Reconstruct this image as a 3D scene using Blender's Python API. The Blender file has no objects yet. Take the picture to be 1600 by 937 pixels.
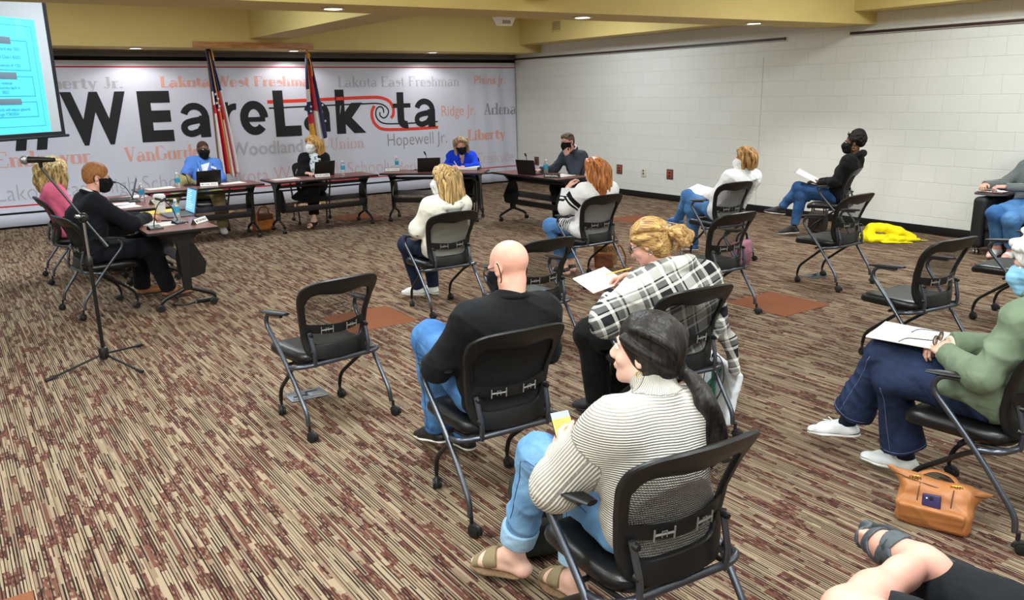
import bpy, bmesh, math, random
import numpy as np
from mathutils import Vector, Matrix

SC = bpy.context.scene
COL = SC.collection
PI = math.pi
R = math.radians

# ------------------------------------------------------------------ camera
F_PX, W_PX, H_PX = 1255.0, 1600.0, 937.0
CAM_H = 1.85


def _unit(v):
    return v / np.linalg.norm(v)


_X = _unit(np.array([2637 - 800.0, 468.5 - 110, -F_PX]))
_Y = _unit(np.array([-117 - 800.0, 468.5 - 164, -F_PX]))
_Z = _unit(np.cross(_X, _Y))
_Y = np.cross(_Z, _X)
CAM_R = np.stack([_X, _Y, _Z])          # camera axes -> world axes
cam_data = bpy.data.cameras.new('camera')
cam_data.sensor_fit = 'HORIZONTAL'
cam_data.sensor_width = 36.0
cam_data.lens = 36.0 * F_PX / W_PX
cam_data.clip_start = 0.05
cam = bpy.data.objects.new('camera', cam_data)
COL.objects.link(cam)
_m = Matrix([list(CAM_R[i]) + [0] for i in range(3)] + [[0, 0, 0, 1]])
_m.translation = Vector((0, 0, CAM_H))
cam.matrix_world = _m
SC.camera = cam

# ------------------------------------------------------------------ colour management, world, lamps
SC.view_settings.view_transform = 'Standard'
SC.view_settings.look = 'None'
SC.view_settings.gamma = 1.0
SC.view_settings.use_curve_mapping = False
SC.view_settings.exposure = 0.34
world = bpy.data.worlds.new('world')
SC.world = world
world.use_nodes = True
world.node_tree.nodes['Background'].inputs[0].default_value = (0.9, 0.95, 1.0, 1)
world.node_tree.nodes['Background'].inputs[1].default_value = 0.02


def area_light(name, loc, sx, sy, watts, col=(0.87, 0.97, 1.0)):
    d = bpy.data.lights.new(name, 'AREA')
    d.shape = 'RECTANGLE'
    d.size, d.size_y = sx, sy
    d.energy = watts
    d.color = col
    o = bpy.data.objects.new(name, d)
    COL.objects.link(o)
    o.location = loc
    return o


# ceiling troffers of the coffers over the room (above the frame)
COFFER_W = 88
for ix, x in enumerate((-3.5, -0.2, 2.4, 8.0)):
    for iy, y in enumerate((-2.2, 1.0, 4.2)):
        area_light('troffer_light', (x, y, 3.42), 1.3, 0.9, COFFER_W)
for x in (-3.2, -0.2, 2.5, 7.9):
    area_light('troffer_light', (x, 10.4, 3.42), 1.3, 1.3, COFFER_W * (1.0 if x > 7 else 0.95))

# ------------------------------------------------------------------ materials
def new_mat(name):
    m = bpy.data.materials.new(name)
    m.use_nodes = True
    nt = m.node_tree
    b = nt.nodes['Principled BSDF']
    return m, nt, b


def srgb(r, g, b):
    f = lambda c: (c / 255 / 12.92) if c / 255 <= 0.04045 else ((c / 255 + 0.055) / 1.055) ** 2.4
    return (f(r), f(g), f(b), 1)


def link(nt, a, b):
    nt.links.new(a, b)


def node(nt, t, **k):
    n = nt.nodes.new(t)
    for a, v in k.items():
        setattr(n, a, v)
    return n


def noise_bump(nt, bsdf, scale=200.0, strength=0.2, dist=0.002, vec=None, detail=3):
    n = node(nt, 'ShaderNodeTexNoise')
    n.inputs['Scale'].default_value = scale
    n.inputs['Detail'].default_value = detail
    bp = node(nt, 'ShaderNodeBump')
    bp.inputs['Strength'].default_value = strength
    bp.inputs['Distance'].default_value = dist
    if vec is None:
        tc = node(nt, 'ShaderNodeTexCoord')
        vec = tc.outputs['Object']
    link(nt, vec, n.inputs['Vector'])
    link(nt, n.outputs['Fac'], bp.inputs['Height'])
    link(nt, bp.outputs['Normal'], bsdf.inputs['Normal'])
    return n, bp


def plain(name, rgb, rough=0.5, metal=0.0, spec=0.5, var=0.06, scale=40.0, bump=0.0, bscale=200.0, sheen=0.0):
    """procedural material: colour with a slight noise variation, optional bump"""
    m, nt, b = new_mat(name)
    c = srgb(*rgb)
    tc = node(nt, 'ShaderNodeTexCoord')
    n = node(nt, 'ShaderNodeTexNoise')
    n.inputs['Scale'].default_value = scale
    n.inputs['Detail'].default_value = 4
    link(nt, tc.outputs['Object'], n.inputs['Vector'])
    cr = node(nt, 'ShaderNodeValToRGB')
    cr.color_ramp.elements[0].position = 0.3
    cr.color_ramp.elements[1].position = 0.7
    cr.color_ramp.elements[0].color = tuple(x * (1 - var) for x in c[:3]) + (1,)
    cr.color_ramp.elements[1].color = tuple(min(1, x * (1 + var)) for x in c[:3]) + (1,)
    link(nt, n.outputs['Fac'], cr.inputs['Fac'])
    link(nt, cr.outputs['Color'], b.inputs['Base Color'])
    b.inputs['Roughness'].default_value = rough
    b.inputs['Metallic'].default_value = metal
    b.inputs['Specular IOR Level'].default_value = spec
    if sheen:
        b.inputs['Sheen Weight'].default_value = sheen
    if bump:
        noise_bump(nt, b, bscale, bump, 0.002, tc.outputs['Object'])
    return m


def glow(name, rgb, strength):
    m, nt, b = new_mat(name)
    b.inputs['Base Color'].default_value = srgb(*rgb)
    b.inputs['Emission Color'].default_value = srgb(*rgb)
    b.inputs['Emission Strength'].default_value = strength
    return m


# ------------------------------------------------------------------ mesh builders
class MB:
    """collects verts and faces of ONE object"""

    def __init__(self):
        self.v, self.f, self.mi, self.sm = [], [], [], []

    def add(self, verts, faces, mi=0, smooth=True):
        o = len(self.v)
        self.v += [tuple(map(float, p)) for p in verts]
        self.f += [tuple(i + o for i in f) for f in faces]
        self.mi += [mi] * len(faces)
        self.sm += [smooth] * len(faces)
        return self

    def box(self, lo, hi, mi=0, bev=0.0, mat=None):
        bm = bmesh.new()
        bmesh.ops.create_cube(bm, size=1)
        lo, hi = Vector(lo), Vector(hi)
        for v in bm.verts:
            v.co = Vector(((v.co.x + .5) * (hi.x - lo.x) + lo.x, (v.co.y + .5) * (hi.y - lo.y) + lo.y, (v.co.z + .5) * (hi.z - lo.z) + lo.z))
        if bev > 0:
            bmesh.ops.bevel(bm, geom=bm.edges[:], offset=bev, segments=3, affect='EDGES', profile=0.5)
        if mat is not None:
            bmesh.ops.transform(bm, matrix=mat, verts=bm.verts)
        bm.verts.index_update()
        self.add([v.co for v in bm.verts], [[v.index for v in f.verts] for f in bm.faces], mi, bev > 0)
        bm.free()
        return self

    def tube(self, pts, r, seg=10, mi=0, cap=True, flat=None):
        """tube along a polyline; r a number or one per point; flat=(axis, factor) squashes the section along an axis"""
        P = [np.array(p, float) for p in pts]
        n = len(P)
        rr = [r] * n if np.isscalar(r) else list(r)
        T = []
        for i in range(n):
            a = P[max(i - 1, 0)]
            b = P[min(i + 1, n - 1)]
            T.append(_unit(b - a))
        u = np.cross(T[0], [0, 0, 1.0])
        if np.linalg.norm(u) < 1e-3:
            u = np.cross(T[0], [0, 1.0, 0])
        u = _unit(u)
        V, F = [], []
        for i in range(n):
            u = _unit(u - T[i] * (u @ T[i]))
            w = np.cross(T[i], u)
            for k in range(seg):
                a = 2 * PI * k / seg
                d = rr[i] * (math.cos(a) * u + math.sin(a) * w)
                if flat is not None:
                    ax = np.array(flat[0], float)
                    d = d - ax * (d @ ax) * (1 - flat[1])
                V.append(P[i] + d)
        for i in range(n - 1):
            for k in range(seg):
                k2 = (k + 1) % seg
                F.append((i * seg + k, i * seg + k2, (i + 1) * seg + k2, (i + 1) * seg + k))
        if cap:
            F.append(tuple(range(seg))[::-1])
            F.append(tuple(range((n - 1) * seg, n * seg)))
        return self.add(V, F, mi)

    def lathe(self, prof, seg=20, origin=(0, 0, 0), axis='z', mi=0, cap=True):
        V, F = [], []
        o = np.array(origin, float)
        for r_, z_ in prof:
            for k in range(seg):
                a = 2 * PI * k / seg
                c, s = r_ * math.cos(a), r_ * math.sin(a)
                p = {'z': (c, s, z_), 'x': (z_, c, s), 'y': (s, z_, c)}[axis]
                V.append(o + p)
        n = len(prof)
        for i in range(n - 1):
            for k in range(seg):
                k2 = (k + 1) % seg
                F.append((i * seg + k, i * seg + k2, (i + 1) * seg + k2, (i + 1) * seg + k))
        if cap:
            F.append(tuple(range(seg))[::-1])
            F.append(tuple(range((n - 1) * seg, n * seg)))
        return self.add(V, F, mi)

    def ball(self, c, r, seg=14, mi=0):
        r = (r, r, r) if np.isscalar(r) else r
        prof = [(max(1e-4, math.sin(PI * i / 10)), -math.cos(PI * i / 10)) for i in range(11)]
        V, F = [], []
        o = len(self.v)
        self.lathe(prof, seg, (0, 0, 0), 'z', mi)
        for i in range(o, len(self.v)):
            x, y, z = self.v[i]
            self.v[i] = (x * r[0] + c[0], y * r[1] + c[1], z * r[2] + c[2])
        return self

    def grid(self, fn, nu, nv, mi=0, thick=0.0, uvs=None):
        """surface fn(u,v)->point; thick>0 makes a closed slab"""
        G = np.array([[fn(i / nu, j / nv) for j in range(nv + 1)] for i in range(nu + 1)], float)
        idx = lambda i, j: i * (nv + 1) + j
        F = [(idx(i, j), idx(i + 1, j), idx(i + 1, j + 1), idx(i, j + 1)) for i in range(nu) for j in range(nv)]
        V = G.reshape(-1, 3)
        if thick > 0:
            du = np.gradient(G, axis=0)
            dv = np.gradient(G, axis=1)
            N = np.cross(du, dv)
            N /= np.linalg.norm(N, axis=2, keepdims=True) + 1e-12
            B = (G - N * thick).reshape(-1, 3)
            o = len(V)
            F2 = [tuple(o + k for k in f[::-1]) for f in F]
            S = []
            for i in range(nu):
                S.append((idx(i, 0), o + idx(i, 0), o + idx(i + 1, 0), idx(i + 1, 0)))
                S.append((idx(i, nv), idx(i + 1, nv), o + idx(i + 1, nv), o + idx(i, nv)))
            for j in range(nv):
                S.append((idx(0, j), idx(0, j + 1), o + idx(0, j + 1), o + idx(0, j)))
                S.append((idx(nu, j), o + idx(nu, j), o + idx(nu, j + 1), idx(nu, j + 1)))
            V = np.vstack([V, B])
            F = F + F2 + S
        return self.add(V, F, mi)

    def xf(self, M, start=0):
        for i in range(start, len(self.v)):
            self.v[i] = tuple(M @ Vector(self.v[i]))
        return self

    def mesh(self, name, mats):
        me = bpy.data.meshes.new(name)
        me.from_pydata(self.v, [], self.f)
        for m in (mats if isinstance(mats, (list, tuple)) else [mats]):
            me.materials.append(m)
        me.polygons.foreach_set('material_index', self.mi)
        me.polygons.foreach_set('use_smooth', self.sm)
        me.update()
        return me

    def build(self, name, mats, parent=None, sharp=35):
        me = self.mesh(name, mats)
        if sharp:
            bm = bmesh.new()
            bm.from_mesh(me)
            bmesh.ops.recalc_face_normals(bm, faces=bm.faces[:])
            for e in bm.edges:
                if len(e.link_faces) == 2 and e.calc_face_angle(0) > R(sharp):
                    e.smooth = False
            bm.to_mesh(me)
            bm.free()
        return put(name, me, parent)


def put(name, me, parent=None):
    o = bpy.data.objects.new(name, me)
    COL.objects.link(o)
    if parent is not None:
        o.parent = parent
    return o


def tag(o, label=None, cat=None, group=None, kind=None):
    if label:
        o['label'] = label
    if cat:
        o['category'] = cat
    if group:
        o['group'] = group
    if kind:
        o['kind'] = kind
    return o


def empty(name, loc=(0, 0, 0), rz=0.0, label=None, cat=None, group=None):
    o = bpy.data.objects.new(name, None)
    COL.objects.link(o)
    o.location = loc
    o.rotation_euler = (0, 0, rz)
    o.empty_display_size = 0.1
    return tag(o, label, cat, group)


def copy_tree(o, parent=None):
    c = o.copy()
    COL.objects.link(c)
    c.parent = parent
    for ch in list(o.children):
        copy_tree(ch, c)
    return c


def fillet(pts, rad=0.03, n=5):
    """round the corners of a polyline"""
    P = [np.array(p, float) for p in pts]
    rad = [rad] * len(P) if np.isscalar(rad) else rad
    out = [P[0]]
    for i in range(1, len(P) - 1):
        a, b, c = P[i - 1], P[i], P[i + 1]
        d1, d2 = a - b, c - b
        r1 = min(rad[i], np.linalg.norm(d1) * .48)
        r2 = min(rad[i], np.linalg.norm(d2) * .48)
        p, q = b + _unit(d1) * r1, b + _unit(d2) * r2
        for k in range(n + 1):
            t = k / n
            out.append((1 - t) ** 2 * p + 2 * t * (1 - t) * b + t * t * q)
    out.append(P[-1])
    return out


def spline(pts, n=8):
    """Catmull-Rom through the points"""
    P = [np.array(p, float) for p in pts]
    P = [2 * P[0] - P[1]] + P + [2 * P[-1] - P[-2]]
    out = []
    for i in range(1, len(P) - 2):
        for k in range(n):
            t = k / n
            a, b, c, d = P[i - 1], P[i], P[i + 1], P[i + 2]
            out.append(0.5 * (2 * b + (c - a) * t + (2 * a - 5 * b + 4 * c - d) * t * t + (3 * b - a - 3 * c + d) * t ** 3))
    out.append(P[-2])
    return out


def text_verts(s, bold=0.0, shear=0.0, spacing=1.0):
    """flat text outline as (verts, faces), natural size, from the built-in font"""
    cu = bpy.data.curves.new('txt', 'FONT')
    cu.body = s
    cu.offset = bold
    cu.shear = shear
    cu.space_character = spacing
    cu.resolution_u = 4
    o = bpy.data.objects.new('txt', cu)
    COL.objects.link(o)
    bpy.context.view_layer.update()
    me = bpy.data.meshes.new_from_object(o.evaluated_get(bpy.context.evaluated_depsgraph_get()))
    V = [tuple(v.co) for v in me.vertices]
    F = [tuple(p.vertices) for p in me.polygons]
    bpy.data.objects.remove(o)
    bpy.data.curves.remove(cu)
    bpy.data.meshes.remove(me)
    return V, F


def fit_text(mb, s, fn, bold=0.0, mi=0, spacing=1.0):
    """text mapped so that its bounding box fills fn(u,v), u,v in 0..1"""
    V, F = text_verts(s, bold, 0, spacing)
    A = np.array(V)
    lo, hi = A.min(0), A.max(0)
    sz = np.maximum(hi - lo, 1e-6)
    mb.add([fn((p[0] - lo[0]) / sz[0], (p[1] - lo[1]) / sz[1]) for p in V], F, mi, False)

# ------------------------------------------------------------------ room
XR, YB, XL, YF, ZC = 10.25, 14.40, -6.0, -5.0, 3.45
Z1, Z2 = 2.63, 2.78


def carpet_material():
    m, nt, b = new_mat('carpet')
    tc = node(nt, 'ShaderNodeTexCoord')
    sep = node(nt, 'ShaderNodeSeparateXYZ')
    link(nt, tc.outputs['Object'], sep.inputs[0])

    def math_(op, a, bb=None, c=None):
        n = node(nt, 'ShaderNodeMath', operation=op)
        for i, v in enumerate((a, bb, c)):
            if v is None:
                continue
            if isinstance(v, (int, float)):
                n.inputs[i].default_value = v
            else:
                link(nt, v, n.inputs[i])
        return n.outputs[0]

    def cell(width, length, seed):
        cx = math_('FLOOR', math_('DIVIDE', sep.outputs[0], width))
        wn = node(nt, 'ShaderNodeTexWhiteNoise', noise_dimensions='2D')
        cb = node(nt, 'ShaderNodeCombineXYZ')
        link(nt, cx, cb.inputs[0])
        cb.inputs[1].default_value = seed
        link(nt, cb.outputs[0], wn.inputs['Vector'])
        off = math_('MULTIPLY', wn.outputs['Value'], 7.31)
        cy = math_('FLOOR', math_('ADD', math_('DIVIDE', sep.outputs[1], length), off))
        wn2 = node(nt, 'ShaderNodeTexWhiteNoise', noise_dimensions='3D')
        cb2 = node(nt, 'ShaderNodeCombineXYZ')
        link(nt, cx, cb2.inputs[0])
        link(nt, cy, cb2.inputs[1])
        cb2.inputs[2].default_value = seed
        link(nt, cb2.outputs[0], wn2.inputs['Vector'])
        return wn2.outputs['Value']

    def ramp(fac, stops):
        cr = node(nt, 'ShaderNodeValToRGB')
        cr.color_ramp.interpolation = 'CONSTANT'
        e = cr.color_ramp.elements
        e[0].position, e[0].color = stops[0]
        e[1].position, e[1].color = stops[1]
        for p, c in stops[2:]:
            k = e.new(p)
            k.color = c
        link(nt, fac, cr.inputs['Fac'])
        return cr.outputs['Color']

    beige, sand, olive = srgb(146, 128, 106), srgb(124, 104, 86), srgb(135, 119, 97)
    dark, brown, rust, rustd = srgb(34, 24, 21), srgb(66, 43, 36), srgb(98, 63, 52), srgb(66, 38, 33)
    base = ramp(cell(0.0125, 0.30, 3.0), [(0, beige), (.42, sand), (.72, olive), (.93, rust)])
    line = ramp(cell(0.0125, 0.24, 11.0), [(0, dark), (.62, brown), (.86, rustd)])
    fx = math_('FRACT', math_('DIVIDE', sep.outputs[0], 0.0125))
    wline = math_('ADD', math_('MULTIPLY', cell(0.0125, 0.24, 21.0), 0.42), 0.16)
    has = math_('LESS_THAN', cell(0.0125, 0.24, 17.0), 0.86)
    isline = math_('MULTIPLY', math_('LESS_THAN', fx, wline), has)
    blk = cell(0.025, 0.12, 5.0)
    isblk = math_('LESS_THAN', blk, 0.29)
    m1 = node(nt, 'ShaderNodeMix', data_type='RGBA')
    link(nt, isblk, m1.inputs['Factor'])
    link(nt, base, m1.inputs['A'])
    link(nt, ramp(cell(0.0062, 0.022, 9.0), [(0, rust), (.55, rustd), (.78, sand)]), m1.inputs['B'])
    mx = node(nt, 'ShaderNodeMix', data_type='RGBA')
    link(nt, isline, mx.inputs['Factor'])
    link(nt, m1.outputs['Result'], mx.inputs['A'])
    link(nt, line, mx.inputs['B'])
    # broken loop-pile grain
    nz = node(nt, 'ShaderNodeTexNoise')
    nz.inputs['Scale'].default_value = 260
    nz.inputs['Detail'].default_value = 2
    link(nt, tc.outputs['Object'], nz.inputs['Vector'])
    hsv = node(nt, 'ShaderNodeHueSaturation')
    link(nt, mx.outputs['Result'], hsv.inputs['Color'])
    link(nt, math_('ADD', math_('MULTIPLY', nz.outputs['Fac'], 0.55), 0.73), hsv.inputs['Value'])
    link(nt, hsv.outputs['Color'], b.inputs['Base Color'])
    b.inputs['Roughness'].default_value = 0.95
    b.inputs['Specular IOR Level'].default_value = 0.15
    bp = node(nt, 'ShaderNodeBump')
    bp.inputs['Strength'].default_value = 0.35
    bp.inputs['Distance'].default_value = 0.003
    link(nt, nz.outputs['Fac'], bp.inputs['Height'])
    link(nt, bp.outputs['Normal'], b.inputs['Normal'])
    return m


def block_material():
    m, nt, b = new_mat('painted_block')
    tc = node(nt, 'ShaderNodeTexCoord')
    sep = node(nt, 'ShaderNodeSeparateXYZ')
    cb = node(nt, 'ShaderNodeCombineXYZ')
    link(nt, tc.outputs['Object'], sep.inputs[0])
    link(nt, sep.outputs[1], cb.inputs[0])
    link(nt, sep.outputs[2], cb.inputs[1])
    br = node(nt, 'ShaderNodeTexBrick')
    br.offset = 0.5
    br.inputs['Scale'].default_value = 1.0
    br.inputs['Brick Width'].default_value = 0.437
    br.inputs['Row Height'].default_value = 0.2165
    br.inputs['Mortar Size'].default_value = 0.006
    br.inputs['Mortar Smooth'].default_value = 0.6
    br.inputs['Color1'].default_value = srgb(228, 227, 223)
    br.inputs['Color2'].default_value = srgb(225, 224, 219)
    br.inputs['Mortar'].default_value = srgb(217, 216, 210)
    link(nt, cb.outputs[0], br.inputs['Vector'])
    link(nt, br.outputs['Color'], b.inputs['Base Color'])
    nz = node(nt, 'ShaderNodeTexNoise')
    nz.inputs['Scale'].default_value = 45
    nz.inputs['Detail'].default_value = 5
    link(nt, tc.outputs['Object'], nz.inputs['Vector'])
    mt = node(nt, 'ShaderNodeMath', operation='MULTIPLY_ADD')
    link(nt, br.outputs['Fac'], mt.inputs[0])
    mt.inputs[1].default_value = -1.0
    link(nt, nz.outputs['Fac'], mt.inputs[2])
    bp = node(nt, 'ShaderNodeBump')
    bp.inputs['Strength'].default_value = 0.45
    bp.inputs['Distance'].default_value = 0.006
    link(nt, mt.outputs[0], bp.inputs['Height'])
    link(nt, bp.outputs['Normal'], b.inputs['Normal'])
    b.inputs['Roughness'].default_value = 0.6
    return m


M_carpet = carpet_material()
M_block = block_material()
M_yellow = plain('ochre_paint', (208, 184, 116), 0.7, var=0.03, scale=3, bump=0.05, bscale=120)
M_ceil = plain('ceiling_paint', (225, 215, 190), 0.8, var=0.03, scale=4)
M_black = plain('black_plastic', (14, 14, 15), 0.45, var=0.15)
M_base = plain('black_vinyl_base', (14, 13, 16), 0.4, var=0.1)
M_wallpaint = plain('wall_paint', (212, 206, 192), 0.7, var=0.02)


def struct(name, mb, mat, sharp=35):
    o = mb.build(name, mat, None, sharp)
    o['kind'] = 'structure'
    return o


struct('floor', MB().box((XL, YF, -0.1), (XR, YB, 0)), M_carpet)
struct('wall_right', MB().box((XR, YF, 0), (XR + 0.2, YB + 0.2, ZC)), M_block)
struct('wall_back', MB().box((XL, YB, 0), (XR, YB + 0.2, ZC)), M_wallpaint)
struct('wall_left', MB().box((XL - 0.2, YF, 0), (XL, YB + .2, ZC)), M_wallpaint)
struct('wall_front', MB().box((XL - .2, YF - 0.2, 0), (XR + .2, YF, ZC)), M_wallpaint)
struct('ceiling', MB().box((XL - .2, YF - .2, ZC), (XR + .2, YB + .2, ZC + 0.15)), M_ceil)
struct('baseboard_right', MB().box((XR - 0.012, YF, 0), (XR, YB, 0.108), bev=0.003), M_base)
# dropped beams and soffits of the coffered ceiling
YS = 13.40
struct('soffit_back_beam', MB().box((XL, YS, Z1), (XR, YB, ZC)), M_yellow)


def skew_beam(name, x0, x1, y0a, y0b, w, z):
    V = [(x0, y0a, z), (x1, y0b, z), (x1, y0b + w, z), (x0, y0a + w, z)]
    V += [(a, b_, ZC) for a, b_, _ in V]
    F = [(3, 2, 1, 0), (4, 5, 6, 7), (0, 1, 5, 4), (1, 2, 6, 5), (2, 3, 7, 6), (3, 0, 4, 7)]
    return struct(name, MB().add(V, F, 0, False), M_yellow)


BS = -0.092
skew_beam('cross_beam', XL, XR, 7.17 + BS * XL, 7.17 + BS * XR, 0.70, Z1)
skew_beam('cross_beam', XL, XR, 0.0, -0.2, 0.70, Z1)
struct('long_beam', MB().box((4.40, 7.45, Z2), (5.0, YS, ZC)), M_yellow)
struct('long_beam', MB().box((4.75, 0.4, Z2), (5.35, 6.75, ZC)), M_yellow)
struct('long_beam', MB().box((-1.9, 0.4, Z2), (-1.3, 6.9, ZC)), M_yellow)
struct('long_beam', MB().box((-1.9, 7.9, Z2), (-1.3, YS, ZC)), M_yellow)
struct('soffit_right_beam', MB().box((9.72, 6.9, Z2), (XR, YS, ZC)), M_yellow)
struct('soffit_right_beam', MB().box((9.80, 0.4, Z2), (XR, 6.4, ZC)), M_yellow)

# recessed downlights
M_trimw = plain('white_trim_ring', (235, 232, 225), 0.4, var=0.02)
M_lamp = glow('downlight_lens', (255, 246, 228), 9.0)


def downlight(x, y, z, watts, label, size=88, blend=0.25, core=0):
    e = empty('downlight', (x, y, z), 0, label, 'ceiling light', 'recessed downlights in the beams')
    MB().lathe([(0.085, 0.0), (0.105, -0.003), (0.11, -0.008), (0.10, -0.012), (0.082, -0.010), (0.08, 0.0)], 28, cap=False).build('trim_ring', M_trimw, e)
    MB().lathe([(0.08, -0.003), (0.06, -0.006), (0.001, -0.008)], 24, cap=False).build('lens', M_lamp, e)
    d = bpy.data.lights.new('downlight_beam', 'SPOT')
    d.energy = watts
    d.spot_size = R(size)
    d.spot_blend = blend
    d.shadow_soft_size = 0.06
    d.color = (1.0, 0.95, 0.88)
    o = bpy.data.objects.new('downlight_beam', d)
    COL.objects.link(o)
    o.parent = e
    o.location = (0, 0, -0.03)
    if core:
        d2 = bpy.data.lights.new('downlight_core', 'SPOT')
        d2.energy = core
        d2.spot_size = R(22)
        d2.spot_blend = .6
        d2.shadow_soft_size = .05
        d2.color = (1.0, .97, .9)
        o2 = bpy.data.objects.new('downlight_core', d2)
        COL.objects.link(o2)
        o2.parent = e
        o2.location = (0, 0, -.03)
    return e


downlight(2.75, 13.76, Z1, 24, 'round downlight above the flag on the banner, left of the wooden board', 150, 0.35, 300)
downlight(5.28, 13.86, Z1, 24, 'round downlight at the right end of the wooden board', 150, 0.35, 300)
downlight(7.95, 13.76, Z1, 24, 'round downlight above the banner, nearest the right corner', 150, 0.35, 300)
for x, lab in ((3.16, 'round downlight under the long cross beam, left of three'), (5.9, 'round downlight under the cross beam beside the smoke detector'), (8.45, 'round downlight under the cross beam nearest the block wall')):
    downlight(x, 7.52 + BS * x, Z1, 110, lab, 120, 0.5)

# slot rails, outlets and joint on the block wall
M_rail = plain('brown_rail', (58, 38, 34), 0.45, var=0.1)
for i, (a, b_) in enumerate(((7.6, 14.3), (YF, 6.575))):
    mb = MB().box((XR - 0.03, a, 2.520), (XR, b_, 2.560), bev=0.004)
    mb.box((XR - 0.034, a, 2.556), (XR, b_, 2.563), 1).box((XR - 0.034, a, 2.517), (XR, b_, 2.522), 1)
    o = mb.build('trim_%d' % (i + 1), [M_rail, plain('rail_lip', (190, 186, 180), 0.4)])
    o['kind'] = 'structure'
o = MB().box((XR - 0.003, 7.965, 0.11), (XR + 0.02, 7.975, 2.3)).build('trim_3', plain('joint_sealant', (202, 198, 188), 0.7))
o['kind'] = 'structure'

# ------------------------------------------------------------------ nesting chair
def mesh_fabric():
    m, nt, b = new_mat('back_mesh_fabric')
    tc = node(nt, 'ShaderNodeTexCoord')
    sep = node(nt, 'ShaderNodeSeparateXYZ')
    link(nt, tc.outputs['Object'], sep.inputs[0])

    def mt(op, a, bb=None):
        n = node(nt, 'ShaderNodeMath', operation=op)
        for i, v in enumerate((a, bb)):
            if v is None:
                continue
            if isinstance(v, (int, float)):
                n.inputs[i].default_value = v
            else:
                link(nt, v, n.inputs[i])
        return n.outputs[0]
    # staggered oval holes of the knit
    u = mt('MULTIPLY', sep.outputs[0], 1 / 0.0075)
    v = mt('MULTIPLY', sep.outputs[2], 1 / 0.0060)
    s = mt('SINE', mt('MULTIPLY', mt('ADD', u, v), PI))
    t = mt('SINE', mt('MULTIPLY', mt('SUBTRACT', u, v), PI))
    hole = mt('GREATER_THAN', mt('MULTIPLY', mt('ABSOLUTE', s), mt('ABSOLUTE', t)), 0.40)
    tr = node(nt, 'ShaderNodeBsdfTransparent')
    mix = node(nt, 'ShaderNodeMixShader')
    b.inputs['Base Color'].default_value = srgb(18, 18, 19)
    b.inputs['Roughness'].default_value = 0.7
    out = nt.nodes['Material Output']
    link(nt, hole, mix.inputs[0])
    link(nt, b.outputs[0], mix.inputs[1])
    link(nt, tr.outputs[0], mix.inputs[2])
    link(nt, mix.outputs[0], out.inputs['Surface'])
    return m


M_mesh = mesh_fabric()
M_frame = plain('chair_frame_plastic', (13, 13, 15), 0.42, var=0.12, bump=0.08, bscale=400)
M_metal = plain('gunmetal_tube', (92, 96, 106), 0.3, metal=0.85, var=0.06)
M_vinyl = plain('black_vinyl', (13, 13, 15), 0.36, var=0.15, bump=0.12, bscale=160)
M_rubber = plain('caster_rubber', (11, 11, 12), 0.5, var=0.1)
M_adj = plain('grey_adjuster', (120, 118, 114), 0.4)
M_steel = plain('bright_steel', (190, 192, 196), 0.25, metal=1.0, var=0.05)


def back_y(z):
    zs = [.41, .47, .54, .60, .68, .76, .84, .89]
    ys = [-.172, -.160, -.148, -.150, -.168, -.200, -.246, -.280]
    return float(np.interp(z, zs, ys))


def back_w(z):
    zs = [.41, .44, .52, .60, .70, .80, .86, .89]
    ws = [.185, .200, .205, .208, .226, .250, .262, .266]
    return float(np.interp(z, zs, ws))


def back_p(x, z, off=0.0):
    """point of the curved backrest sheet, concave toward the sitter"""
    w = back_w(z)
    return (x, back_y(z) + 0.045 * (x / w) ** 2 - off, z)


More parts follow.
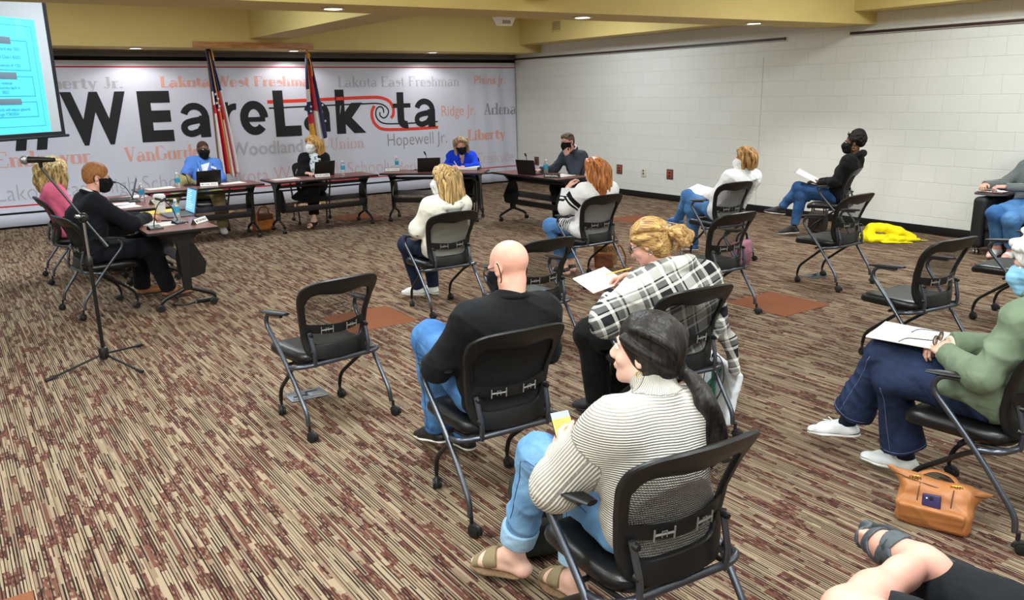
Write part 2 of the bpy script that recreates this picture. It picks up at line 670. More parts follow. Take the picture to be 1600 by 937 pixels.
def make_chair():
    root = empty('nesting_chair')
    # side tubes: rear leg sweeping up into the arm
    for s in (-1, 1):
        pts = fillet([(s * .272, -.236, .085), (s * .270, -.232, .150), (s * .272, -.05, .385), (s * .290, .150, .610), (s * .288, .118, .668), (s * .272, -.02, .677)], [0, .05, .2, .05, .03, 0])
        MB().tube(pts, .0128, 12).build('side_tube', M_metal, root)
        pts = fillet([(s * .262, -.055, .375), (s * .228, .005, .335), (s * .203, .222, .165), (s * .2, .240, .085)], [0, .05, .06, 0])
        MB().tube(pts, .0118, 12).build('front_leg', M_frame, root)
        # arm pad
        mb = MB()
        n = 14
        P = [(s * (.286 - .024 * i / n), .175 - .245 * i / n, .672 + .022 * i / n) for i in range(n + 1)]
        wv = [.012 + .020 * math.sin(PI * min(1, (i + .35) / n * .9)) ** .6 for i in range(n + 1)]
        mb.tube(P, wv, 14, flat=((0, 0, 1), .36))
        mb.build('armrest', M_frame, root)
    # U-shaped seat rail behind the back
    pts = fillet([(-.262, -.045, .378), (-.272, -.135, .398), (-.20, -.172, .402), (.20, -.172, .402), (.272, -.135, .398), (.262, -.045, .378)], [0, .05, .05, .05, .05, 0])
    MB().tube(pts, .0135, 12).build('seat_rail', M_metal, root)
    MB().tube([(-.235, .03, .372), (.235, .03, .372)], .010, 10).tube([(-.2, .03, .372), (-.2, -.15, .392)], .009, 8).tube([(.2, .03, .372), (.2, -.15, .392)], .009, 8).build('under_frame', M_frame, root)
    # seat pad
    mb = MB()
    n, k = 22, 40
    V, F = [], []

    def outline(t, sc):
        a = 2 * PI * t
        c, s_ = math.cos(a), math.sin(a)
        e = .42
        x = .235 * math.copysign(abs(c) ** e, c)
        y = .235 * math.copysign(abs(s_) ** e, s_)
        w = 1.0 - .10 * (-y / .235)* .5
        return x * w * sc, y * sc + .075
    rings = [(.0, .392), (.80, .388), (.93, .393), (.985, .408), (1.0, .425), (.985, .442), (.94, .455), (.85, .462), (.6, .459), (.3, .457), (0, .456)]
    for sc, z in rings:
        for i in range(k):
            x, y = outline(i / k, max(sc, .001))
            zz = z - (0.030 * max(0, (y - .2) / .11) ** 2) - 0.006 * (1 - (x / .24) ** 2) * (1 if z > .45 else 0)
            V.append((x, y, zz))
    for r_ in range(len(rings) - 1):
        for i in range(k):
            F.append((r_ * k + i, r_ * k + (i + 1) % k, (r_ + 1) * k + (i + 1) % k, (r_ + 1) * k + i))
    mb.add(V, F).build('seat', M_vinyl, root)
    # backrest frame: closed band between an outer and an inner outline
    N = 72

    def outer(t):
        a = 2 * PI * t
        c, s_ = math.cos(a), math.sin(a)
        e = .36
        u = math.copysign(abs(c) ** e, c)
        v = math.copysign(abs(s_) ** e, s_)
        z = .65 + .235 * v
        z += .012 * (1 - u * u) * (1 if v > 0 else 0)
        return u * back_w(min(z, .885)), z

    def inner(t):
        a = 2 * PI * t
        c, s_ = math.cos(a), math.sin(a)
        e = .40
        u = math.copysign(abs(c) ** e, c)
        v = math.copysign(abs(s_) ** e, s_)
        z = .657 + (.148 if v > 0 else .165) * v
        if v > 0:
            z += .016 * math.cos(u * PI) * -1 * v * (1 - abs(u) * .4)
        else:
            z += .012 * (1 - u * u)* -v
        return u * (back_w(z) - .034 - .008 * (z > .75)), z
    V, F = [], []
    secs = [(0, .004), (.06, .012), (.5, .016), (.94, .012), (1, .004)]
    front = [(o_, d_) for o_, d_ in secs]
    loop = [(o_, -d_) for o_, d_ in secs] + [(o_, d_) for o_, d_ in secs[::-1]]
    m_ = len(loop)
    for i in range(N):
        xo, zo = outer(i / N)
        xi, zi = inner(i / N)
        for o_, d_ in loop:
            x, z = xo + (xi - xo) * o_, zo + (zi - zo) * o_
            V.append(back_p(x, z, d_))
    for i in range(N):
        for j in range(m_):
            F.append((i * m_ + j, i * m_ + (j + 1) % m_, ((i + 1) % N) * m_ + (j + 1) % m_, ((i + 1) % N) * m_ + j))
    bf = MB().add(V, F).build('backrest', M_frame, root)
    # knitted mesh panel
    ringn = 9
    V, F = [], []
    for q in range(ringn + 1):
        s_ = 1.03 * q / ringn
        for i in range(N):
            xi, zi = inner(i / N)
            V.append(back_p(xi * s_, .657 + (zi - .657) * s_, -.002))
    for q in range(ringn):
        for i in range(N):
            F.append((q * N + i, q * N + (i + 1) % N, (q + 1) * N + (i + 1) % N, (q + 1) * N + i))
    MB().add(V, F).build('mesh_panel', M_mesh, bf, sharp=0)
    # lumbar strap with its adjusters
    st = MB().grid(lambda u, v: back_p(-.196 + .392 * u, .560 + .052 * v + .020 * (2 * abs(u - .5)) ** 1.5, .010 + .004 * math.sin(PI * v) + .010 * math.sin(PI * u)), 24, 4, thick=.004).build('lumbar_strap', M_frame, root)
    for s in (-1, 1):
        mb = MB()
        x0 = s * .078
        for dx in (-.034, .034):
            mb.tube([back_p(x0 + dx, .570, .033), back_p(x0 + dx, .610, .033)], .003, 6)
        mb.tube([back_p(x0 - .034, .590, .033), back_p(x0 + .034, .590, .033)], .004, 6)
        mb.tube([back_p(x0 - .008, .580, .033), back_p(x0 - .008, .600, .033), back_p(x0 + .008, .600, .033), back_p(x0 + .008, .580, .033)], .002, 6)
        mb.build('adjuster', M_adj, st)
    # posts joining back and rail, with bolts
    for s in (-1, 1):
        po = MB().tube(fillet([(s * .170, -.176, .392), (s * .172, -.186, .46), (s * .178, back_y(.585) + .028 - .028, .585)], .03), .0115, 10).build('back_post', M_metal, root)
        for z in (.475, .572):
            mb = MB()
            mb.lathe([(.001, -.012), (.009, -.011), (.011, -.004), (.013, .012)], 12, (s * .175, back_y(z) - .018, z), 'y')
            mb.build('bolt', M_frame, po)
    # casters
    for (x, y) in ((-.2, .246), (.2, .246), (-.275, -.246), (.275, -.246)):
        yaw = random.Random(int((x + 1) * 100 + y * 10)).uniform(-.6, .6) + (PI if y < 0 else PI)
        M = Matrix.Translation((x, y + (-.006), 0)) @ Matrix.Rotation(yaw, 4, 'Z')
        h = MB().tube([(0, 0, .093), (0, 0, .060)], .009, 10)
        hood = []
        for i in range(9):
            a = R(-20 + 200 * i / 8)
            hood.append((0, .016 + .0265 * math.cos(a), .0265 + .0265 * math.sin(a)))
        h.tube(hood, .0115, 8)
        h.xf(M)
        c = h.build('caster', M_rubber, root)
        w = MB()
        for sx in (-1, 1):
            w.lathe([(.002, 0), (.012, .001), (.020, -.001), (.0245, .003), (.0255, .008), (.0245, .015), (.018, .017), (.002, .017)], 20, (sx * .013 - .0085, .016, .0255), 'x')
        w.xf(M)
        w.build('wheel', M_rubber, c)
    return root


CHAIRS = dict(
    C1=(1.693, 4.314, 96.5), C2=(1.925, 2.892, 86), C3=(1.664, 1.644, 84.3), C4=(3.068, 2.908, 84),
    C5=(3.325, 4.51, 90), C6=(3.514, 6.057, 89.8), C7=(5.204, 6.044, 90.2), C8=(5.195, 4.437, 88.8),
    C9=(6.987, 5.895, 82.3), C10=(9.119, 5.883, 112.3), C11=(6.929, 4.448, 89.1), C12=(5.346, 2.771, 83.4),
    C13=(6.895, 2.765, 92.1), C14=(3.595, 1.468, 92), C16=(1.04, 8.015, 10), C17=(1.05, 9.762, 0),
    C18=(3.12, 12.02, -98), C19=(4.565, 11.756, -109.7), C20=(6.78, 10.92, -128), C21=(7.62, 8.97, 180))
CH_LABEL = dict(
    C1='empty black mesh back nesting chair nearest the microphone stand',
    C2='black mesh back chair under the bald man in jeans',
    C3='black mesh back chair under the woman in the ribbed turtleneck, closest to the camera',
    C4='black mesh back chair under the woman in the plaid wrap',
    C5='empty black mesh back chair in front of the bald man, behind the striped sweater',
    C6='black mesh back chair under the woman in the white jacket',
    C7='black mesh back chair under the red-haired woman in the striped sweater',
    C8='empty black mesh back chair directly behind the masked woman in a white shirt',
    C9='black mesh back chair under the masked woman in a white shirt',
    C10='black chair by the block wall under the woman in the black hoodie',
    C11='empty black chair in front of the yellow cloth on the floor',
    C12='empty black mesh back chair with both armrests showing, behind the sheet of paper',
    C13='empty black chair at the right edge of the picture by the tablet desk',
    C14='black chair under the white-haired woman in the green jacket',
    C16='black chair under the man in the dark suit at the near left table',
    C17='black chair under the woman in the pink jacket',
    C18='black chair under the man in the blue blazer',
    C19='black mesh back chair under the blonde woman with the white mask',
    C20='black chair under the woman in the royal blue blouse',
    C21='black chair under the man in the grey jacket by the block wall')


def chair_pose(c):
    x, y, a = CHAIRS[c]
    return (x, y, 0), R(a - 90)


_ch0 = None
for k in CHAIRS:
    if _ch0 is None:
        o = _ch0 = make_chair()
    else:
        o = copy_tree(_ch0)
    o.location, rz = chair_pose(k)
    o.rotation_euler = (0, 0, rz)
    tag(o, CH_LABEL[k], 'chair', 'black nesting chairs with mesh backs')

# ------------------------------------------------------------------ banner with its lettering
YBAN = 14.28


def ban_y(x, z):
    """gentle folds of the cloth, stronger toward the right hem"""
    k = max(0.0, (x - 8.6) / 1.6)
    return YBAN + 0.006 * math.sin(x * 2.1 + z) + 0.022 * k * math.sin(x * 17 + 1.2 * z) + 0.004 * math.sin(x * 9 + 3 * z)


def banner_material():
    m, nt, b = new_mat('banner_cloth')
    tc = node(nt, 'ShaderNodeTexCoord')
    sep = node(nt, 'ShaderNodeSeparateXYZ')
    link(nt, tc.outputs['Object'], sep.inputs[0])
    dv = node(nt, 'ShaderNodeMath', operation='DIVIDE')
    link(nt, sep.outputs[2], dv.inputs[0])
    dv.inputs[1].default_value = 2.7
    cr = node(nt, 'ShaderNodeValToRGB')
    cr.color_ramp.interpolation = 'CONSTANT'
    W = srgb(212, 215, 234)
    BK = srgb(22, 22, 28)
    RD = srgb(196, 38, 52)
    GY = srgb(120, 118, 128)
    stops = [(0, BK), (.03, W), (.205, BK), (.240, W), (.322, RD), (.342, W), (2.352, RD), (2.378, W), (2.465, BK), (2.525, GY)]
    e = cr.color_ramp.elements
    e[0].position, e[0].color = 0, BK
    e[1].position, e[1].color = .03 / 2.7, W
    for z, c in stops[2:]:
        k = e.new(z / 2.7)
        k.color = c
    link(nt, dv.outputs[0], cr.inputs['Fac'])
    link(nt, cr.outputs['Color'], b.inputs['Base Color'])
    b.inputs['Roughness'].default_value = 0.85
    b.inputs['Specular IOR Level'].default_value = 0.2
    noise_bump(nt, b, 9.0, 0.12, 0.01, tc.outputs['Object'])
    return m


mb = MB()
X0, X1 = -2.6, 10.235
mb.grid(lambda u, v: (X0 + (X1 - X0) * u, ban_y(X0 + (X1 - X0) * u, 2.60 * v), 0.004 + 2.60 * v), 420, 14, thick=0.004)
banner = mb.build('banner', banner_material(), None, 0)
tag(banner, 'wide white cloth banner lettered in black and red, hung along the back wall', 'banner')

M_ink = plain('banner_black_ink', (24, 26, 32), 0.8, var=0.05)
M_red = plain('banner_red_ink', (226, 62, 48), 0.8, var=0.04)
M_salmon = plain('banner_salmon_ink', (226, 168, 160), 0.85, var=0.04)
M_salmon2 = plain('banner_pale_salmon_ink', (214, 182, 188), 0.85, var=0.03)
M_grey = plain('banner_grey_ink', (150, 150, 160), 0.85, var=0.03)
M_grey2 = plain('banner_pale_grey_ink', (182, 182, 194), 0.85, var=0.03)


def on_banner(p, off=0.004):
    return (p[0], ban_y(p[0], p[1]) - off, p[1])


def word(s, x0, z0, x1, z1, mat, bold=0.0, spacing=1.0, cap=None, name=None):
    """lettering whose box spans x0..x1 and whose baseline/cap line are z0/z1"""
    V, F = text_verts(s, bold, 0, spacing)
    A = np.array(V)
    Vc, _ = text_verts('H', bold)
    cap = np.array(Vc)[:, 1].max()
    xa, xb = A[:, 0].min(), A[:, 0].max()
    mb = MB()
    mb.add([on_banner((x0 + (p[0] - xa) / (xb - xa) * (x1 - x0), z0 + p[1] / cap * (z1 - z0))) for p in V], F, 0, False)
    return mb.build(name or 'lettering', mat, banner, 0)


# --- a small slab-serif stroke alphabet for the words set in serif faces (unit cap height, y up)
def _arc(cx, cy, rx, ry, a0, a1, n=12):
    return [(cx + rx * math.cos(R(a0 + (a1 - a0) * i / n)), cy + ry * math.sin(R(a0 + (a1 - a0) * i / n))) for i in range(n + 1)]


# glyph: (advance, thick strokes, thin strokes, serifs as (x, y, half width))
SERIF = {
    'L': (.62, [[(.14, 0), (.14, 1)]], [[(.02, .03), (.56, .03), (.56, .25)]], [(.14, .97, .14)]),
    'a': (.58, [[(.40, .45), (.40, .08)], _arc(.22, .17, .17, .15, 90, 270)], [_arc(.25, .45, .17, .18, 165, 0), [(.40, .32), (.22, .32)], [(.22, .03), (.40, .12)]], [(.46, .03, .08)]),
    'k': (.64, [[(.14, 0), (.14, 1)], [(.27, .36), (.50, .03)]], [[(.16, .28), (.46, .60)]], [(.14, .03, .14), (.08, .97, .08), (.50, .03, .12), (.46, .61, .12)]),
    'o': (.60, [_arc(.14, .31, .06, .26, 90, 270), _arc(.42, .31, .06, .26, -90, 90)], [_arc(.28, .31, .2, .29, 0, 360, 20)], []),
    't': (.42, [[(.18, .85), (.18, .10)]], [_arc(.29, .13, .11, .11, 180, 320)], [(.2, .60, .18)]),
    'W': (1.12, [[(.12, 1), (.34, .02)], [(.56, 1), (.78, .02)]], [[(.34, .02), (.56, .95)], [(.78, .02), (1.0, 1)]], [(.12, .97, .14), (.56, .97, .13), (1.0, .97, .11)]),
    'e': (.56, [_arc(.15, .31, .07, .26, 80, 280)], [_arc(.28, .31, .2, .29, 0, 330, 18), [(.10, .33), (.48, .33)]], []),
    's': (.48, [_arc(.24, .31, .16, .12, 140, -40)], [_arc(.23, .45, .15, .15, 30, 230), _arc(.23, .17, .16, .15, -140, 60)], []),
    'F': (.66, [[(.14, 0), (.14, 1)]], [[(.02, .97), (.58, .97), (.58, .75)], [(.14, .52), (.42, .52)]], [(.14, .03, .14), (.42, .52, .01)]),
    'r': (.48, [[(.14, 0), (.14, .6)]], [_arc(.32, .42, .17, .18, 170, 50)], [(.14, .03, .14), (.10, .60, .09)]),
    'h': (.66, [[(.14, 0), (.14, 1)], [(.48, 0), (.48, .44)]], [_arc(.31, .42, .17, .18, 180, 0)], [(.14, .03, .13), (.08, .97, .08), (.48, .03, .13)]),
    'm': (.98, [[(.14, 0), (.14, .6)], [(.47, 0), (.47, .44)], [(.80, 0), (.80, .44)]], [_arc(.305, .42, .165, .18, 180, 0), _arc(.635, .42, .165, .18, 180, 0)], [(.14, .03, .12), (.08, .60, .08), (.47, .03, .12), (.80, .03, .12)]),
    'n': (.66, [[(.14, 0), (.14, .6)], [(.48, 0), (.48, .44)]], [_arc(.31, .42, .17, .18, 180, 0)], [(.14, .03, .13), (.08, .60, .08), (.48, .03, .13)]),
    'E': (.70, [[(.14, 0), (.14, 1)]], [[(.02, .97), (.60, .97), (.60, .76)], [(.02, .03), (.62, .03), (.62, .24)], [(.14, .52), (.42, .52)]], []),
    'i': (.32, [[(.14, 0), (.14, .6)], [(.14, .80), (.14, .92)]], [], [(.14, .03, .13), (.09, .60, .09)]),
    'b': (.64, [[(.14, 0), (.14, 1)], _arc(.44, .31, .06, .26, -90, 90)], [_arc(.32, .31, .19, .29, 150, -150, 16)], [(.08, .97, .08)]),
    'y': (.60, [[(.12, .6), (.30, .05)]], [[(.48, .6), (.24, -.22), (.10, -.22)]], [(.12, .60, .11), (.48, .60, .10)]),
    'J': (.48, [[(.30, 1), (.30, .2)]], [_arc(.17, .18, .13, .17, 0, -170)], [(.30, .97, .15)]),
    '.': (.26, [[(.10, 0), (.10, .12)]], [], []),
    ' ': (.34, [], [], []),
    'A': (.80, [[(.40, 1), (.66, .02)]], [[(.40, 1), (.12, .02)], [(.22, .34), (.56, .34)]], [(.12, .03, .12), (.66, .03, .13)]),
    'd': (.66, [[(.48, 0), (.48, 1)], _arc(.16, .31, .06, .26, 90, 270)], [_arc(.29, .31, .19, .29, 30, 330, 16)], [(.42, .97, .08), (.54, .03, .08)]),
    'U': (.78, [[(.16, 1), (.16, .3)]], [_arc(.38, .30, .22, .28, 180, 360), [(.60, .3), (.60, 1)]], [(.16, .97, .15), (.60, .97, .12)]),
    'V': (.80, [[(.14, 1), (.40, .02)]], [[(.40, .02), (.64, 1)]], [(.14, .97, .14), (.64, .97, .12)]),
    'G': (.80, [_arc(.18, .5, .08, .44, 90, 270), [(.62, .40), (.62, .08)]], [_arc(.38, .5, .28, .48, 40, 320, 20)], [(.62, .42, .12)]),
    'v': (.56, [[(.12, .6), (.28, .02)]], [[(.28, .02), (.44, .6)]], [(.12, .60, .11), (.44, .60, .10)]),
}


def stroke_quad(mb, pts, w, fn):
    P = [np.array(p, float) for p in pts]
    L = []
    for i in range(len(P)):
        t = _unit(P[min(i + 1, len(P) - 1)] - P[max(i - 1, 0)] + 1e-9)
        n = np.array([-t[1], t[0]])
        L.append((P[i] + n * w / 2, P[i] - n * w / 2))
    V = [fn(q) for a in L for q in a]
    F = [(2 * i, 2 * i + 1, 2 * i + 3, 2 * i + 2) for i in range(len(P) - 1)]
    mb.add(V, F, 0, False)


def serif_word(s, x0, z0, x1, z1, mat, thick=.17, thin=.06, slab=.06):
    tot = sum(SERIF[c][0] for c in s) - .12
    sx = (x1 - x0) / tot
    sz = z1 - z0
    mb = MB()
    x = 0
    for c in s:
        adv, tk, tn, sf = SERIF[c]
        for pts, w in [(p, thick) for p in tk] + [(p, thin) for p in tn]:
            xx = x
            stroke_quad(mb, pts, w, lambda q: on_banner((x0 + (q[0] + xx) * sx, z0 + q[1] * sz)))
        for (px, py, hw) in sf:
            xx = x
            stroke_quad(mb, [(px - hw, py), (px + hw, py)], slab, lambda q: on_banner((x0 + (q[0] + xx) * sx, z0 + q[1] * sz)))
        x += adv
    return mb.build('lettering', mat, banner, 0)


# main line, letter by letter
Zt, Zb = 2.00, 1.24
for s, x0, x1, za, zb in (('W', 1.69, 2.61, Zb, Zt), ('E', 2.78, 3.28, Zb, Zt), ('L', 4.99, 5.47, 1.23, Zt - .02), ('k', 6.15, 6.74, 1.23, Zt - .02)):
    word(s, x0, za, x1, zb, M_ink, bold=0.045)
# heavy lower-case letters as thick strokes (unit: x height = 1, width = 1)
HEAVY = {
    'a': [([(.80, 0), (.80, .62)], .36), (_arc(.50, .60, .34, .29, -5, 165), .24), ([(.66, .50), (.42, .47)] + _arc(.36, .28, .22, .17, 100, 300) + [(.62, .18), (.70, .28)], .23)],
    'e': [(_arc(.50, .50, .335, .385, 0, 318, 26), .30), ([(.20, .46), (.86, .46)], .17)],
    'r': [([(.24, 0), (.24, .98)], .40), (_arc(.80, .46, .50, .39, 165, 82), .27)],
    't': [([(.42, 1.36), (.42, .34)] + _arc(.72, .33, .30, .20, 180, 285), .38), ([(.0, .86), (.98, .86)], .22)],
}
for s, x0, x1, zh in (('a', 3.38, 3.89, .575), ('r', 4.04, 4.38, .575), ('e', 4.37, 4.89, .575), ('a', 5.50, 6.05, .56), ('a', 7.76, 8.27, .56), ('t', 7.32, 7.71, .50)):
    mb = MB()
    for pts, w in HEAVY[s]:
        # keep stroke weight even although letters are taller than wide
        sx, sz = x1 - x0, zh
        pp = [(x0 + p[0] * sx, 1.235 + p[1] * sz) for p in pts]
        stroke_quad(mb, pp, w * .5 * (sx + sz) * .86, lambda q: on_banner(q))
    mb.build('lettering', M_ink, banner, 0)
word('#', 0.95, 1.27, 1.62, 2.0, M_ink, bold=0.03)


def ribbon(px, w, mat, name):
    mb = MB()
    stroke_quad(mb, spline(px, 6), w, lambda q: on_banner(q, 0.0028))
    return mb.build(name, mat, banner, 0)


def pxz(x, y):
    """artwork coordinates of the swirl (x right, y down) onto the cloth"""
    return (4.90 + (x - 80) * (8.30 - 4.90) / 1010.0 + 0.0, 1.80 - (y - 622) * 0.00395 + (x - 80) * 0.00001)


def sw(pts):
    return [pxz(*p) for p in pts]


ribbon(sw([(75, 625), (300, 622), (500, 618), (640, 616), (720, 618), (775, 634), (800, 664), (800, 698), (784, 716)]), .058, M_red, 'swirl_line')
ribbon(sw([(684, 655), (668, 680), (668, 715), (690, 748), (740, 768), (900, 772), (1092, 770)]), .058, M_red, 'swirl_line')
ribbon(sw([(80, 652), (300, 649), (600, 645), (700, 645), (745, 655), (770, 678), (762, 702), (738, 714), (716, 702), (716, 686)]), .026, M_ink, 'swirl_line')
ribbon(sw([(740, 690), (736, 668), (716, 660), (696, 672), (690, 700), (710, 728), (760, 742), (900, 744), (1092, 742)]), .026, M_ink, 'swirl_line')

# school names
serif_word('Liberty Jr.', 1.38, 2.05, 2.58, 2.22, M_grey2, .2, .08, .08)
serif_word('Lakota West Freshman', 3.16, 2.055, 5.82, 2.225, M_salmon, .22, .06, .07)
serif_word('Lakota East Freshman', 6.23, 2.02, 8.83, 2.21, M_grey2, .13, .06, .05)
word('Plains Jr.', 9.21, 2.05, 9.98, 2.22, M_salmon, 0.008)
word('Ridge Jr.', 8.40, 1.44, 9.21, 1.64, M_salmon, 0.0)
serif_word('Adena', 9.41, 1.43, 10.20, 1.66, M_grey, .16, .06, .06)
serif_word('Liberty', 9.01, 0.93, 9.92, 1.14, M_salmon, .22, .12, .12)
serif_word('Union', 5.99, 0.91, 6.66, 1.12, M_salmon2, .12, .06, .06)
word('Hopewell Jr.', 7.17, 0.91, 8.50, 1.14, M_grey, -0.008)
word('Woodland', 4.15, 0.90, 5.47, 1.12, M_grey2, 0.02)
serif_word('VanGorden', 2.48, 0.90, 3.80, 1.13, M_salmon, .19, .05, .05)
serif_word('Endeavor', 0.70, 0.92, 1.97, 1.15, M_salmon, .19, .06, .06)
word('Lakota East High School', 0.66, 0.42, 3.45, 0.66, M_grey2, -0.012)
word('Lakota West High School', 4.00, 0.42, 7.10, 0.66, M_salmon2, -0.012)
word('Independence', 7.14, 0.40, 8.75, 0.60, M_salmon2, -0.012)
word('Creekside', 9.21, 0.44, 10.14, 0.66, M_salmon2, -0.012)

# ------------------------------------------------------------------ oak board, vent, detector, outlets
M_oak, nt, b = new_mat('oak_board')
tc = node(nt, 'ShaderNodeTexCoord')
mp = node(nt, 'ShaderNodeMapping')
mp.inputs['Scale'].default_value = (1.5, 8, 22)
link(nt, tc.outputs['Object'], mp.inputs['Vector'])
wv = node(nt, 'ShaderNodeTexNoise')
wv.inputs['Scale'].default_value = 2.2
wv.inputs['Detail'].default_value = 5
wv.inputs['Distortion'].default_value = 1.6
link(nt, mp.outputs[0], wv.inputs['Vector'])
cr = node(nt, 'ShaderNodeValToRGB')
cr.color_ramp.elements[0].position, cr.color_ramp.elements[0].color = .35, srgb(148, 92, 48)
cr.color_ramp.elements[1].position, cr.color_ramp.elements[1].color = .62, srgb(196, 140, 84)
link(nt, wv.outputs['Fac'], cr.inputs['Fac'])
link(nt, cr.outputs['Color'], b.inputs['Base Color'])
b.inputs['Roughness'].default_value = 0.45
o = MB().box((3.50, YS - 0.022, 2.628), (5.45, YS, 2.722), bev=.003).build('wooden_board', M_oak)
tag(o, 'oak board screwed along the lower edge of the ochre soffit above the flags', 'board')

e = empty('air_vent', (9.72, 12.22, 3.04), 0, 'small square louvred vent on the right ochre soffit', 'vent')
MB().box((-.012, -.15, -.10), (0, .15, .10), bev=.004).build('vent_frame', M_yellow, e)
mb = MB()
for i in range(9):
    z = -.07 + .0175 * i
    mb.box((-.020, -.115, z), (-.008, .115, z + .006))
mb.build('louvre', plain('vent_grey', (118, 100, 72), 0.5), e)

e = empty('motion_detector', (5.14, 7.36, Z1), 0, 'white wedge detector under the cross beam near the centre', 'detector')
MB().add([(-.12, -.05, 0), (.12, -.05, 0), (.12, .05, 0), (-.12, .05, 0), (-.075, -.04, -.085), (.075, -.04, -.085), (.075, .03, -.085), (-.075, .03, -.085)],
         [(0, 1, 2, 3), (7, 6, 5, 4), (0, 4, 5, 1), (1, 5, 6, 2), (2, 6, 7, 3), (3, 7, 4, 0)], 0, False).build('housing', M_trimw, e)
MB().box((-.05, -.052, -.066), (.05, -.040, -.03), bev=.004).build('sensor_window', plain('smoked_window', (150, 150, 150), 0.2), e)

M_plate_w = plain('ivory_plate', (222, 216, 200), 0.4, var=.03)
M_plate_b = plain('brown_plate', (104, 72, 58), 0.4, var=.08)
M_plate_o = plain('terracotta_outlet', (178, 84, 52), 0.4, var=.06)
for y, z, mats, lab in (
        (13.58, .475, (M_plate_b, M_plate_b), 'brown outlet plate behind the laptop on the right table'),
        (12.97, .47, (M_plate_w, M_plate_w), 'slim ivory switch plate behind the man in the grey jacket'),
        (11.05, .462, (M_plate_b, M_plate_o), 'terracotta outlet in a brown plate just right of the red-haired woman'),
        (10.42, .452, (M_plate_w, M_plate_w), 'ivory double outlet between two terracotta outlets'),
        (9.785, .455, (M_plate_b, M_plate_o), 'terracotta outlet in a brown plate right of the ivory outlet')):
    w = .055 if mats[1] is not M_plate_w else .045
    if y == 12.97:
        w = .02
    e = empty('wall_outlet', (XR, y, z), 0, lab, 'outlet', 'outlets along the block wall')
    MB().box((-.012, -w * 1.35, -.085), (0, w * 1.35, .085), bev=.004).build('plate', mats[0], e)
    f = MB().box((-.017, -w * .8, -.055), (-.010, w * .8, .055), bev=.003).build('receptacle', mats[1], e)
    for dz in (-.025, .025):
        MB().box((-.019, -w * .45, dz - .014), (-.016, w * .45, dz + .014), bev=.002).build('socket', M_plate_b if mats[1] is M_plate_w else M_black, f)

# ------------------------------------------------------------------ terracotta carpet tiles and floor boxes
M_accent = plain('terracotta_carpet', (122, 76, 54), 0.95, var=.12, scale=120, bump=.3, bscale=300, spec=.1)
for (x, y) in ((5.58, 3.97), (2.50, 5.83), (8.06, 8.35), (4.97, 11.45), (-.58, 2.74)):
    o = MB().box((x, y, 0.0), (x + .62, y + .62, 0.003)).build('carpet_tile', M_accent)
    tag(o, kind='structure')
M_fbox = plain('floor_box_grey', (92, 96, 102), 0.35, metal=.5, var=.08)
for (x, y, rz, lab) in ((1.70, 4.735, -4, 'grey metal floor outlet box under the empty chair near the microphone stand'), (7.08, 4.72, -3, 'dark floor outlet box under the empty chair by the yellow cloth')):
    e = empty('floor_box', (x, y, 0), R(rz), lab, 'floor box', 'outlet boxes in the carpet')
    MB().box((-.12, -.085, 0), (.12, .085, .006), bev=.002).build('frame_plate', M_fbox, e)
    for s in (-1, 1):
        MB().box((s * .055 - .045, -.06, .0055), (s * .055 + .045, .06, .009), bev=.002).build('flap', M_fbox, e)
    MB().tube([(-.09, -.02, .010), (0, -.02, .011), (.0, .03, .011), (.08, .03, .010)], .004, 6).build('latch', M_black, e)

# ------------------------------------------------------------------ projection screen
sc = empty('projection_screen', (1.36, 11.5, 0), R(45), 'pull-down screen with black border showing a pale blue slide, upper left corner', 'screen')
# local x runs along the screen to the viewer's right, -x toward the left; the right edge is x=0
M_scr = plain('screen_white', (188, 192, 200), 0.7, var=.02)
M_scrb = plain('screen_black_border', (16, 18, 26), 0.6, var=.1)
MB().box((-2.9, 0, 1.50), (0, .006, 3.40)).build('screen_sheet', M_scr, sc)
mb = MB()
mb.box((-2.9, -.004, 1.46), (0.0, .008, 1.505)).box((-.06, -.0042, 1.505), (0, .008, 3.40))
mb.build('border', M_scrb, sc)
MB().tube([(-2.96, 0, 1.452), (.05, 0, 1.452)], .017, 10).build('weight_bar', M_scrb, sc)
# slide
M_slide = glow('slide_cyan', (84, 218, 248), 0.36)
M_slideb = glow('slide_grey_bar', (104, 124, 142), 0.25)
M_slidel = glow('slide_line', (50, 160, 190), 0.28)
M_slidet = glow('slide_text', (52, 128, 158), 0.25)
M_slidew = glow('slide_white_text', (200, 230, 240), .45)
SX0, SX1, SZ0, SZ1 = -2.75, -.235, 1.51, 2.79
slide = MB().box((SX0, -.004, SZ0), (SX1, -.001, SZ1)).build('slide', M_slide, sc)


def s_text(t, x, z, h, mat, right=False, bold=0.0):
    V, F = text_verts(t, bold)
    A = np.array(V)
    k = h / .73
    x0 = A[:, 0].max() if right else A[:, 0].min()
    MB().add([(x + (p[0] - x0) * k, -.008, z + p[1] * k) for p in V], F, 0, False).build('slide_text', mat, slide, 0)


def s_box(x0, z0, x1, z1, t=.010):
    mb = MB()
    for a in ((x0, z0, x1, z0 + t), (x0, z1 - t, x1, z1), (x0, z0, x0 + t, z1), (x1 - t, z0, x1, z1)):
        mb.box((a[0], -.0065, a[1]), (a[2], -.0035, a[3]))
    mb.build('outline', M_slidel, slide)


s_box(-2.6, 1.585, -.31, 2.71, .006)
MB().box((-.56, -.0060, 2.575), (-.44, -.0035, 2.785)).build('faint_band', glow('slide_band', (92, 206, 232), .40), slide)
for bx, bz0, bz1 in ((-.41, 2.21, 2.545), (-.40, 1.923, 2.15), (-.40, 1.69, 1.867)):
    s_box(-2.5, bz0, bx, bz1)
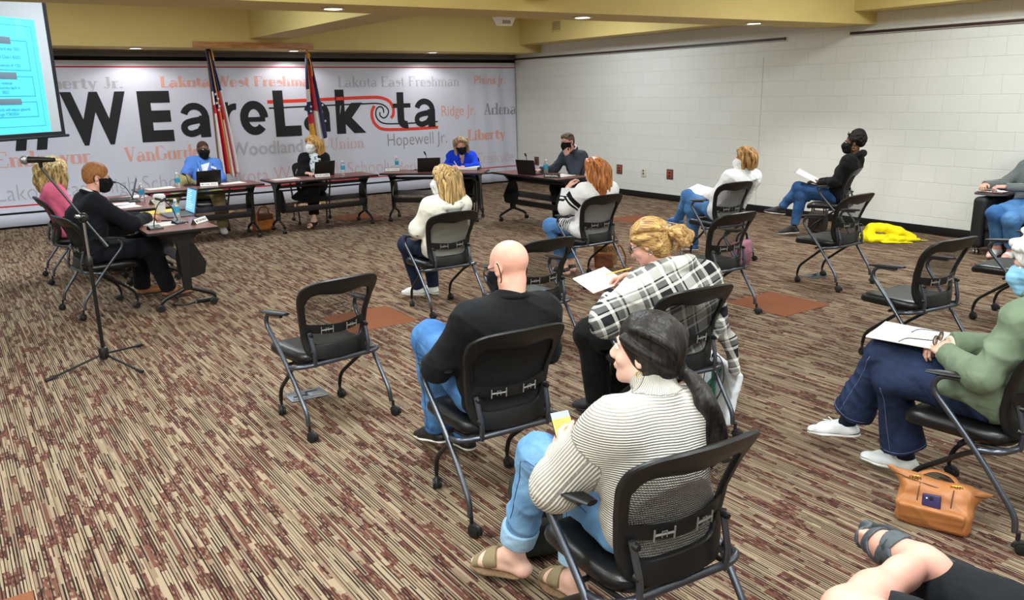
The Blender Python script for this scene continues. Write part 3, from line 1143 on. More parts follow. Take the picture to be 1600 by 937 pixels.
# grey tabs and words placed against the right end of the slide
for (x1, z0, z1, t) in ((-.66, 2.498, 2.574, 'Revenue'), (-.65, 2.114, 2.19, ''), (-.64, 1.833, 1.90, 'Q&A')):
    MB().box((-2.45, -.0085, z0), (x1, -.0035, z1), bev=.002).build('tab', M_slideb, slide)
    if t:
        s_text(t, x1 - .08, (z0 + z1) / 2 - .020, .042, M_slidew, True, .01)
for t, x1, z in (('in fiscal year 2025', -.54, 2.43), ('the Class I, 8.02%', -.55, 2.34), ('frequencies of 1.2%', -.57, 2.25), ('of revenue', -.74, 2.055), ('success back in', -.63, 2.005), ('2023.', -.80, 1.955), ('needs will impact general', -.53, 1.765), ('through 7/30/2024', -.71, 1.715)):
    s_text(t, x1, z, .036, M_slidet, True)

# ------------------------------------------------------------------ flags
M_gold = plain('gold_finial', (214, 178, 96), 0.25, metal=1.0, var=.05)
M_fringe = plain('gold_fringe', (222, 160, 48), 0.6, var=.15, scale=200, bump=.4, bscale=300)
M_pole = plain('flag_pole_wood', (120, 84, 48), 0.4, var=.1)
M_fr = plain('flag_red', (196, 30, 50), 0.6, var=.06)
M_fw = plain('flag_white', (228, 224, 228), 0.6, var=.04)
M_fb = plain('flag_blue', (30, 34, 84), 0.6, var=.1)


def flag_cloth(name, root, zt, zb, left, right, bands, pleats=4, amp=.05, seed=1):
    """furled flag: left(v), right(v) are the x extents, bands map (u, v) to a material"""
    mats = [M_fr, M_fw, M_fb, M_fringe]
    nu, nv = 48, 60
    V, F, MI = [], [], []
    rnd = random.Random(seed)
    ph = rnd.uniform(0, 6)
    for j in range(nv + 1):
        v = j / nv
        x0, x1 = left(v), right(v)
        for i in range(nu + 1):
            u = i / nu
            a = amp * (.35 + .65 * v)
            y = a * math.sin(2 * PI * pleats * u + ph + 1.1 * v) - .03 * math.sin(PI * u)
            x = x0 + (x1 - x0) * u + .25 * a * math.cos(2 * PI * pleats * u + ph + v)
            z = zt + (zb - zt) * v - .03 * math.sin(2 * PI * 1.5 * u + ph) * v
            V.append((x, y, z))
    for j in range(nv):
        for i in range(nu):
            a = j * (nu + 1) + i
            F.append((a, a + nu + 1, a + nu + 2, a + 1))
            MI.append(bands((i + .5) / nu, (j + .5) / nv))
    mb = MB()
    o = 0
    mb.add(V, F)
    mb.mi = MI
    ob = mb.build(name, mats, root, 0)
    md = ob.modifiers.new('solid', 'SOLIDIFY')
    md.thickness = .004
    return ob


def star(mb, x, y, z, r):
    V = [(x, y, z)]
    for k in range(10):
        rr = r if k % 2 == 0 else r * .42
        a = PI / 2 + k * PI / 5
        V.append((x + rr * math.cos(a), y, z + rr * math.sin(a)))
    mb.add(V, [(0, 1 + k, 1 + (k + 1) % 10) for k in range(10)], 0, False)


f1 = empty('flag_stand', (3.80, 13.75, 0), 0, 'furled national flag with gold fringe and eagle finial behind the man in the blue blazer', 'flag', 'flags in front of the banner')
MB().lathe([(.16, 0), (.165, .02), (.12, .05), (.035, .075), (.03, .16), (.02, .16)], 24).build('base', M_gold, f1)
MB().tube([(0, 0, .05), (0, 0, 2.70)], .013, 10).build('pole', M_pole, f1)
mb = MB().ball((0, 0, 2.71), .024).lathe([(.012, 2.66), (.016, 2.69), (.010, 2.72)], 12)
mb.ball((0, 0, 2.775), (.028, .026, .048)).ball((.010, -.02, 2.83), (.017, .02, .02)).tube([(.018, -.035, 2.83), (.034, -.045, 2.822)], [.008, .002], 8)
for s in (-1, 1):
    for k in range(5):
        t = k / 4
        mb.tube([(s * .018, .004, 2.80 - .006 * k), (s * (.075 + .012 * k), .006, 2.835 - .018 * k), (s * (.10 + .012 * math.sin(PI * t)), .008, 2.76 - .032 * k)], [.013, .014, .004], 8, flat=((0, 1, 0), .5))
mb.tube([(0, 0, 2.74), (0, .01, 2.70)], [.02, .03], 8, flat=((0, 1, 0), .4))
mb.build('eagle_finial', M_gold, f1)


def us_bands(u, v):
    if .40 < u < .53 and v > .03:
        return 3
    if u < .05 and v < .3:
        return 3
    if v < .34:
        return 2
    if v < .46 and .12 < u < .40:
        return 2
    if u < .12:
        return 0 if int(v * 14) % 3 == 0 and v < .65 else 1
    if u < .40:
        return 0
    if u < .66:
        return 1 if v > .55 else 0
    if u < .86:
        return 0
    return 1


fc = flag_cloth('flag_cloth', f1, 2.66, .62, lambda v: -.012 + .0 * v + .05 * v, lambda v: .05 + .40 * v ** 1.05 - .14 * v * v, us_bands, 3.5, .05, 3)
for k, (x, z) in enumerate(((.045, 1.93), (.075, 1.86), (.05, 1.79), (.085, 1.74), (.07, 1.68))):
    mb = MB()
    star(mb, x, -.085, z, .028)
    mb.build('star', M_fw, fc)
MB().tube(spline([(.02, -.07, 2.67), (.05, -.10, 2.60), (.07, -.10, 2.45)], 6), .012, 8).build('tassel_cord', M_fringe, fc)

f2 = empty('flag_stand', (5.42, 13.62, 0), 0, 'furled state flag with red, white and starred blue folds behind the blonde woman', 'flag', 'flags in front of the banner')
MB().lathe([(.16, 0), (.165, .02), (.12, .05), (.035, .075), (.03, .16), (.02, .16)], 24).build('base', M_gold, f2)
MB().tube([(0, 0, .05), (0, 0, 2.60)], .013, 10).build('pole', M_pole, f2)
MB().lathe([(.012, 2.58), (.020, 2.61), (.012, 2.63), (.024, 2.65), (.030, 2.675), (.018, 2.73), (.002, 2.775)], 16).build('spear_finial', M_gold, f2)


def oh_bands(u, v):
    if u < .16:
        return 2 if v < .36 else (1 if v < .50 else (2 if v < .64 else (0 if v < .74 else 3)))
    if u < .30:
        return 3 if v < .42 or v > .80 else (0 if v > .64 else 2)
    if u < .58:
        return 2 if v < .12 else (0 if v < .62 else 1)
    if u < .70:
        return 0 if v < .30 else 1
    return 2 if v < .90 else 1


fc = flag_cloth('flag_cloth', f2, 2.56, 1.02, lambda v: -.03 - .03 * math.sin(PI * v) + .05 * max(0, v - .8), lambda v: .05 + .30 * v - .06 * v * v, oh_bands, 3.0, .05, 8)
for k, (x, z) in enumerate(((.14, 1.98), (.18, 1.72), (.21, 1.45), (-.03, 1.70), (-.04, 1.62))):
    mb = MB()
    star(mb, x, -.075, z, .026)
    mb.build('star', M_fw, fc)
MB().ball((.0, -.05, 2.54), (.035, .03, .05)).tube(spline([(0, -.06, 2.52), (.02, -.09, 2.40), (.03, -.09, 2.2)], 6), .010, 8).build('tassel_cord', M_fringe, fc)

# ------------------------------------------------------------------ flip-top tables
M_mahog, nt, b = new_mat('mahogany_laminate')
tc = node(nt, 'ShaderNodeTexCoord')
mp = node(nt, 'ShaderNodeMapping')
mp.inputs['Scale'].default_value = (3, 30, 30)
link(nt, tc.outputs['Object'], mp.inputs['Vector'])
wv = node(nt, 'ShaderNodeTexNoise')
wv.inputs['Scale'].default_value = 3
wv.inputs['Detail'].default_value = 5
link(nt, mp.outputs[0], wv.inputs['Vector'])
cr = node(nt, 'ShaderNodeValToRGB')
cr.color_ramp.elements[0].position, cr.color_ramp.elements[0].color = .3, srgb(104, 58, 52)
cr.color_ramp.elements[1].position, cr.color_ramp.elements[1].color = .7, srgb(138, 82, 74)
link(nt, wv.outputs['Fac'], cr.inputs['Fac'])
link(nt, cr.outputs['Color'], b.inputs['Base Color'])
b.inputs['Roughness'].default_value = 0.32
M_tblk = plain('table_black_metal', (11, 11, 12), 0.4, var=.12)
M_perf = plain('perforated_panel', (44, 44, 46), 0.4, metal=.4, var=.15, scale=300)
TL_, TD_ = 1.56, .61


def make_table():
    """local x along the table, -y toward the open floor, +y toward the sitter"""
    root = empty('flip_top_table')
    top = MB().box((-TL_ / 2, -TD_ / 2, .708), (TL_ / 2, TD_ / 2, .7345), bev=.002).build('edge_band', M_tblk, root)
    MB().box((-TL_ / 2 + .004, -TD_ / 2 + .004, .730), (TL_ / 2 - .004, TD_ / 2 - .004, .7355)).build('tabletop', M_mahog, root)
    for s in (-1, 1):
        x = s * (TL_ / 2 - .11)
        mb = MB()
        # column: flared under the top, slim below
        prof = [(.706, -.19, .19), (.66, -.12, .11), (.60, -.062, .055), (.50, -.045, .045), (.22, -.035, .035), (.17, -.04, .04)]
        V, F = [], []
        for z, a, b_ in prof:
            V += [(x - .024, a, z), (x + .024, a, z), (x + .024, b_, z), (x - .024, b_, z)]
        for i in range(len(prof) - 1):
            o = 4 * i
            for k in range(4):
                F.append((o + k, o + 4 + k, o + 4 + (k + 1) % 4, o + (k + 1) % 4))
        F += [(0, 1, 2, 3), tuple(4 * (len(prof) - 1) + k for k in (3, 2, 1, 0))]
        mb.add(V, F, 0, False)
        lg = mb.build('leg', M_tblk, root)
        mb = MB().tube(fillet([(x, -.235, .085), (x, -.205, .112), (x, 0, .195), (x, .205, .112), (x, .235, .085)], .04), [.019] * 50 if False else .020, 10, flat=((1, 0, 0), .9))
        mb.build('foot', M_tblk, lg)
        for yy in (-.235, .235):
            w = MB().tube([(x, yy, .09), (x, yy, .06)], .011, 8)
            hood = [(x, yy + .016 + .028 * math.cos(R(-20 + 25 * i)), .030 + .028 * math.sin(R(-20 + 25 * i))) for i in range(9)]
            w.tube(hood, .013, 8)
            c = w.build('caster', M_rubber, lg)
            w = MB()
            for sx in (-1, 1):
                w.lathe([(.003, -.009), (.026, -.008), (.029, 0), (.026, .008), (.003, .009)], 18, (x + sx * .014, yy + .016, .030), 'x')
            w.build('wheel', M_rubber, c)
        # rounded cheek that carries the modesty shelf
        xc = s * (TL_ / 2 - .16)
        pts = fillet([(-.20, .40), (-.10, .60), (.02, .60), (.06, .50), (.06, .30), (-.06, .26), (-.18, .30)], .05, 5)
        V = [(xc - .008, p[0], p[1]) for p in pts] + [(xc + .008, p[0], p[1]) for p in pts]
        n = len(pts)
        F = [tuple(range(n)), tuple(range(2 * n - 1, n - 1, -1))] + [(i, (i + 1) % n, n + (i + 1) % n, n + i) for i in range(n)]
        MB().add(V, F, 0, False).build('cheek', M_tblk, lg)
    MB().box((-TL_ / 2 + .12, -.03, .615), (TL_ / 2 - .12, .03, .655), bev=.006).build('beam', M_tblk, root)
    MB().grid(lambda u, v: (-TL_ / 2 + .165 + (TL_ - .33) * u, -.14 + .20 * v, .40 + .045 * v), 2, 2, thick=.004).build('shelf', M_perf, root)
    MB().box((-TL_ / 2 + .165, -.175, .285), (TL_ / 2 - .165, -.163, .365), bev=.004).build('modesty_rail', M_tblk, root)
    return root


TABLES = dict(
    T1=(1.69, 8.22, -90), T2=(1.73, 10.03, -90), T3=(2.80, 11.17, 0), T4=(4.50, 11.17, 0),
    T5=(6.115, 10.655, -44.2), T6=(6.96, 9.16, 90))
TB_LABEL = dict(
    T1='mahogany flip-top table with two gooseneck microphones, in front of the man in the dark suit',
    T2='mahogany table with papers and dark laptop in front of the woman in pink',
    T3='mahogany table in front of the man in the blue blazer',
    T4='mahogany table in front of the blonde woman with the white mask',
    T5='mahogany table set at an angle before the woman in the royal blue blouse',
    T6='mahogany table near the block wall, in front of the man in the grey jacket')
_t0 = None
for k, (x, y, a) in TABLES.items():
    if _t0 is None:
        o = _t0 = make_table()
    else:
        o = copy_tree(_t0)
    o.location = (x, y, 0)
    # T1/T2: sitter at -x side; T6: sitter at +x side
    o.rotation_euler = (0, 0, R({'T1': 90, 'T2': 90, 'T6': -90}.get(k, a)))
    tag(o, TB_LABEL[k], 'table', 'flip-top tables of the board')

TT = 0.7355
M_lap = plain('laptop_black', (13, 13, 14), 0.4, var=.1)
M_lapg = plain('laptop_grey', (96, 100, 108), 0.35, metal=.4, var=.06)
M_keys = plain('keyboard_dark', (34, 35, 38), 0.5, var=.3, scale=300)
M_lit = glow('lit_screen', (110, 178, 226), .75)
M_litw = glow('lit_screen_text', (196, 226, 246), .8)
M_dim = glow('dim_screen', (62, 78, 104), .45)
M_paper, nt, b = new_mat('printed_paper')
b.inputs['Base Color'].default_value = srgb(232, 230, 226)
b.inputs['Roughness'].default_value = .8
M_paper = plain('white_paper', (236, 234, 230), .8, var=.02)
M_ptext = plain('print_grey', (138, 138, 142), .8, var=.05)
M_yel = plain('yellow_folder', (232, 196, 84), .7, var=.05)
M_bottle, nt, b = new_mat('clear_plastic')
b.inputs['Base Color'].default_value = (.93, .96, 1, 1)
b.inputs['Roughness'].default_value = .08
b.inputs['Transmission Weight'].default_value = .85
b.inputs['IOR'].default_value = 1.2
M_lblue = plain('bottle_label_blue', (44, 150, 190), .5, var=.08)
M_capw = plain('white_cap', (232, 232, 236), .4, var=.03)


def laptop(x, y, deg, label, tilt=15, w=.34, d=.235, screen=None, body=None):
    """user sits at local -y; lid hinged at +y"""
    e = empty('laptop', (x, y, TT), R(deg), label, 'laptop', 'laptops on the board tables')
    m = body or M_lap
    base = MB().box((-w / 2, -d, 0), (w / 2, 0, .016), bev=.004).build('base', m, e)
    MB().box((-w / 2 + .02, -d * .5, .0155), (w / 2 - .02, -.025, .0175)).build('keyboard', M_keys, base)
    MB().box((-.05, -d + .02, .0155), (.05, -d * .58, .017)).build('touchpad', m, base)
    M = Matrix.Translation((0, -.004, .012)) @ Matrix.Rotation(R(-tilt), 4, 'X')
    lid = MB().box((-w / 2, 0, 0), (w / 2, .008, d), bev=.003, mat=M).build('lid', m, e)
    p = MB().box((-w / 2 + .012, -.0012, .016), (w / 2 - .012, .001, d - .012), mat=M).build('screen', screen or M_dim, lid)
    if screen is M_lit:
        mb = MB()
        rr = random.Random(4)
        for i in range(9):
            z = d - .03 - i * .021
            mb.box((-w / 2 + .03, -.0022, z - .006), (-w / 2 + .03 + rr.uniform(.12, .27), -.0012, z), mat=M)
        mb.build('text_lines', M_litw, p)
    return e


def gooseneck(x, y, deg, tip, label, base_mat=None):
    """tip: local offset of the capsule from the base centre"""
    e = empty('gooseneck_microphone', (x, y, TT), R(deg), label, 'microphone', 'gooseneck microphones on the tables')
    b_ = MB()
    V = [(-.06, -.05, 0), (.06, -.05, 0), (.06, .05, 0), (-.06, .05, 0), (-.055, -.045, .016), (.055, -.045, .016), (.05, .045, .034), (-.05, .045, .034)]
    b_.add(V, [(3, 2, 1, 0), (4, 5, 6, 7), (0, 1, 5, 4), (1, 2, 6, 5), (2, 3, 7, 6), (3, 0, 4, 7)], 0, False)
    bo = b_.build('base', M_black, e)
    MB().box((-.014, -.035, .017), (.014, -.02, .026), bev=.003).build('button', M_adj, bo)
    t = np.array(tip, float)
    s0 = np.array((0, .025, .028))
    mid = s0 + (t - s0) * np.array((.35, .35, .62))
    pts = spline([s0, mid, s0 + (t - s0) * np.array((.75, .75, .93)), t], 8)
    MB().tube(pts, .0048, 8).build('gooseneck', M_black, e)
    d = _unit(np.array(pts[-1]) - np.array(pts[-3]))
    MB().tube([t - d * .01, t + d * .005, t + d * .05, t + d * .058], [.006, .012, .012, .006], 12).build('capsule', M_rubber, e)
    return e


def bottle(x, y, label, z=TT, s=1.0):
    e = empty('water_bottle', (x, y, z), 0, label, 'bottle', 'water bottles on the board tables')
    pr = [(.002, .002), (.026, 0), (.031, .006), (.031, .02), (.029, .05), (.031, .06), (.031, .125), (.029, .145), (.018, .175), (.0125, .185), (.0125, .198)]
    MB().lathe([(r_ * s, z_ * s) for r_, z_ in pr], 22).build('body', M_bottle, e)
    MB().lathe([(.0318 * s, .075 * s), (.0322 * s, .08 * s), (.0322 * s, .125 * s), (.0318 * s, .13 * s)], 22, cap=False).build('label', M_lblue, e)
    MB().lathe([(.0145 * s, .186 * s), (.015 * s, .19 * s), (.015 * s, .203 * s), (.0135 * s, .206 * s), (.001, .206 * s)], 18).build('cap', M_capw, e)
    return e


M_plate_dark = plain('name_plate_holder', (72, 66, 64), .35, metal=.5, var=.05)


def name_plate(x, y, deg, text, label, dark=False, w=.23):
    """faces local -y"""
    e = empty('name_plate', (x, y, TT), R(deg), label, 'name plate', 'name plates on the board tables')
    MB().add([(-w / 2, -.03, 0), (w / 2, -.03, 0), (w / 2, .03, 0), (-w / 2, .03, 0), (-w / 2, .004, .055), (w / 2, .004, .055)],
             [(3, 2, 1, 0), (0, 1, 5, 4), (2, 3, 4, 5), (1, 2, 5), (3, 0, 4)], 0, False).build('holder', M_plate_dark, e)

    def face(u, v, off):
        # sloped front face
        return (-w / 2 + w * u, -.03 + .034 * v - off * .85, .055 * v + off * .5)
    V = [face(.03, .14, .001), face(.97, .14, .001), face(.97, .88, .001), face(.03, .88, .001)]
    p = MB().add(V, [(0, 1, 2, 3)], 0, False).build('insert', M_black if dark else M_paper, e)
    mb = MB()
    fit_text(mb, text, lambda u, v: face(.08 + .84 * u, .32 + .38 * v, .003), .01)
    mb.build('lettering', M_paper if dark else M_black, p, 0)
    return e


def sheet(x, y, deg, w, h, label, z=TT, n=1, mat=None, name='paper_sheet', cat='paper', group='papers on the board tables', text=True):
    e = empty(name, (x, y, z), R(deg), label, cat, group)
    rr = random.Random(int(x * 1000))
    t = .0008 * n + .0006
    MB().grid(lambda u, v: (-w / 2 + w * u, -h / 2 + h * v, t + .004 * (u * v) ** 3), 8, 8, thick=t).build('sheet', mat or M_paper, e)
    if text:
        mb = MB()
        for i in range(int(h / .013) - 3):
            yy = h / 2 - .03 - i * .013
            a = -w / 2 + .02
            lw = rr.uniform(.6, .95) * (w - .04)
            mb.add([(a, yy - .0022, t + .0045), (a + lw, yy - .0022, t + .0045), (a + lw, yy, t + .0045), (a, yy, t + .0045)], [(0, 1, 2, 3)], 0, False)
        mb.build('print', M_ptext, e)
    return e


# table of the man in the suit
laptop(2.005, 8.47, -90, 'grey laptop with lit pale blue screen facing the man in the dark suit', 12, .36, .25, M_lit, M_lapg)
gooseneck(1.50, 7.66, 8, (.10, .05, .235), 'gooseneck microphone nearest the table end, in front of the man in the suit')
gooseneck(1.76, 7.87, 20, (-.10, .09, .225), 'second gooseneck microphone beside the water bottle on the near left table')
bottle(1.79, 8.09, 'water bottle in front of the white cup on the near left table')
e = empty('drink_cup', (1.80, 8.80, TT), 0, 'tall white insulated cup with lid beside the lit laptop', 'cup')
MB().lathe([(.002, .001), (.040, 0), (.045, .01), (.056, .155), (.056, .16)], 28).build('cup_body', M_capw, e)
MB().lathe([(.059, .150), (.061, .155), (.061, .170), (.054, .176), (.05, .186), (.046, .188), (.001, .186)], 28).build('lid', M_capw, e)
mb = MB().tube([(-.020, -.052, .085), (0.0, -.0545, .120), (.020, -.052, .085), (-.020, -.052, .085)], .002, 6)
mb.build('triangle_logo', M_ptext, e)
name_plate(1.915, 7.765, 48, 'MATTHEW MILLER', 'name plate at the end of the near left table')
sheet(1.66, 7.93, 5, .30, .22, 'white sheet under the gooseneck microphones on the near left table', n=3)
sheet(1.50, 8.10, 80, .28, .2, "white sheet under the suited man's hand", n=3)
sheet(1.60, 8.80, 10, .32, .24, 'yellow folder beside the arm of the man in the suit', n=4, mat=M_yel, name='paper_folder', cat='folder', text=False)
sheet(1.86, 8.86, 2, .22, .26, 'second yellow folder, behind the white cup', n=4, mat=M_yel, name='paper_folder', cat='folder', text=False)
e = empty('pen', (1.66, 8.15, TT), 0, 'dark pen lying in front of the lit laptop', 'pen')
MB().tube([(0, .0, .006), (.10, -.10, .006), (.108, -.108, .006)], [.005, .005, .001], 8).build('barrel', M_black, e)

# table of the woman in pink
laptop(1.80, 10.26, -100, 'laptop with dark screen in front of the woman in pink', 18, .34, .24, M_dim)
gooseneck(1.76, 9.92, 0, (-.16, .05, .235), 'gooseneck microphone in front of the dark-screen laptop')
bottle(1.86, 9.99, 'water bottle beside the dark-screen laptop of the woman in pink')
name_plate(1.93, 9.66, 56, 'JULIE SHAFFER', 'name plate on the table of the woman in pink')
for i, (x, y, a, lab) in enumerate(((1.60, 9.55, 12, 'white papers at the near end of the table of the woman in pink'), (1.62, 9.86, -8, 'white papers before the gooseneck microphone of the woman in pink'), (1.85, 10.5, 20, 'white papers beyond the dark-screen laptop'))):
    sheet(x, y, a, .27, .22, lab, n=3)

# table of the man in the blue blazer
bottle(2.52, 11.12, 'water bottle in front of the man in the blue blazer')
gooseneck(2.70, 11.31, 180, (.04, .05, .15), 'small low black microphone left of the laptop of the man in the blue blazer')
laptop(2.94, 11.21, 184, 'black laptop seen from behind before the man in the blue blazer', 12, .33, .19)
name_plate(2.895, 11.035, -14, 'MICHAEL PEARL', 'name plate before the laptop of the man in the blue blazer')
sheet(2.33, 11.26, 6, .34, .20, 'white papers at the left end of the table of the man in the blue blazer', n=6)
sheet(3.25, 11.22, 10, .32, .20, 'white papers right of the laptop of the man in the blue blazer', n=3)

# table of the blonde woman
laptop(4.61, 11.28, 190, 'black laptop seen from behind before the blonde woman with the white mask', 12, .34, .205)
name_plate(4.49, 11.07, -6, 'KELLEY CASPER', 'white name plate before the laptop of the blonde woman')
bottle(4.875, 11.21, 'water bottle right of the laptop of the blonde woman')
sheet(4.0, 11.22, 4, .36, .22, 'white papers at the left end of the table of the blonde woman', n=4)

# table of the woman in royal blue
name_plate(5.645, 11.135, -28, 'LYNDA O\'CONNOR', 'name plate at the left end of the angled table')
bottle(5.83, 11.33, 'water bottle behind the name plate on the angled table')
laptop(6.0, 10.63, 154, 'black laptop seen from behind on the angled table', 12, .34, .205)
gooseneck(6.16, 10.96, 150, (.02, .04, .235), 'gooseneck microphone rising behind the laptop on the angled table')
e = empty('car_keys', (5.95, 11.03, TT), 0.4, 'small dark bunch of keys left of the laptop on the angled table', 'keys')
MB().tube([(.03 * math.cos(a * .7), .03 * math.sin(a * .7), .005) for a in range(10)], .003, 6).build('key_ring', M_steel, e)
MB().box((.02, -.02, 0), (.085, .015, .014), bev=.005).build('fob', M_black, e)
MB().box((-.09, -.008, .001), (-.02, .006, .005), bev=.001).build('key', M_steel, e)
e = empty('ring_binder', (6.63, 10.50, TT), R(-44), 'open black binder full of white paper before the woman in royal blue', 'binder')
MB().box((-.16, -.13, 0), (.16, .13, .006), bev=.002).box((.148, -.13, 0), (.16, .13, .04), bev=.002).build('cover', M_black, e)
MB().add([(-.15, -.12, .006), (.145, -.12, .006), (.145, .12, .006), (-.15, .12, .006), (-.15, -.12, .028), (.145, -.12, .048), (.145, .12, .048), (-.15, .12, .028)],
         [(3, 2, 1, 0), (4, 5, 6, 7), (0, 1, 5, 4), (1, 2, 6, 5), (2, 3, 7, 6), (3, 0, 4, 7)], 0, False).build('pages', M_paper, e)
sheet(6.42, 10.76, -44, .24, .2, 'white sheet under the pen of the woman in royal blue', n=3)

# table of the man in the grey jacket
laptop(6.765, 9.20, 105, 'black laptop on the table near the block wall', 14, .33, .205)
gooseneck(7.02, 9.50, 90, (-.02, .06, .235), 'gooseneck microphone behind the laptop near the block wall')
bottle(7.02, 9.09, 'water bottle before the arm of the man in the grey jacket')
name_plate(6.745, 8.60, -62, 'BRAD LOVELL', 'dark name plate with white letters at the near end of the right table', dark=True)
e = empty('paper_cup', (7.12, 9.33, TT), 0, 'white patterned paper cup behind the laptop near the block wall', 'cup')
MB().lathe([(.002, .001), (.028, 0), (.038, .10), (.040, .104), (.037, .104), (.027, .006), (.001, .005)], 24, cap=False).build('cup_wall', M_capw, e)
MB().lathe([(.0315, .032), (.0355, .072)], 24, cap=False).build('printed_band', M_lblue, e)
sheet(7.02, 8.75, 8, .34, .26, 'white papers beside the dark name plate on the right table', n=3)

# ------------------------------------------------------------------ microphone stand
e = empty('microphone_stand', (.77, 6.26, 0), 0, 'black boom microphone stand with tripod feet standing on the open carpet', 'microphone stand')
M_mst = plain('stand_black', (11, 11, 12), .35, var=.1)
MB().tube([(0, 0, .055), (0, 0, .78)], .0135, 12).build('lower_tube', M_mst, e)
MB().tube([(0, 0, .76), (0, 0, 1.06)], .0095, 12).build('upper_tube', M_steel, e)
MB().lathe([(.015, .73), (.021, .735), (.021, .79), (.014, .80)], 14).build('height_clutch', M_mst, e)
MB().lathe([(.016, .035), (.034, .05), (.034, .10), (.026, .125), (.015, .13)], 16).build('hub', M_mst, e)
for (x, y) in ((-.375, -.16), (.195, -.445), (.17, .17)):
    d = np.array((x, y)) / math.hypot(x, y)
    L = .40
    lg = MB().tube([(d[0] * .02, d[1] * .02, .075), (d[0] * L, d[1] * L, .013)], .0085, 8).build('leg', M_mst, e)
    MB().tube([(d[0] * (L - .02), d[1] * (L - .02), .016), (d[0] * (L + .035), d[1] * (L + .035), .012)], .012, 8).build('rubber_foot', M_rubber, lg)
clutch = np.array((0, 0, 1.07))
ax = np.array((0.815, -0.579, 0)) * -1
bd = _unit(ax * .27 + np.array((0, 0, .40)))
MB().ball(tuple(clutch), (.034, .034, .036)).tube([clutch - np.array((.0, .05, 0)), clutch + np.array((0, .03, 0))], .016, 10).build('boom_clutch', M_mst, e)
MB().tube([clutch + np.array((-.05, -.02, .02)), clutch + np.array((-.018, -.01, .01))], [.012, .014], 8).build('wing_nut', M_steel, e)
bo = MB().tube([clutch - bd * .24, clutch + bd * .42], .0085, 10).build('boom', M_mst, e)
MB().tube([clutch - bd * .25, clutch - bd * .17], .013, 10).build('counterweight', M_mst, bo)
tipb = clutch + bd * .42
md = _unit(np.array((0.815, -0.579, 0)) * 1.0 + np.array((0, 0, -.02)))
mh = tipb + np.array((0, 0, .055))
MB().tube([tipb, tipb + np.array((0, 0, .03)), mh], [.011, .014, .022], 10).build('mic_clip', M_mst, e)
e2 = empty('handheld_microphone', tuple(np.array((.77, 6.26, 0)) + mh), 0, 'black handheld microphone with round silver grille clipped on top of the stand', 'microphone')
MB().tube([md * .10, md * .06, md * -.06, md * -.075], [.014, .0165, .022, .024], 14).build('body', M_mst, e2)
g = MB().ball(tuple(md * -.105), .031, 16).build('grille', plain('steel_grille', (150, 152, 156), .4, metal=.7, var=.2, scale=400, bump=.4, bscale=700), e2)
MB().tube([md * -.100 , md * -.107], .0325, 18).build('grille_band', M_steel, e2)

# ------------------------------------------------------------------ smooth solid modelling (fields + surface nets) for bodies and cloth
def A3(*p):
    return np.array(p, float)


def rotm(yaw=0, pitch=0, roll=0):
    """yaw turns left (+z), pitch nods down, roll tips to the right shoulder; columns are right, forward, up"""
    cy, sy = math.cos(R(yaw)), math.sin(R(yaw))
    cp, sp = math.cos(R(-pitch)), math.sin(R(-pitch))
    cr, sr = math.cos(R(roll)), math.sin(R(roll))
    Z = np.array([[cy, -sy, 0], [sy, cy, 0], [0, 0, 1]])
    X = np.array([[1, 0, 0], [0, cp, -sp], [0, sp, cp]])
    Y = np.array([[cr, 0, sr], [0, 1, 0], [-sr, 0, cr]])
    return Z @ X @ Y


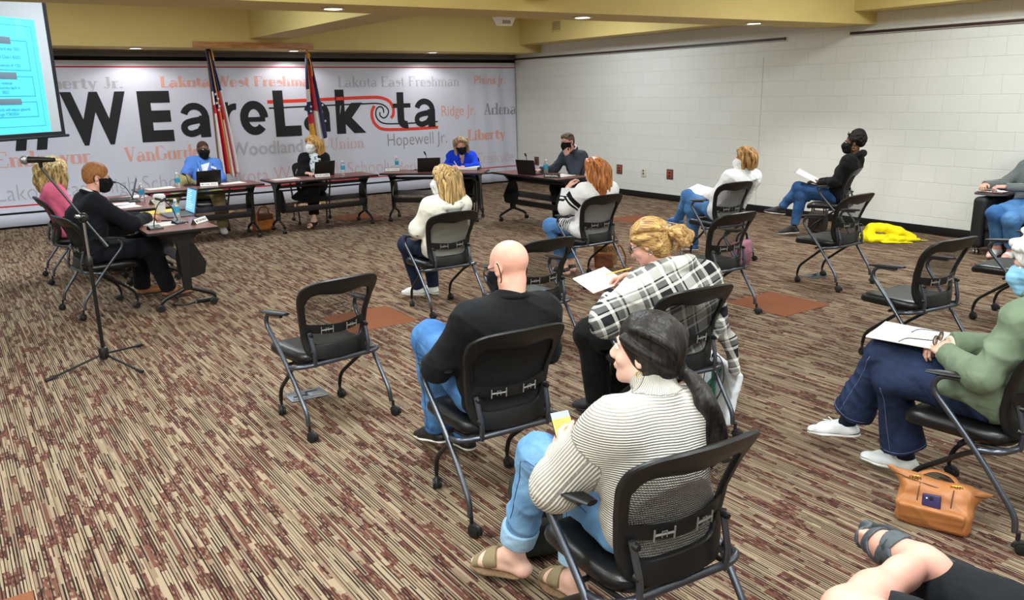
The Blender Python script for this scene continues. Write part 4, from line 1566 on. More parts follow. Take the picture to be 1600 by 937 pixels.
class Solid:
    def __init__(self):
        self.ops = []
        self.cuts = []
        self.disp = None

    def _add(self, mode, lo, hi, fn, k):
        self.ops.append((mode, np.array(lo, float), np.array(hi, float), fn, k))
        return self

    def cone(self, a, b, ra, rb=None, k=.02, flat=None, mode='u', cut=None):
        """tapered limb from a to b; flat=(axis, factor) squashes the section; cut=1 ends it flat at b (2: at both ends)"""
        rb = ra if rb is None else rb
        a, b = np.array(a, float), np.array(b, float)
        ba = b - a
        L2 = max(ba @ ba, 1e-9)
        m = max(ra, rb)
        lo, hi = np.minimum(a, b) - m, np.maximum(a, b) + m
        ax = None if flat is None else _unit(np.array(flat[0], float))
        L = math.sqrt(L2)

        def fn(x, y, z):
            px, py, pz = x - a[0], y - a[1], z - a[2]
            t0 = (px * ba[0] + py * ba[1] + pz * ba[2]) / L2
            t = np.clip(t0, 0, 1)
            vx, vy, vz = px - t * ba[0], py - t * ba[1], pz - t * ba[2]
            q = vx * vx + vy * vy + vz * vz
            if ax is not None:
                c = vx * ax[0] + vy * ax[1] + vz * ax[2]
                q = q + c * c * (1 / flat[1] ** 2 - 1)
            d = np.sqrt(np.maximum(q, 0)) - (ra + (rb - ra) * t)
            if cut:
                d = np.maximum(d, (t0 - 1) * L)
                if cut == 2:
                    d = np.maximum(d, -t0 * L)
            return d
        return self._add(mode, lo, hi, fn, k)

    def chain(self, pts, rr, k=.02, flat=None, mode='u'):
        rr = [rr] * len(pts) if np.isscalar(rr) else rr
        for i in range(len(pts) - 1):
            self.cone(pts[i], pts[i + 1], rr[i], rr[i + 1], k, flat, mode)
        return self

    def ell(self, c, r, M=None, k=.03, mode='u'):
        c = np.array(c, float)
        r = np.array((r, r, r) if np.isscalar(r) else r, float)
        M = np.eye(3) if M is None else M
        ext = np.abs(M) @ r

        def fn(x, y, z):
            px, py, pz = x - c[0], y - c[1], z - c[2]
            u = px * M[0, 0] + py * M[1, 0] + pz * M[2, 0]
            v = px * M[0, 1] + py * M[1, 1] + pz * M[2, 1]
            w = px * M[0, 2] + py * M[1, 2] + pz * M[2, 2]
            k0 = np.sqrt((u / r[0]) ** 2 + (v / r[1]) ** 2 + (w / r[2]) ** 2)
            k1 = np.sqrt((u / r[0] ** 2) ** 2 + (v / r[1] ** 2) ** 2 + (w / r[2] ** 2) ** 2) + 1e-9
            return k0 * (k0 - 1) / k1
        return self._add(mode, c - ext, c + ext, fn, k)

    def box(self, c, h, M=None, r=.01, k=.01, mode='u'):
        c = np.array(c, float)
        h = np.array(h, float)
        M = np.eye(3) if M is None else M
        ext = np.abs(M) @ (h + r)

        def fn(x, y, z):
            px, py, pz = x - c[0], y - c[1], z - c[2]
            q = []
            for i in range(3):
                q.append(np.abs(px * M[0, i] + py * M[1, i] + pz * M[2, i]) - (h[i] - r))
            o = np.sqrt(sum(np.maximum(t, 0) ** 2 for t in q))
            return o + np.minimum(np.maximum(np.maximum(q[0], q[1]), q[2]), 0) - r
        return self._add(mode, c - ext, c + ext, fn, k)

    def plane(self, p, n):
        """keep only the side opposite to n"""
        self.cuts.append((np.array(p, float), _unit(np.array(n, float))))
        return self

    def field(self, h):
        lo = np.min([o[1] for o in self.ops if o[0] == 'u'], 0) - .03
        hi = np.max([o[2] for o in self.ops if o[0] == 'u'], 0) + .03
        n = np.ceil((hi - lo) / h).astype(int) + 1
        ax = [(lo[i] + h * np.arange(n[i])).astype(np.float32) for i in range(3)]
        Fd = np.full(n, .25, np.float32)
        for mode, a, b_, fn, k in self.ops:
            pad = k + 3 * h + .004
            s = [slice(max(0, int((a[i] - pad - lo[i]) / h)), max(0, min(n[i], int((b_[i] + pad - lo[i]) / h) + 2))) for i in range(3)]
            if any(q.stop <= q.start for q in s):
                continue
            d = fn(ax[0][s[0]][:, None, None], ax[1][s[1]][None, :, None], ax[2][s[2]][None, None, :])
            f0 = Fd[s[0], s[1], s[2]]
            if mode == 'u':
                if k > 0:
                    g = np.clip(.5 + .5 * (f0 - d) / k, 0, 1)
                    r_ = f0 + (d - f0) * g - k * g * (1 - g)
                else:
                    r_ = np.minimum(f0, d)
            else:
                d = -d
                if k > 0:
                    g = np.clip(.5 - .5 * (f0 - d) / k, 0, 1)
                    r_ = f0 + (d - f0) * g + k * g * (1 - g)
                else:
                    r_ = np.maximum(f0, d)
            Fd[s[0], s[1], s[2]] = r_
        if self.disp is not None:
            i, j, k_ = np.nonzero(np.abs(Fd) < .03)
            Fd[i, j, k_] += self.disp(ax[0][i], ax[1][j], ax[2][k_]).astype(np.float32)
        if getattr(self, 'sit', None):
            # cloth and flesh flatten against the chair's back and seat
            X_, Y_, Z_ = ax[0][:, None, None], ax[1][None, :, None], ax[2][None, None, :]
            zz = ax[2]
            by = np.interp(zz, [.41, .47, .54, .60, .68, .76, .84, .89, .93], [-.172, -.160, -.148, -.150, -.168, -.200, -.246, -.280, -.40])[None, None, :]
            bw = np.interp(zz, [.41, .44, .52, .60, .70, .80, .86, .89], [.185, .200, .205, .208, .226, .250, .262, .266])[None, None, :]
            lim = by + .045 * np.minimum((X_ / bw) ** 2, 1.0) + self.sit
            dd = np.where((np.abs(X_) < bw + .012) & (Z_ < .93) & (Z_ > .40), lim - Y_, -1.0)
            Fd = np.maximum(Fd, dd.astype(np.float32))
            ds = np.minimum(np.minimum(.4545 + self.sit - Z_, .295 - Y_), np.minimum(.232 - np.abs(X_), Z_ - .33)) + 0 * Y_
            Fd = np.maximum(Fd, ds.astype(np.float32))
        for p, nn in self.cuts:
            d = (ax[0] - p[0])[:, None, None] * nn[0] + (ax[1] - p[1])[None, :, None] * nn[1] + (ax[2] - p[2])[None, None, :] * nn[2]
            Fd = np.maximum(Fd, d.astype(np.float32))
        return Fd, lo

    def mesh(self, h):
        Fd, lo = self.field(h)
        Fd[0, :, :] = Fd[-1, :, :] = 1
        Fd[:, 0, :] = Fd[:, -1, :] = 1
        Fd[:, :, 0] = Fd[:, :, -1] = 1
        S = Fd < 0
        nx, ny, nz = Fd.shape
        c = np.zeros((nx - 1, ny - 1, nz - 1), np.int8)
        offs = [(i, j, k) for i in (0, 1) for j in (0, 1) for k in (0, 1)]
        for i, j, k in offs:
            c += S[i:nx - 1 + i, j:ny - 1 + j, k:nz - 1 + k]
        act = (c > 0) & (c < 8)
        I, J, K = np.nonzero(act)
        idx = np.full(act.shape, -1, np.int64)
        idx[I, J, K] = np.arange(len(I))
        acc = np.zeros((len(I), 3))
        cnt = np.zeros(len(I))
        for a in range(3):
            for o in offs:
                if o[a] == 1:
                    continue
                o2 = list(o)
                o2[a] = 1
                f0 = Fd[I + o[0], J + o[1], K + o[2]].astype(float)
                f1 = Fd[I + o2[0], J + o2[1], K + o2[2]].astype(float)
                m = (f0 < 0) != (f1 < 0)
                t = np.where(m, f0 / np.where(np.abs(f0 - f1) < 1e-12, 1, f0 - f1), 0)
                p = np.stack([np.full(len(I), float(q)) for q in o], 1)
                p[:, a] = t
                acc += p * m[:, None]
                cnt += m
        V = lo + h * (np.stack([I, J, K], 1) + acc / cnt[:, None])
        F = []
        for a in range(3):
            b_, cc = (a + 1) % 3, (a + 2) % 3
            sl0 = [slice(None)] * 3
            sl1 = [slice(None)] * 3
            sl0[a], sl1[a] = slice(0, -1), slice(1, None)
            e = S[tuple(sl0)] != S[tuple(sl1)]
            P = np.stack(np.nonzero(e), 1)
            P = P[(P[:, b_] > 0) & (P[:, cc] > 0) & (P[:, b_] < Fd.shape[b_] - 1) & (P[:, cc] < Fd.shape[cc] - 1)]
            q = []
            for db, dc in ((1, 1), (0, 1), (0, 0), (1, 0)):
                w = P.copy()
                w[:, b_] -= db
                w[:, cc] -= dc
                q.append(idx[w[:, 0], w[:, 1], w[:, 2]])
            q = np.stack(q, 1)
            inside = S[P[:, 0], P[:, 1], P[:, 2]]
            q[~inside] = q[~inside][:, ::-1]
            F.append(q)
        F = np.concatenate(F)
        return V, F[(F >= 0).all(1)]

    def build(self, name, mats, parent=None, h=.007, pick=None, smooth=1, attr=None):
        V, F = self.mesh(h)
        for _ in range(smooth):
            E = np.concatenate([F[:, [0, 1]], F[:, [1, 2]], F[:, [2, 3]], F[:, [3, 0]]])
            s = np.zeros_like(V)
            n = np.zeros(len(V))
            for a, b_ in ((0, 1), (1, 0)):
                for q in range(3):
                    s[:, q] += np.bincount(E[:, a], V[E[:, b_], q], len(V))
                n += np.bincount(E[:, a], minlength=len(V))
            V = V * .5 + .5 * s / np.maximum(n, 1)[:, None]
        me = bpy.data.meshes.new(name)
        me.vertices.add(len(V))
        me.vertices.foreach_set('co', V.astype(np.float32).ravel())
        me.loops.add(F.size)
        me.loops.foreach_set('vertex_index', F.astype(np.int32).ravel())
        me.polygons.add(len(F))
        me.polygons.foreach_set('loop_start', np.arange(0, F.size, 4, dtype=np.int32))
        me.polygons.foreach_set('loop_total', np.full(len(F), 4, np.int32))
        me.polygons.foreach_set('use_smooth', np.ones(len(F), bool))
        for m in (mats if isinstance(mats, (list, tuple)) else [mats]):
            me.materials.append(m)
        if pick is not None:
            me.polygons.foreach_set('material_index', pick(V[F].mean(1)).astype(np.int32))
        if attr is not None:
            a = me.attributes.new('rib', 'FLOAT', 'POINT')
            a.data.foreach_set('value', attr(V).astype(np.float32))
        me.update()
        me.validate()
        return put(name, me, parent)


def folds(amp=.004, freq=16., seed=0):
    """cloth creases: broad soft folds with a few sharper ones on top"""
    r = np.random.RandomState(seed)
    D = [(_unit(r.normal(size=3)), r.uniform(.6, 1.4) * freq, r.uniform(0, 6)) for _ in range(4)]
    D2 = [(_unit(r.normal(size=3)), r.uniform(1.6, 2.6) * freq, r.uniform(0, 6)) for _ in range(3)]

    def fn(x, y, z):
        w = .7 * np.sin(8 * x + 7 * z + seed) + .6 * np.sin(10 * y - 6 * z + 2)
        s = 0
        for d, f, p in D:
            s = s + np.sin(f * (d[0] * x + d[1] * y + d[2] * z) + p + 2.2 * w)
        t = 0
        for d, f, p in D2:
            t = t + (1 - np.abs(np.sin(f * .5 * (d[0] * x + d[1] * y + d[2] * z) + p + 2.6 * w))) ** 3
        return amp * (1.1 * (np.abs(s) / 2.4 - .5) - .55 * (t - .6))
    return fn


# ------------------------------------------------------------------ materials of people
def skin_mat(name, rgb, var=.08):
    m, nt, b = new_mat(name)
    tc = node(nt, 'ShaderNodeTexCoord')
    n = node(nt, 'ShaderNodeTexNoise')
    n.inputs['Scale'].default_value = 14
    n.inputs['Detail'].default_value = 4
    link(nt, tc.outputs['Object'], n.inputs['Vector'])
    c = srgb(*rgb)
    cr = node(nt, 'ShaderNodeValToRGB')
    cr.color_ramp.elements[0].position = .3
    cr.color_ramp.elements[1].position = .7
    cr.color_ramp.elements[0].color = (c[0] * (1 - var * .4), c[1] * (1 - var * 1.6), c[2] * (1 - var * 1.6), 1)
    cr.color_ramp.elements[1].color = c
    link(nt, n.outputs['Fac'], cr.inputs['Fac'])
    link(nt, cr.outputs['Color'], b.inputs['Base Color'])
    b.inputs['Roughness'].default_value = .5
    b.inputs['Subsurface Weight'].default_value = .08
    b.inputs['Subsurface Radius'].default_value = (.012, .005, .003)
    return m


def hair_mat(name, dark, light, stretch=(70, 70, 5), rough=.45, yaw=0, bump=.5):
    m, nt, b = new_mat(name)
    tc = node(nt, 'ShaderNodeTexCoord')
    mp = node(nt, 'ShaderNodeMapping')
    mp.inputs['Scale'].default_value = stretch
    rt = node(nt, 'ShaderNodeMapping')
    rt.inputs['Rotation'].default_value = (0, 0, R(-yaw))
    link(nt, tc.outputs['Object'], rt.inputs['Vector'])
    link(nt, rt.outputs[0], mp.inputs['Vector'])
    n = node(nt, 'ShaderNodeTexNoise')
    n.inputs['Scale'].default_value = 1.0
    n.inputs['Detail'].default_value = 4
    n.inputs['Distortion'].default_value = .5
    link(nt, mp.outputs[0], n.inputs['Vector'])
    cr = node(nt, 'ShaderNodeValToRGB')
    cr.color_ramp.elements[0].position = .36
    cr.color_ramp.elements[1].position = .66
    cr.color_ramp.elements[0].color = srgb(*dark)
    cr.color_ramp.elements[1].color = srgb(*light)
    link(nt, n.outputs['Fac'], cr.inputs['Fac'])
    link(nt, cr.outputs['Color'], b.inputs['Base Color'])
    bp = node(nt, 'ShaderNodeBump')
    bp.inputs['Strength'].default_value = bump
    bp.inputs['Distance'].default_value = .006
    link(nt, n.outputs['Fac'], bp.inputs['Height'])
    link(nt, bp.outputs['Normal'], b.inputs['Normal'])
    b.inputs['Roughness'].default_value = rough
    b.inputs['Specular IOR Level'].default_value = .25
    return m


def wrinkle(nt, b, fine=None, depth=.012, scale=9):
    """cloth relief: creases over the weave"""
    tc = node(nt, 'ShaderNodeTexCoord')
    n = node(nt, 'ShaderNodeTexNoise')
    n.inputs['Scale'].default_value = scale
    n.inputs['Detail'].default_value = 1.5
    n.inputs['Distortion'].default_value = .9
    link(nt, tc.outputs['Object'], n.inputs['Vector'])
    bp = node(nt, 'ShaderNodeBump')
    bp.inputs['Strength'].default_value = .75
    bp.inputs['Distance'].default_value = depth
    link(nt, n.outputs['Fac'], bp.inputs['Height'])
    if b.inputs['Normal'].is_linked:
        old = b.inputs['Normal'].links[0].from_node
        link(nt, bp.outputs['Normal'], old.inputs['Normal'])
    else:
        link(nt, bp.outputs['Normal'], b.inputs['Normal'])


def cloth(name, rgb, var=.08, bump=.25, bscale=500, rough=.85, scale=8, sheen=.02, depth=.02):
    m = plain(name, rgb, rough, var=var, scale=scale, bump=bump, bscale=bscale, spec=.2, sheen=sheen)
    wrinkle(m.node_tree, m.node_tree.nodes['Principled BSDF'], depth=depth)
    return m


def denim(name, rgb, fade):
    """twill with worn pale patches"""
    m, nt, b = new_mat(name)
    tc = node(nt, 'ShaderNodeTexCoord')
    n = node(nt, 'ShaderNodeTexNoise')
    n.inputs['Scale'].default_value = 5
    n.inputs['Detail'].default_value = 6
    link(nt, tc.outputs['Object'], n.inputs['Vector'])
    n2 = node(nt, 'ShaderNodeTexNoise')
    n2.inputs['Scale'].default_value = 260
    link(nt, tc.outputs['Object'], n2.inputs['Vector'])
    cr = node(nt, 'ShaderNodeValToRGB')
    cr.color_ramp.elements[0].position = .35
    cr.color_ramp.elements[1].position = .68
    cr.color_ramp.elements[0].color = srgb(*rgb)
    cr.color_ramp.elements[1].color = srgb(*fade)
    link(nt, n.outputs['Fac'], cr.inputs['Fac'])
    hs = node(nt, 'ShaderNodeHueSaturation')
    link(nt, cr.outputs['Color'], hs.inputs['Color'])
    ml = node(nt, 'ShaderNodeMath', operation='MULTIPLY_ADD')
    link(nt, n2.outputs['Fac'], ml.inputs[0])
    ml.inputs[1].default_value = .5
    ml.inputs[2].default_value = .75
    link(nt, ml.outputs[0], hs.inputs['Value'])
    link(nt, hs.outputs['Color'], b.inputs['Base Color'])
    bp = node(nt, 'ShaderNodeBump')
    bp.inputs['Strength'].default_value = .25
    bp.inputs['Distance'].default_value = .002
    link(nt, n2.outputs['Fac'], bp.inputs['Height'])
    link(nt, bp.outputs['Normal'], b.inputs['Normal'])
    b.inputs['Roughness'].default_value = .85
    b.inputs['Specular IOR Level'].default_value = .2
    wrinkle(nt, b, depth=.016, scale=12)
    return m


M_eye, nt, b = new_mat('eyeball')
tc = node(nt, 'ShaderNodeTexCoord')
sep = node(nt, 'ShaderNodeSeparateXYZ')
link(nt, tc.outputs['Object'], sep.inputs[0])
cr = node(nt, 'ShaderNodeValToRGB')
cr.color_ramp.interpolation = 'CONSTANT'
cr.color_ramp.elements[0].position, cr.color_ramp.elements[0].color = 0, srgb(232, 228, 224)
cr.color_ramp.elements[1].position, cr.color_ramp.elements[1].color = .0102, srgb(62, 44, 34)
k_ = cr.color_ramp.elements.new(.0114)
k_.color = srgb(10, 9, 9)
link(nt, sep.outputs[1], cr.inputs['Fac'])
link(nt, cr.outputs['Color'], b.inputs['Base Color'])
b.inputs['Roughness'].default_value = .15
M_lip = plain('lips', (176, 104, 98), .45, var=.05)
M_glasses = plain('glasses_frame', (24, 22, 22), .3, var=.1)
M_lens, nt, b = new_mat('glasses_lens')
b.inputs['Base Color'].default_value = (.95, .97, 1, 1)
b.inputs['Transmission Weight'].default_value = 1
b.inputs['IOR'].default_value = 1.05
b.inputs['Roughness'].default_value = .02
M_gold2 = plain('gold_jewellery', (220, 180, 96), .25, metal=1, var=.05)

# ------------------------------------------------------------------ people
class Person:
    """a seated figure; joints are in the chair's frame: x to the sitter's right, y forward, z up"""

    def __init__(self, chair, label, skin, h=.008, bulk=1.0, fem=False, head=(0, -.06, 1.15), face=(0, 0, 0), hs=1.0, pose=None, **J):
        self.h, self.bulk, self.fem, self.hs = h, bulk, fem, hs
        self.skin = skin
        D = dict(P=(0, -.045, .55), C=(0, -.10, .82), N=(0, -.11, 1.0),
                 SL=(-.175, -.11, .955), SR=(.175, -.11, .955),
                 EL=(-.25, .02, .72), ER=(.25, .02, .72), WL=(-.12, .22, .66), WR=(.12, .22, .66),
                 HL=(-.09, -.02, .535), HR=(.09, -.02, .535), KL=(-.12, .42, .525), KR=(.12, .42, .525),
                 AL=(-.13, .40, .10), AR=(.13, .40, .10), TL=(-.15, .57, .03), TR=(.15, .57, .03))
        for k, v in J.items():
            D[k] = v
        self.J = {k: np.array(v, float) for k, v in D.items()}
        self.H = np.array(head, float)
        self.M = rotm(*face)
        pos, rz = pose if pose is not None else chair_pose(chair)
        self.pos, self.rz = pos, rz
        self.label = label
        r = _unit(self.J['SR'] - self.J['SL'])
        u = _unit(self.J['N'] - self.J['P'])
        f = _unit(np.cross(u, r))
        u2 = np.cross(r, f)
        self.T = np.stack([r, f, u2], 1)       # torso frame
        self.sit = pose is None
        self.children = []

    def hp(self, x, y, z):
        """head-local point (metres for a 0.23 m head) to chair frame"""
        return self.H + self.M @ (np.array((x, y, z), float) * self.hs)

    # ---- anatomy
    def head_prims(self, s, infl=0.0, ears=True, detail=True):
        k, M, H = self.hs, self.M, self.hp
        e = infl
        s.ell(H(0, -.016, .034), np.array((.075, .094, .084)) * k + e, M, .02)
        s.ell(H(0, .030, -.030), np.array((.060, .062, .084)) * k + e, M, .03)
        for sx in (-1, 1):
            s.cone(H(sx * .052, .0, -.058), H(sx * .018, .062, -.098), .020 * k + e, .016 * k + e, .025)
        s.ell(H(0, .064, -.098), np.array((.020, .018, .016)) * k + e, M, .02)
        s.cone(H(0, .086, .008), H(0, .103, -.030), .008 * k + e, .0135 * k + e, .012)
        if detail:
            for sx in (-1, 1):
                s.ell(H(sx * .011, .098, -.036), .0085 * k + e, None, .008)
                s.ell(H(sx * .031, .098, .006), np.array((.017, .014, .012)) * k, M, .012, 's')
                s.cone(H(sx * .014, .086, .026), H(sx * .046, .072, .022), .0075 * k + e, .006 * k + e, .014)
                s.ell(H(sx * .040, .060, -.028), np.array((.022, .018, .018)) * k + e, M, .02)
            s.cone(H(-.020, .088, -.060), H(.020, .088, -.060), .0062 * k + e, None, .008)
            s.cone(H(-.015, .087, -.069), H(.015, .087, -.069), .0072 * k + e, None, .006)
        if ears:
            for sx in (-1, 1):
                s.ell(H(sx * .078, -.010, -.004), np.array((.009, .019, .032)) * k, M @ rotm(sx * -18, 0, 0), .008)
                s.ell(H(sx * .087, -.004, -.002), np.array((.006, .010, .017)) * k, M, .004, 's')

    def neck_prims(self, s, r=.054, e=0.0):
        a = self.hp(0, -.022, -.06)
        s.cone(a, self.J['N'] + A3(0, 0, -.02), r * .93 + e, r * 1.08 + e, .03)

    def torso_prims(self, s, e=0.0, belly=0.0, k=.05):
        J, T, g = self.J, self.T, self.bulk
        hip, wst, chs = (.172, .128, .160) if self.fem else (.170, .142, .172)
        P, C, N = J['P'], J['C'], J['N']
        s.ell(P, np.array((hip, .125, .11)) * g + e, np.eye(3), k)
        mid = P * .52 + C * .48
        s.ell(mid + T[:, 1] * belly * .5, np.array((wst * g, (.105 + belly) * g, .15)) + e, T, k)
        s.ell(C, np.array((chs * g, .112 * g, .165)) + e, T, k)
        s.cone(J['SL'] * .82 + J['SR'] * .18, J['SR'] * .82 + J['SL'] * .18, .062 * g + e, None, k, (T[:, 1], .95))
        for S in ('SL', 'SR'):
            s.cone(N + (J[S] - N) * .12 + A3(0, 0, .0), J[S] * .85 + N * .15, .046 * g + e, .05 * g + e, .05)
        if self.fem:
            for sx in (-1, 1):
                s.ell(C + T @ A3(sx * .072, .085, .0), np.array((.062, .05, .062)) + e, T, .04)

    def arm_prims(self, s, side, e=0.0, k=.03, sh=.052, cut=False, up=None, fore=None):
        J, g = self.J, self.bulk ** .5
        S, E_, W = J['S' + side], J['E' + side], J['W' + side]
        up = up or (.050, .041)
        fore = fore or (.040, .027)
        s.ell(S, (sh * g + e), None, k)
        s.cone(S, E_, up[0] * g + e, up[1] * g + e, k)
        s.cone(E_, W, fore[0] * g + e, fore[1] * g + e, k, cut=1 if cut else None)

    def leg_prims(self, s, side, e=0.0, k=.04, cut=False, thigh=(.088, .062), shin=(.056, .038), calf=True, hem=None):
        J, g = self.J, self.bulk ** .5
        H_, K_, A_ = J['H' + side], J['K' + side], J['A' + side]
        s.cone(H_, K_, thigh[0] * g + e, thigh[1] * g + e, k)
        end = A_ if hem is None else K_ + (A_ - K_) * hem
        s.cone(K_, end, shin[0] * g + e, (shin[1] if hem is None else shin[0] + (shin[1] - shin[0]) * hem) * g + e, k, cut=1 if cut else None)
        s.ell(K_, thigh[1] * g * 1.0 + e, None, k)
        if calf:
            d = _unit(A_ - K_)
            back = np.cross(np.cross(d, _unit(K_ - H_)), d)
            s.ell(K_ + (A_ - K_) * .33 - _unit(back + 1e-6) * .018, np.array((.05, .05, .10)) * g + e, self._along(d), .04)

    @staticmethod
    def _along(d):
        d = _unit(d)
        a = np.cross(d, (1.0, 0, 0)) if abs(d[0]) < .8 else np.cross(d, (0, 1.0, 0))
        a = _unit(a)
        return np.stack([a, np.cross(d, a), d], 1)

    def foot_prims(self, s, side, e=0.0, w=.036):
        J = self.J
        A_, T_ = J['A' + side], J['T' + side]
        f = T_ - A_
        heel = A_ - A3(f[0], f[1], 0) * .22 + A3(0, 0, T_[2] - A_[2] if False else -.055)
        flat = (A3(0, 0, 1), .75)
        s.cone(A_, heel, .036 + e, .030 + e, .03)
        s.cone(heel, T_ - f * .25, .030 + e, w + e, .03, flat)
        s.cone(T_ - f * .30, T_ - f * .02, w + e, .024 + e, .02, (A3(0, 0, 1), .62))
        s.cone(A_ + f * .04, T_ - f * .35, .036 + e, .026 + e, .03)

    def hand_prims(self, s, side, d, n, curl=(.5, .7, .5), spread=.12, size=1.0, thumb_in=.5, wrist=None):
        """d toward the knuckles, n out of the back of the hand; thumb on the inner side"""
        W = self.J['W' + side] if wrist is None else np.array(wrist, float)
        d = _unit(np.array(d, float))
        n = _unit(np.array(n, float) - d * (d @ np.array(n, float)))
        t = np.cross(d, n) * (-1 if side == 'L' else 1)      # toward the thumb
        t = np.cross(n, d) if side == 'L' else np.cross(d, n)
        t = t * -1
        z = size
        B = np.stack([t, d, n], 1)
        s.ell(W + d * .012 * z, np.array((.029, .030, .021)) * z, B, .012)
        s.box(W + d * .055 * z, np.array((.038, .043, .0135)) * z, B, .013 * z, .015)
        s.ell(W + d * .038 * z + t * .022 * z - n * .006 * z, np.array((.018, .032, .015)) * z, B, .012)
        L = (.070, .078, .072, .056)
        for i in range(4):
            off = (.028 - .0187 * i) * z
            base = W + d * (.092 - .004 * abs(i - 1)) * z + t * off
            ang = 0
            dirn = _unit(d + t * spread * (1.2 - .8 * i))
            p = base
            seg = np.array((.45, .32, .26)) * L[i] * z
            rr = np.array((.0092, .0084, .0076, .0066)) * z * (1 - .06 * (i == 3))
            for q in range(3):
                ang += curl[q]
                v = dirn * math.cos(ang) - n * math.sin(ang)
                s.cone(p, p + v * seg[q], rr[q], rr[q + 1], .004)
                p = p + v * seg[q]
        tb = W + d * .030 * z + t * .030 * z
        tv = _unit(d * .62 + t * .62 - n * .35)
        m = tb + tv * .036 * z
        tv2 = _unit(d * .85 + t * (.45 - .8 * thumb_in) - n * (.2 + .4 * thumb_in))
        s.cone(tb, m, .0135 * z, .0108 * z, .010)
        s.cone(m, m + tv2 * .028 * z, .0105 * z, .0092 * z, .004)
        s.cone(m + tv2 * .028 * z, m + tv2 * .050 * z, .0092 * z, .0074 * z, .004)

    # ---- build
    def body(self, hands=None, feet=(), bare_legs=False, h=None, slim=-.012, arms=True, legs=True):
        s = Solid()
        self.head_prims(s)
        self.neck_prims(s)
        self.torso_prims(s, slim)
        if arms:
            for sd in 'LR':
                self.arm_prims(s, sd, -.010 if slim < 0 else 0)
        if legs:
            for sd in 'LR':
                self.leg_prims(s, sd, -.012, calf=bare_legs)
        for sd, kw in (hands or {}).items():
            self.hand_prims(s, sd, **kw)
        for sd in feet:
            self.foot_prims(s, sd)
        s.sit = .026 if self.sit else None
        H, k = self.hp, self.hs
        ob = s.build('person', [self.skin, M_lip], None, h or min(self.h, .0065), smooth=1, pick=self._lips)
        ob.location = self.pos
        ob.rotation_euler = (0, 0, self.rz)
        tag(ob, self.label, 'person')
        self.root = ob
        for sx in (-1, 1):
            e = MB().ball((0, 0, 0), .0118 * k, 14).build('eye', M_eye, ob, 0)
            e.location = Vector(H(sx * .031, .0765, .006))
            e.rotation_euler = Matrix([list(r_) for r_ in self.M]).to_euler()
        return ob

    def _lips(self, c):
        q = (c - self.H) @ self.M / self.hs
        return ((np.abs(q[:, 0]) < .021) & (q[:, 1] > .084) & (q[:, 2] < -.0565) & (q[:, 2] > -.074)).astype(int)

    def brows(self, mat):
        mb = MB()
        for sx in (-1, 1):
            m2 = MB()
            m2.tube([self.hp(sx * .014, .0945, .026), self.hp(sx * .030, .090, .031), self.hp(sx * .046, .078, .025)], [.0034, .0036, .002], 6)
            m2.build('eyebrow', mat, self.root, 0)

    def top(self, mat, name='shirt', e=.012, sleeves='LR', wr=.005, seed=1, fr=15, cut=True, belly=0.0, neck=.0, hem=None, up=None, fore=None, h=None, pick=None, attr=None, mats=None, extra=None, collar=None, vcut=None):
        s = Solid()
        self.torso_prims(s, e, belly, .08)
        T = self.T
        for sx, S in ((-1, 'SL'), (1, 'SR')):
            s.cone(self.J[S] * .72 + self.J['N'] * .28 - T[:, 2] * .05, self.J['P'] + T[:, 0] * sx * .075 * self.bulk, .085 * self.bulk + e * .5, .095 * self.bulk + e * .5, .06)
        for sd in sleeves:
            self.arm_prims(s, sd, e, .05, cut=cut, up=up, fore=fore)
        if neck > 0:
            a = self.J['N']
            b_ = self.hp(0, -.022, -.06)
            s.cone(a - _unit(b_ - a) * .02, a + _unit(b_ - a) * neck, .064 + e * .5, .056 + e * .4, .03, cut=1)
        if extra:
            extra(s)
        if vcut:
            vcut(s)
        s.sit = .006 if self.sit else None
        if hem is not None:
            s.plane(hem, (0, 0, -1))
        if wr:
            s.disp = folds(wr, fr, seed)
        ob = s.build(name, mats or mat, self.root, h or self.h, pick=pick, attr=attr)
        if collar is not None:
            self.ring(collar, 'collar', ob)
        return ob

    def ring(self, mat, name, parent, r=.062, rr=.011, tilt=.3, z=.015, h_=1.0):
        """standing collar round the neck"""
        a = self.J['N'] + A3(0, 0, z)
        u = _unit(self.hp(0, -.022, -.06) - self.J['N'])
        T = self.T
        pts = [a + T[:, 0] * r * math.cos(t) + T[:, 1] * r * 1.05 * math.sin(t) + u * (.012 - .022 * math.sin(t)) for t in np.linspace(0, 2 * PI, 33)]
        MB().tube(pts, rr, 10, flat=(T[:, 0] * 0 + u * 0 + _unit(np.cross(T[:, 0], u)), 1.0)).build(name, mat, parent, 0)

    def pants(self, mat, e=.012, wr=.005, seed=2, fr=14, flare=None, hem=None, h=None, name='trousers', sides='LR', cut=True, thigh=(.088, .064), shin=(.060, .044), belt=True, pick=None):
        s = Solid()
        J = self.J
        s.ell(J['P'] + A3(0, .01, -.005), np.array((.172, .130, .095)) * self.bulk + e, None, .05)
        for sd in sides:
            self.leg_prims(s, sd, e, .035, cut=cut, thigh=thigh, shin=shin if flare is None else (shin[0], flare), hem=hem, calf=flare is None)
        s.sit = .014 if self.sit else None
        if wr:
            s.disp = folds(wr, fr, seed)
        return s.build(name, mat, self.root, h or self.h, pick=pick)

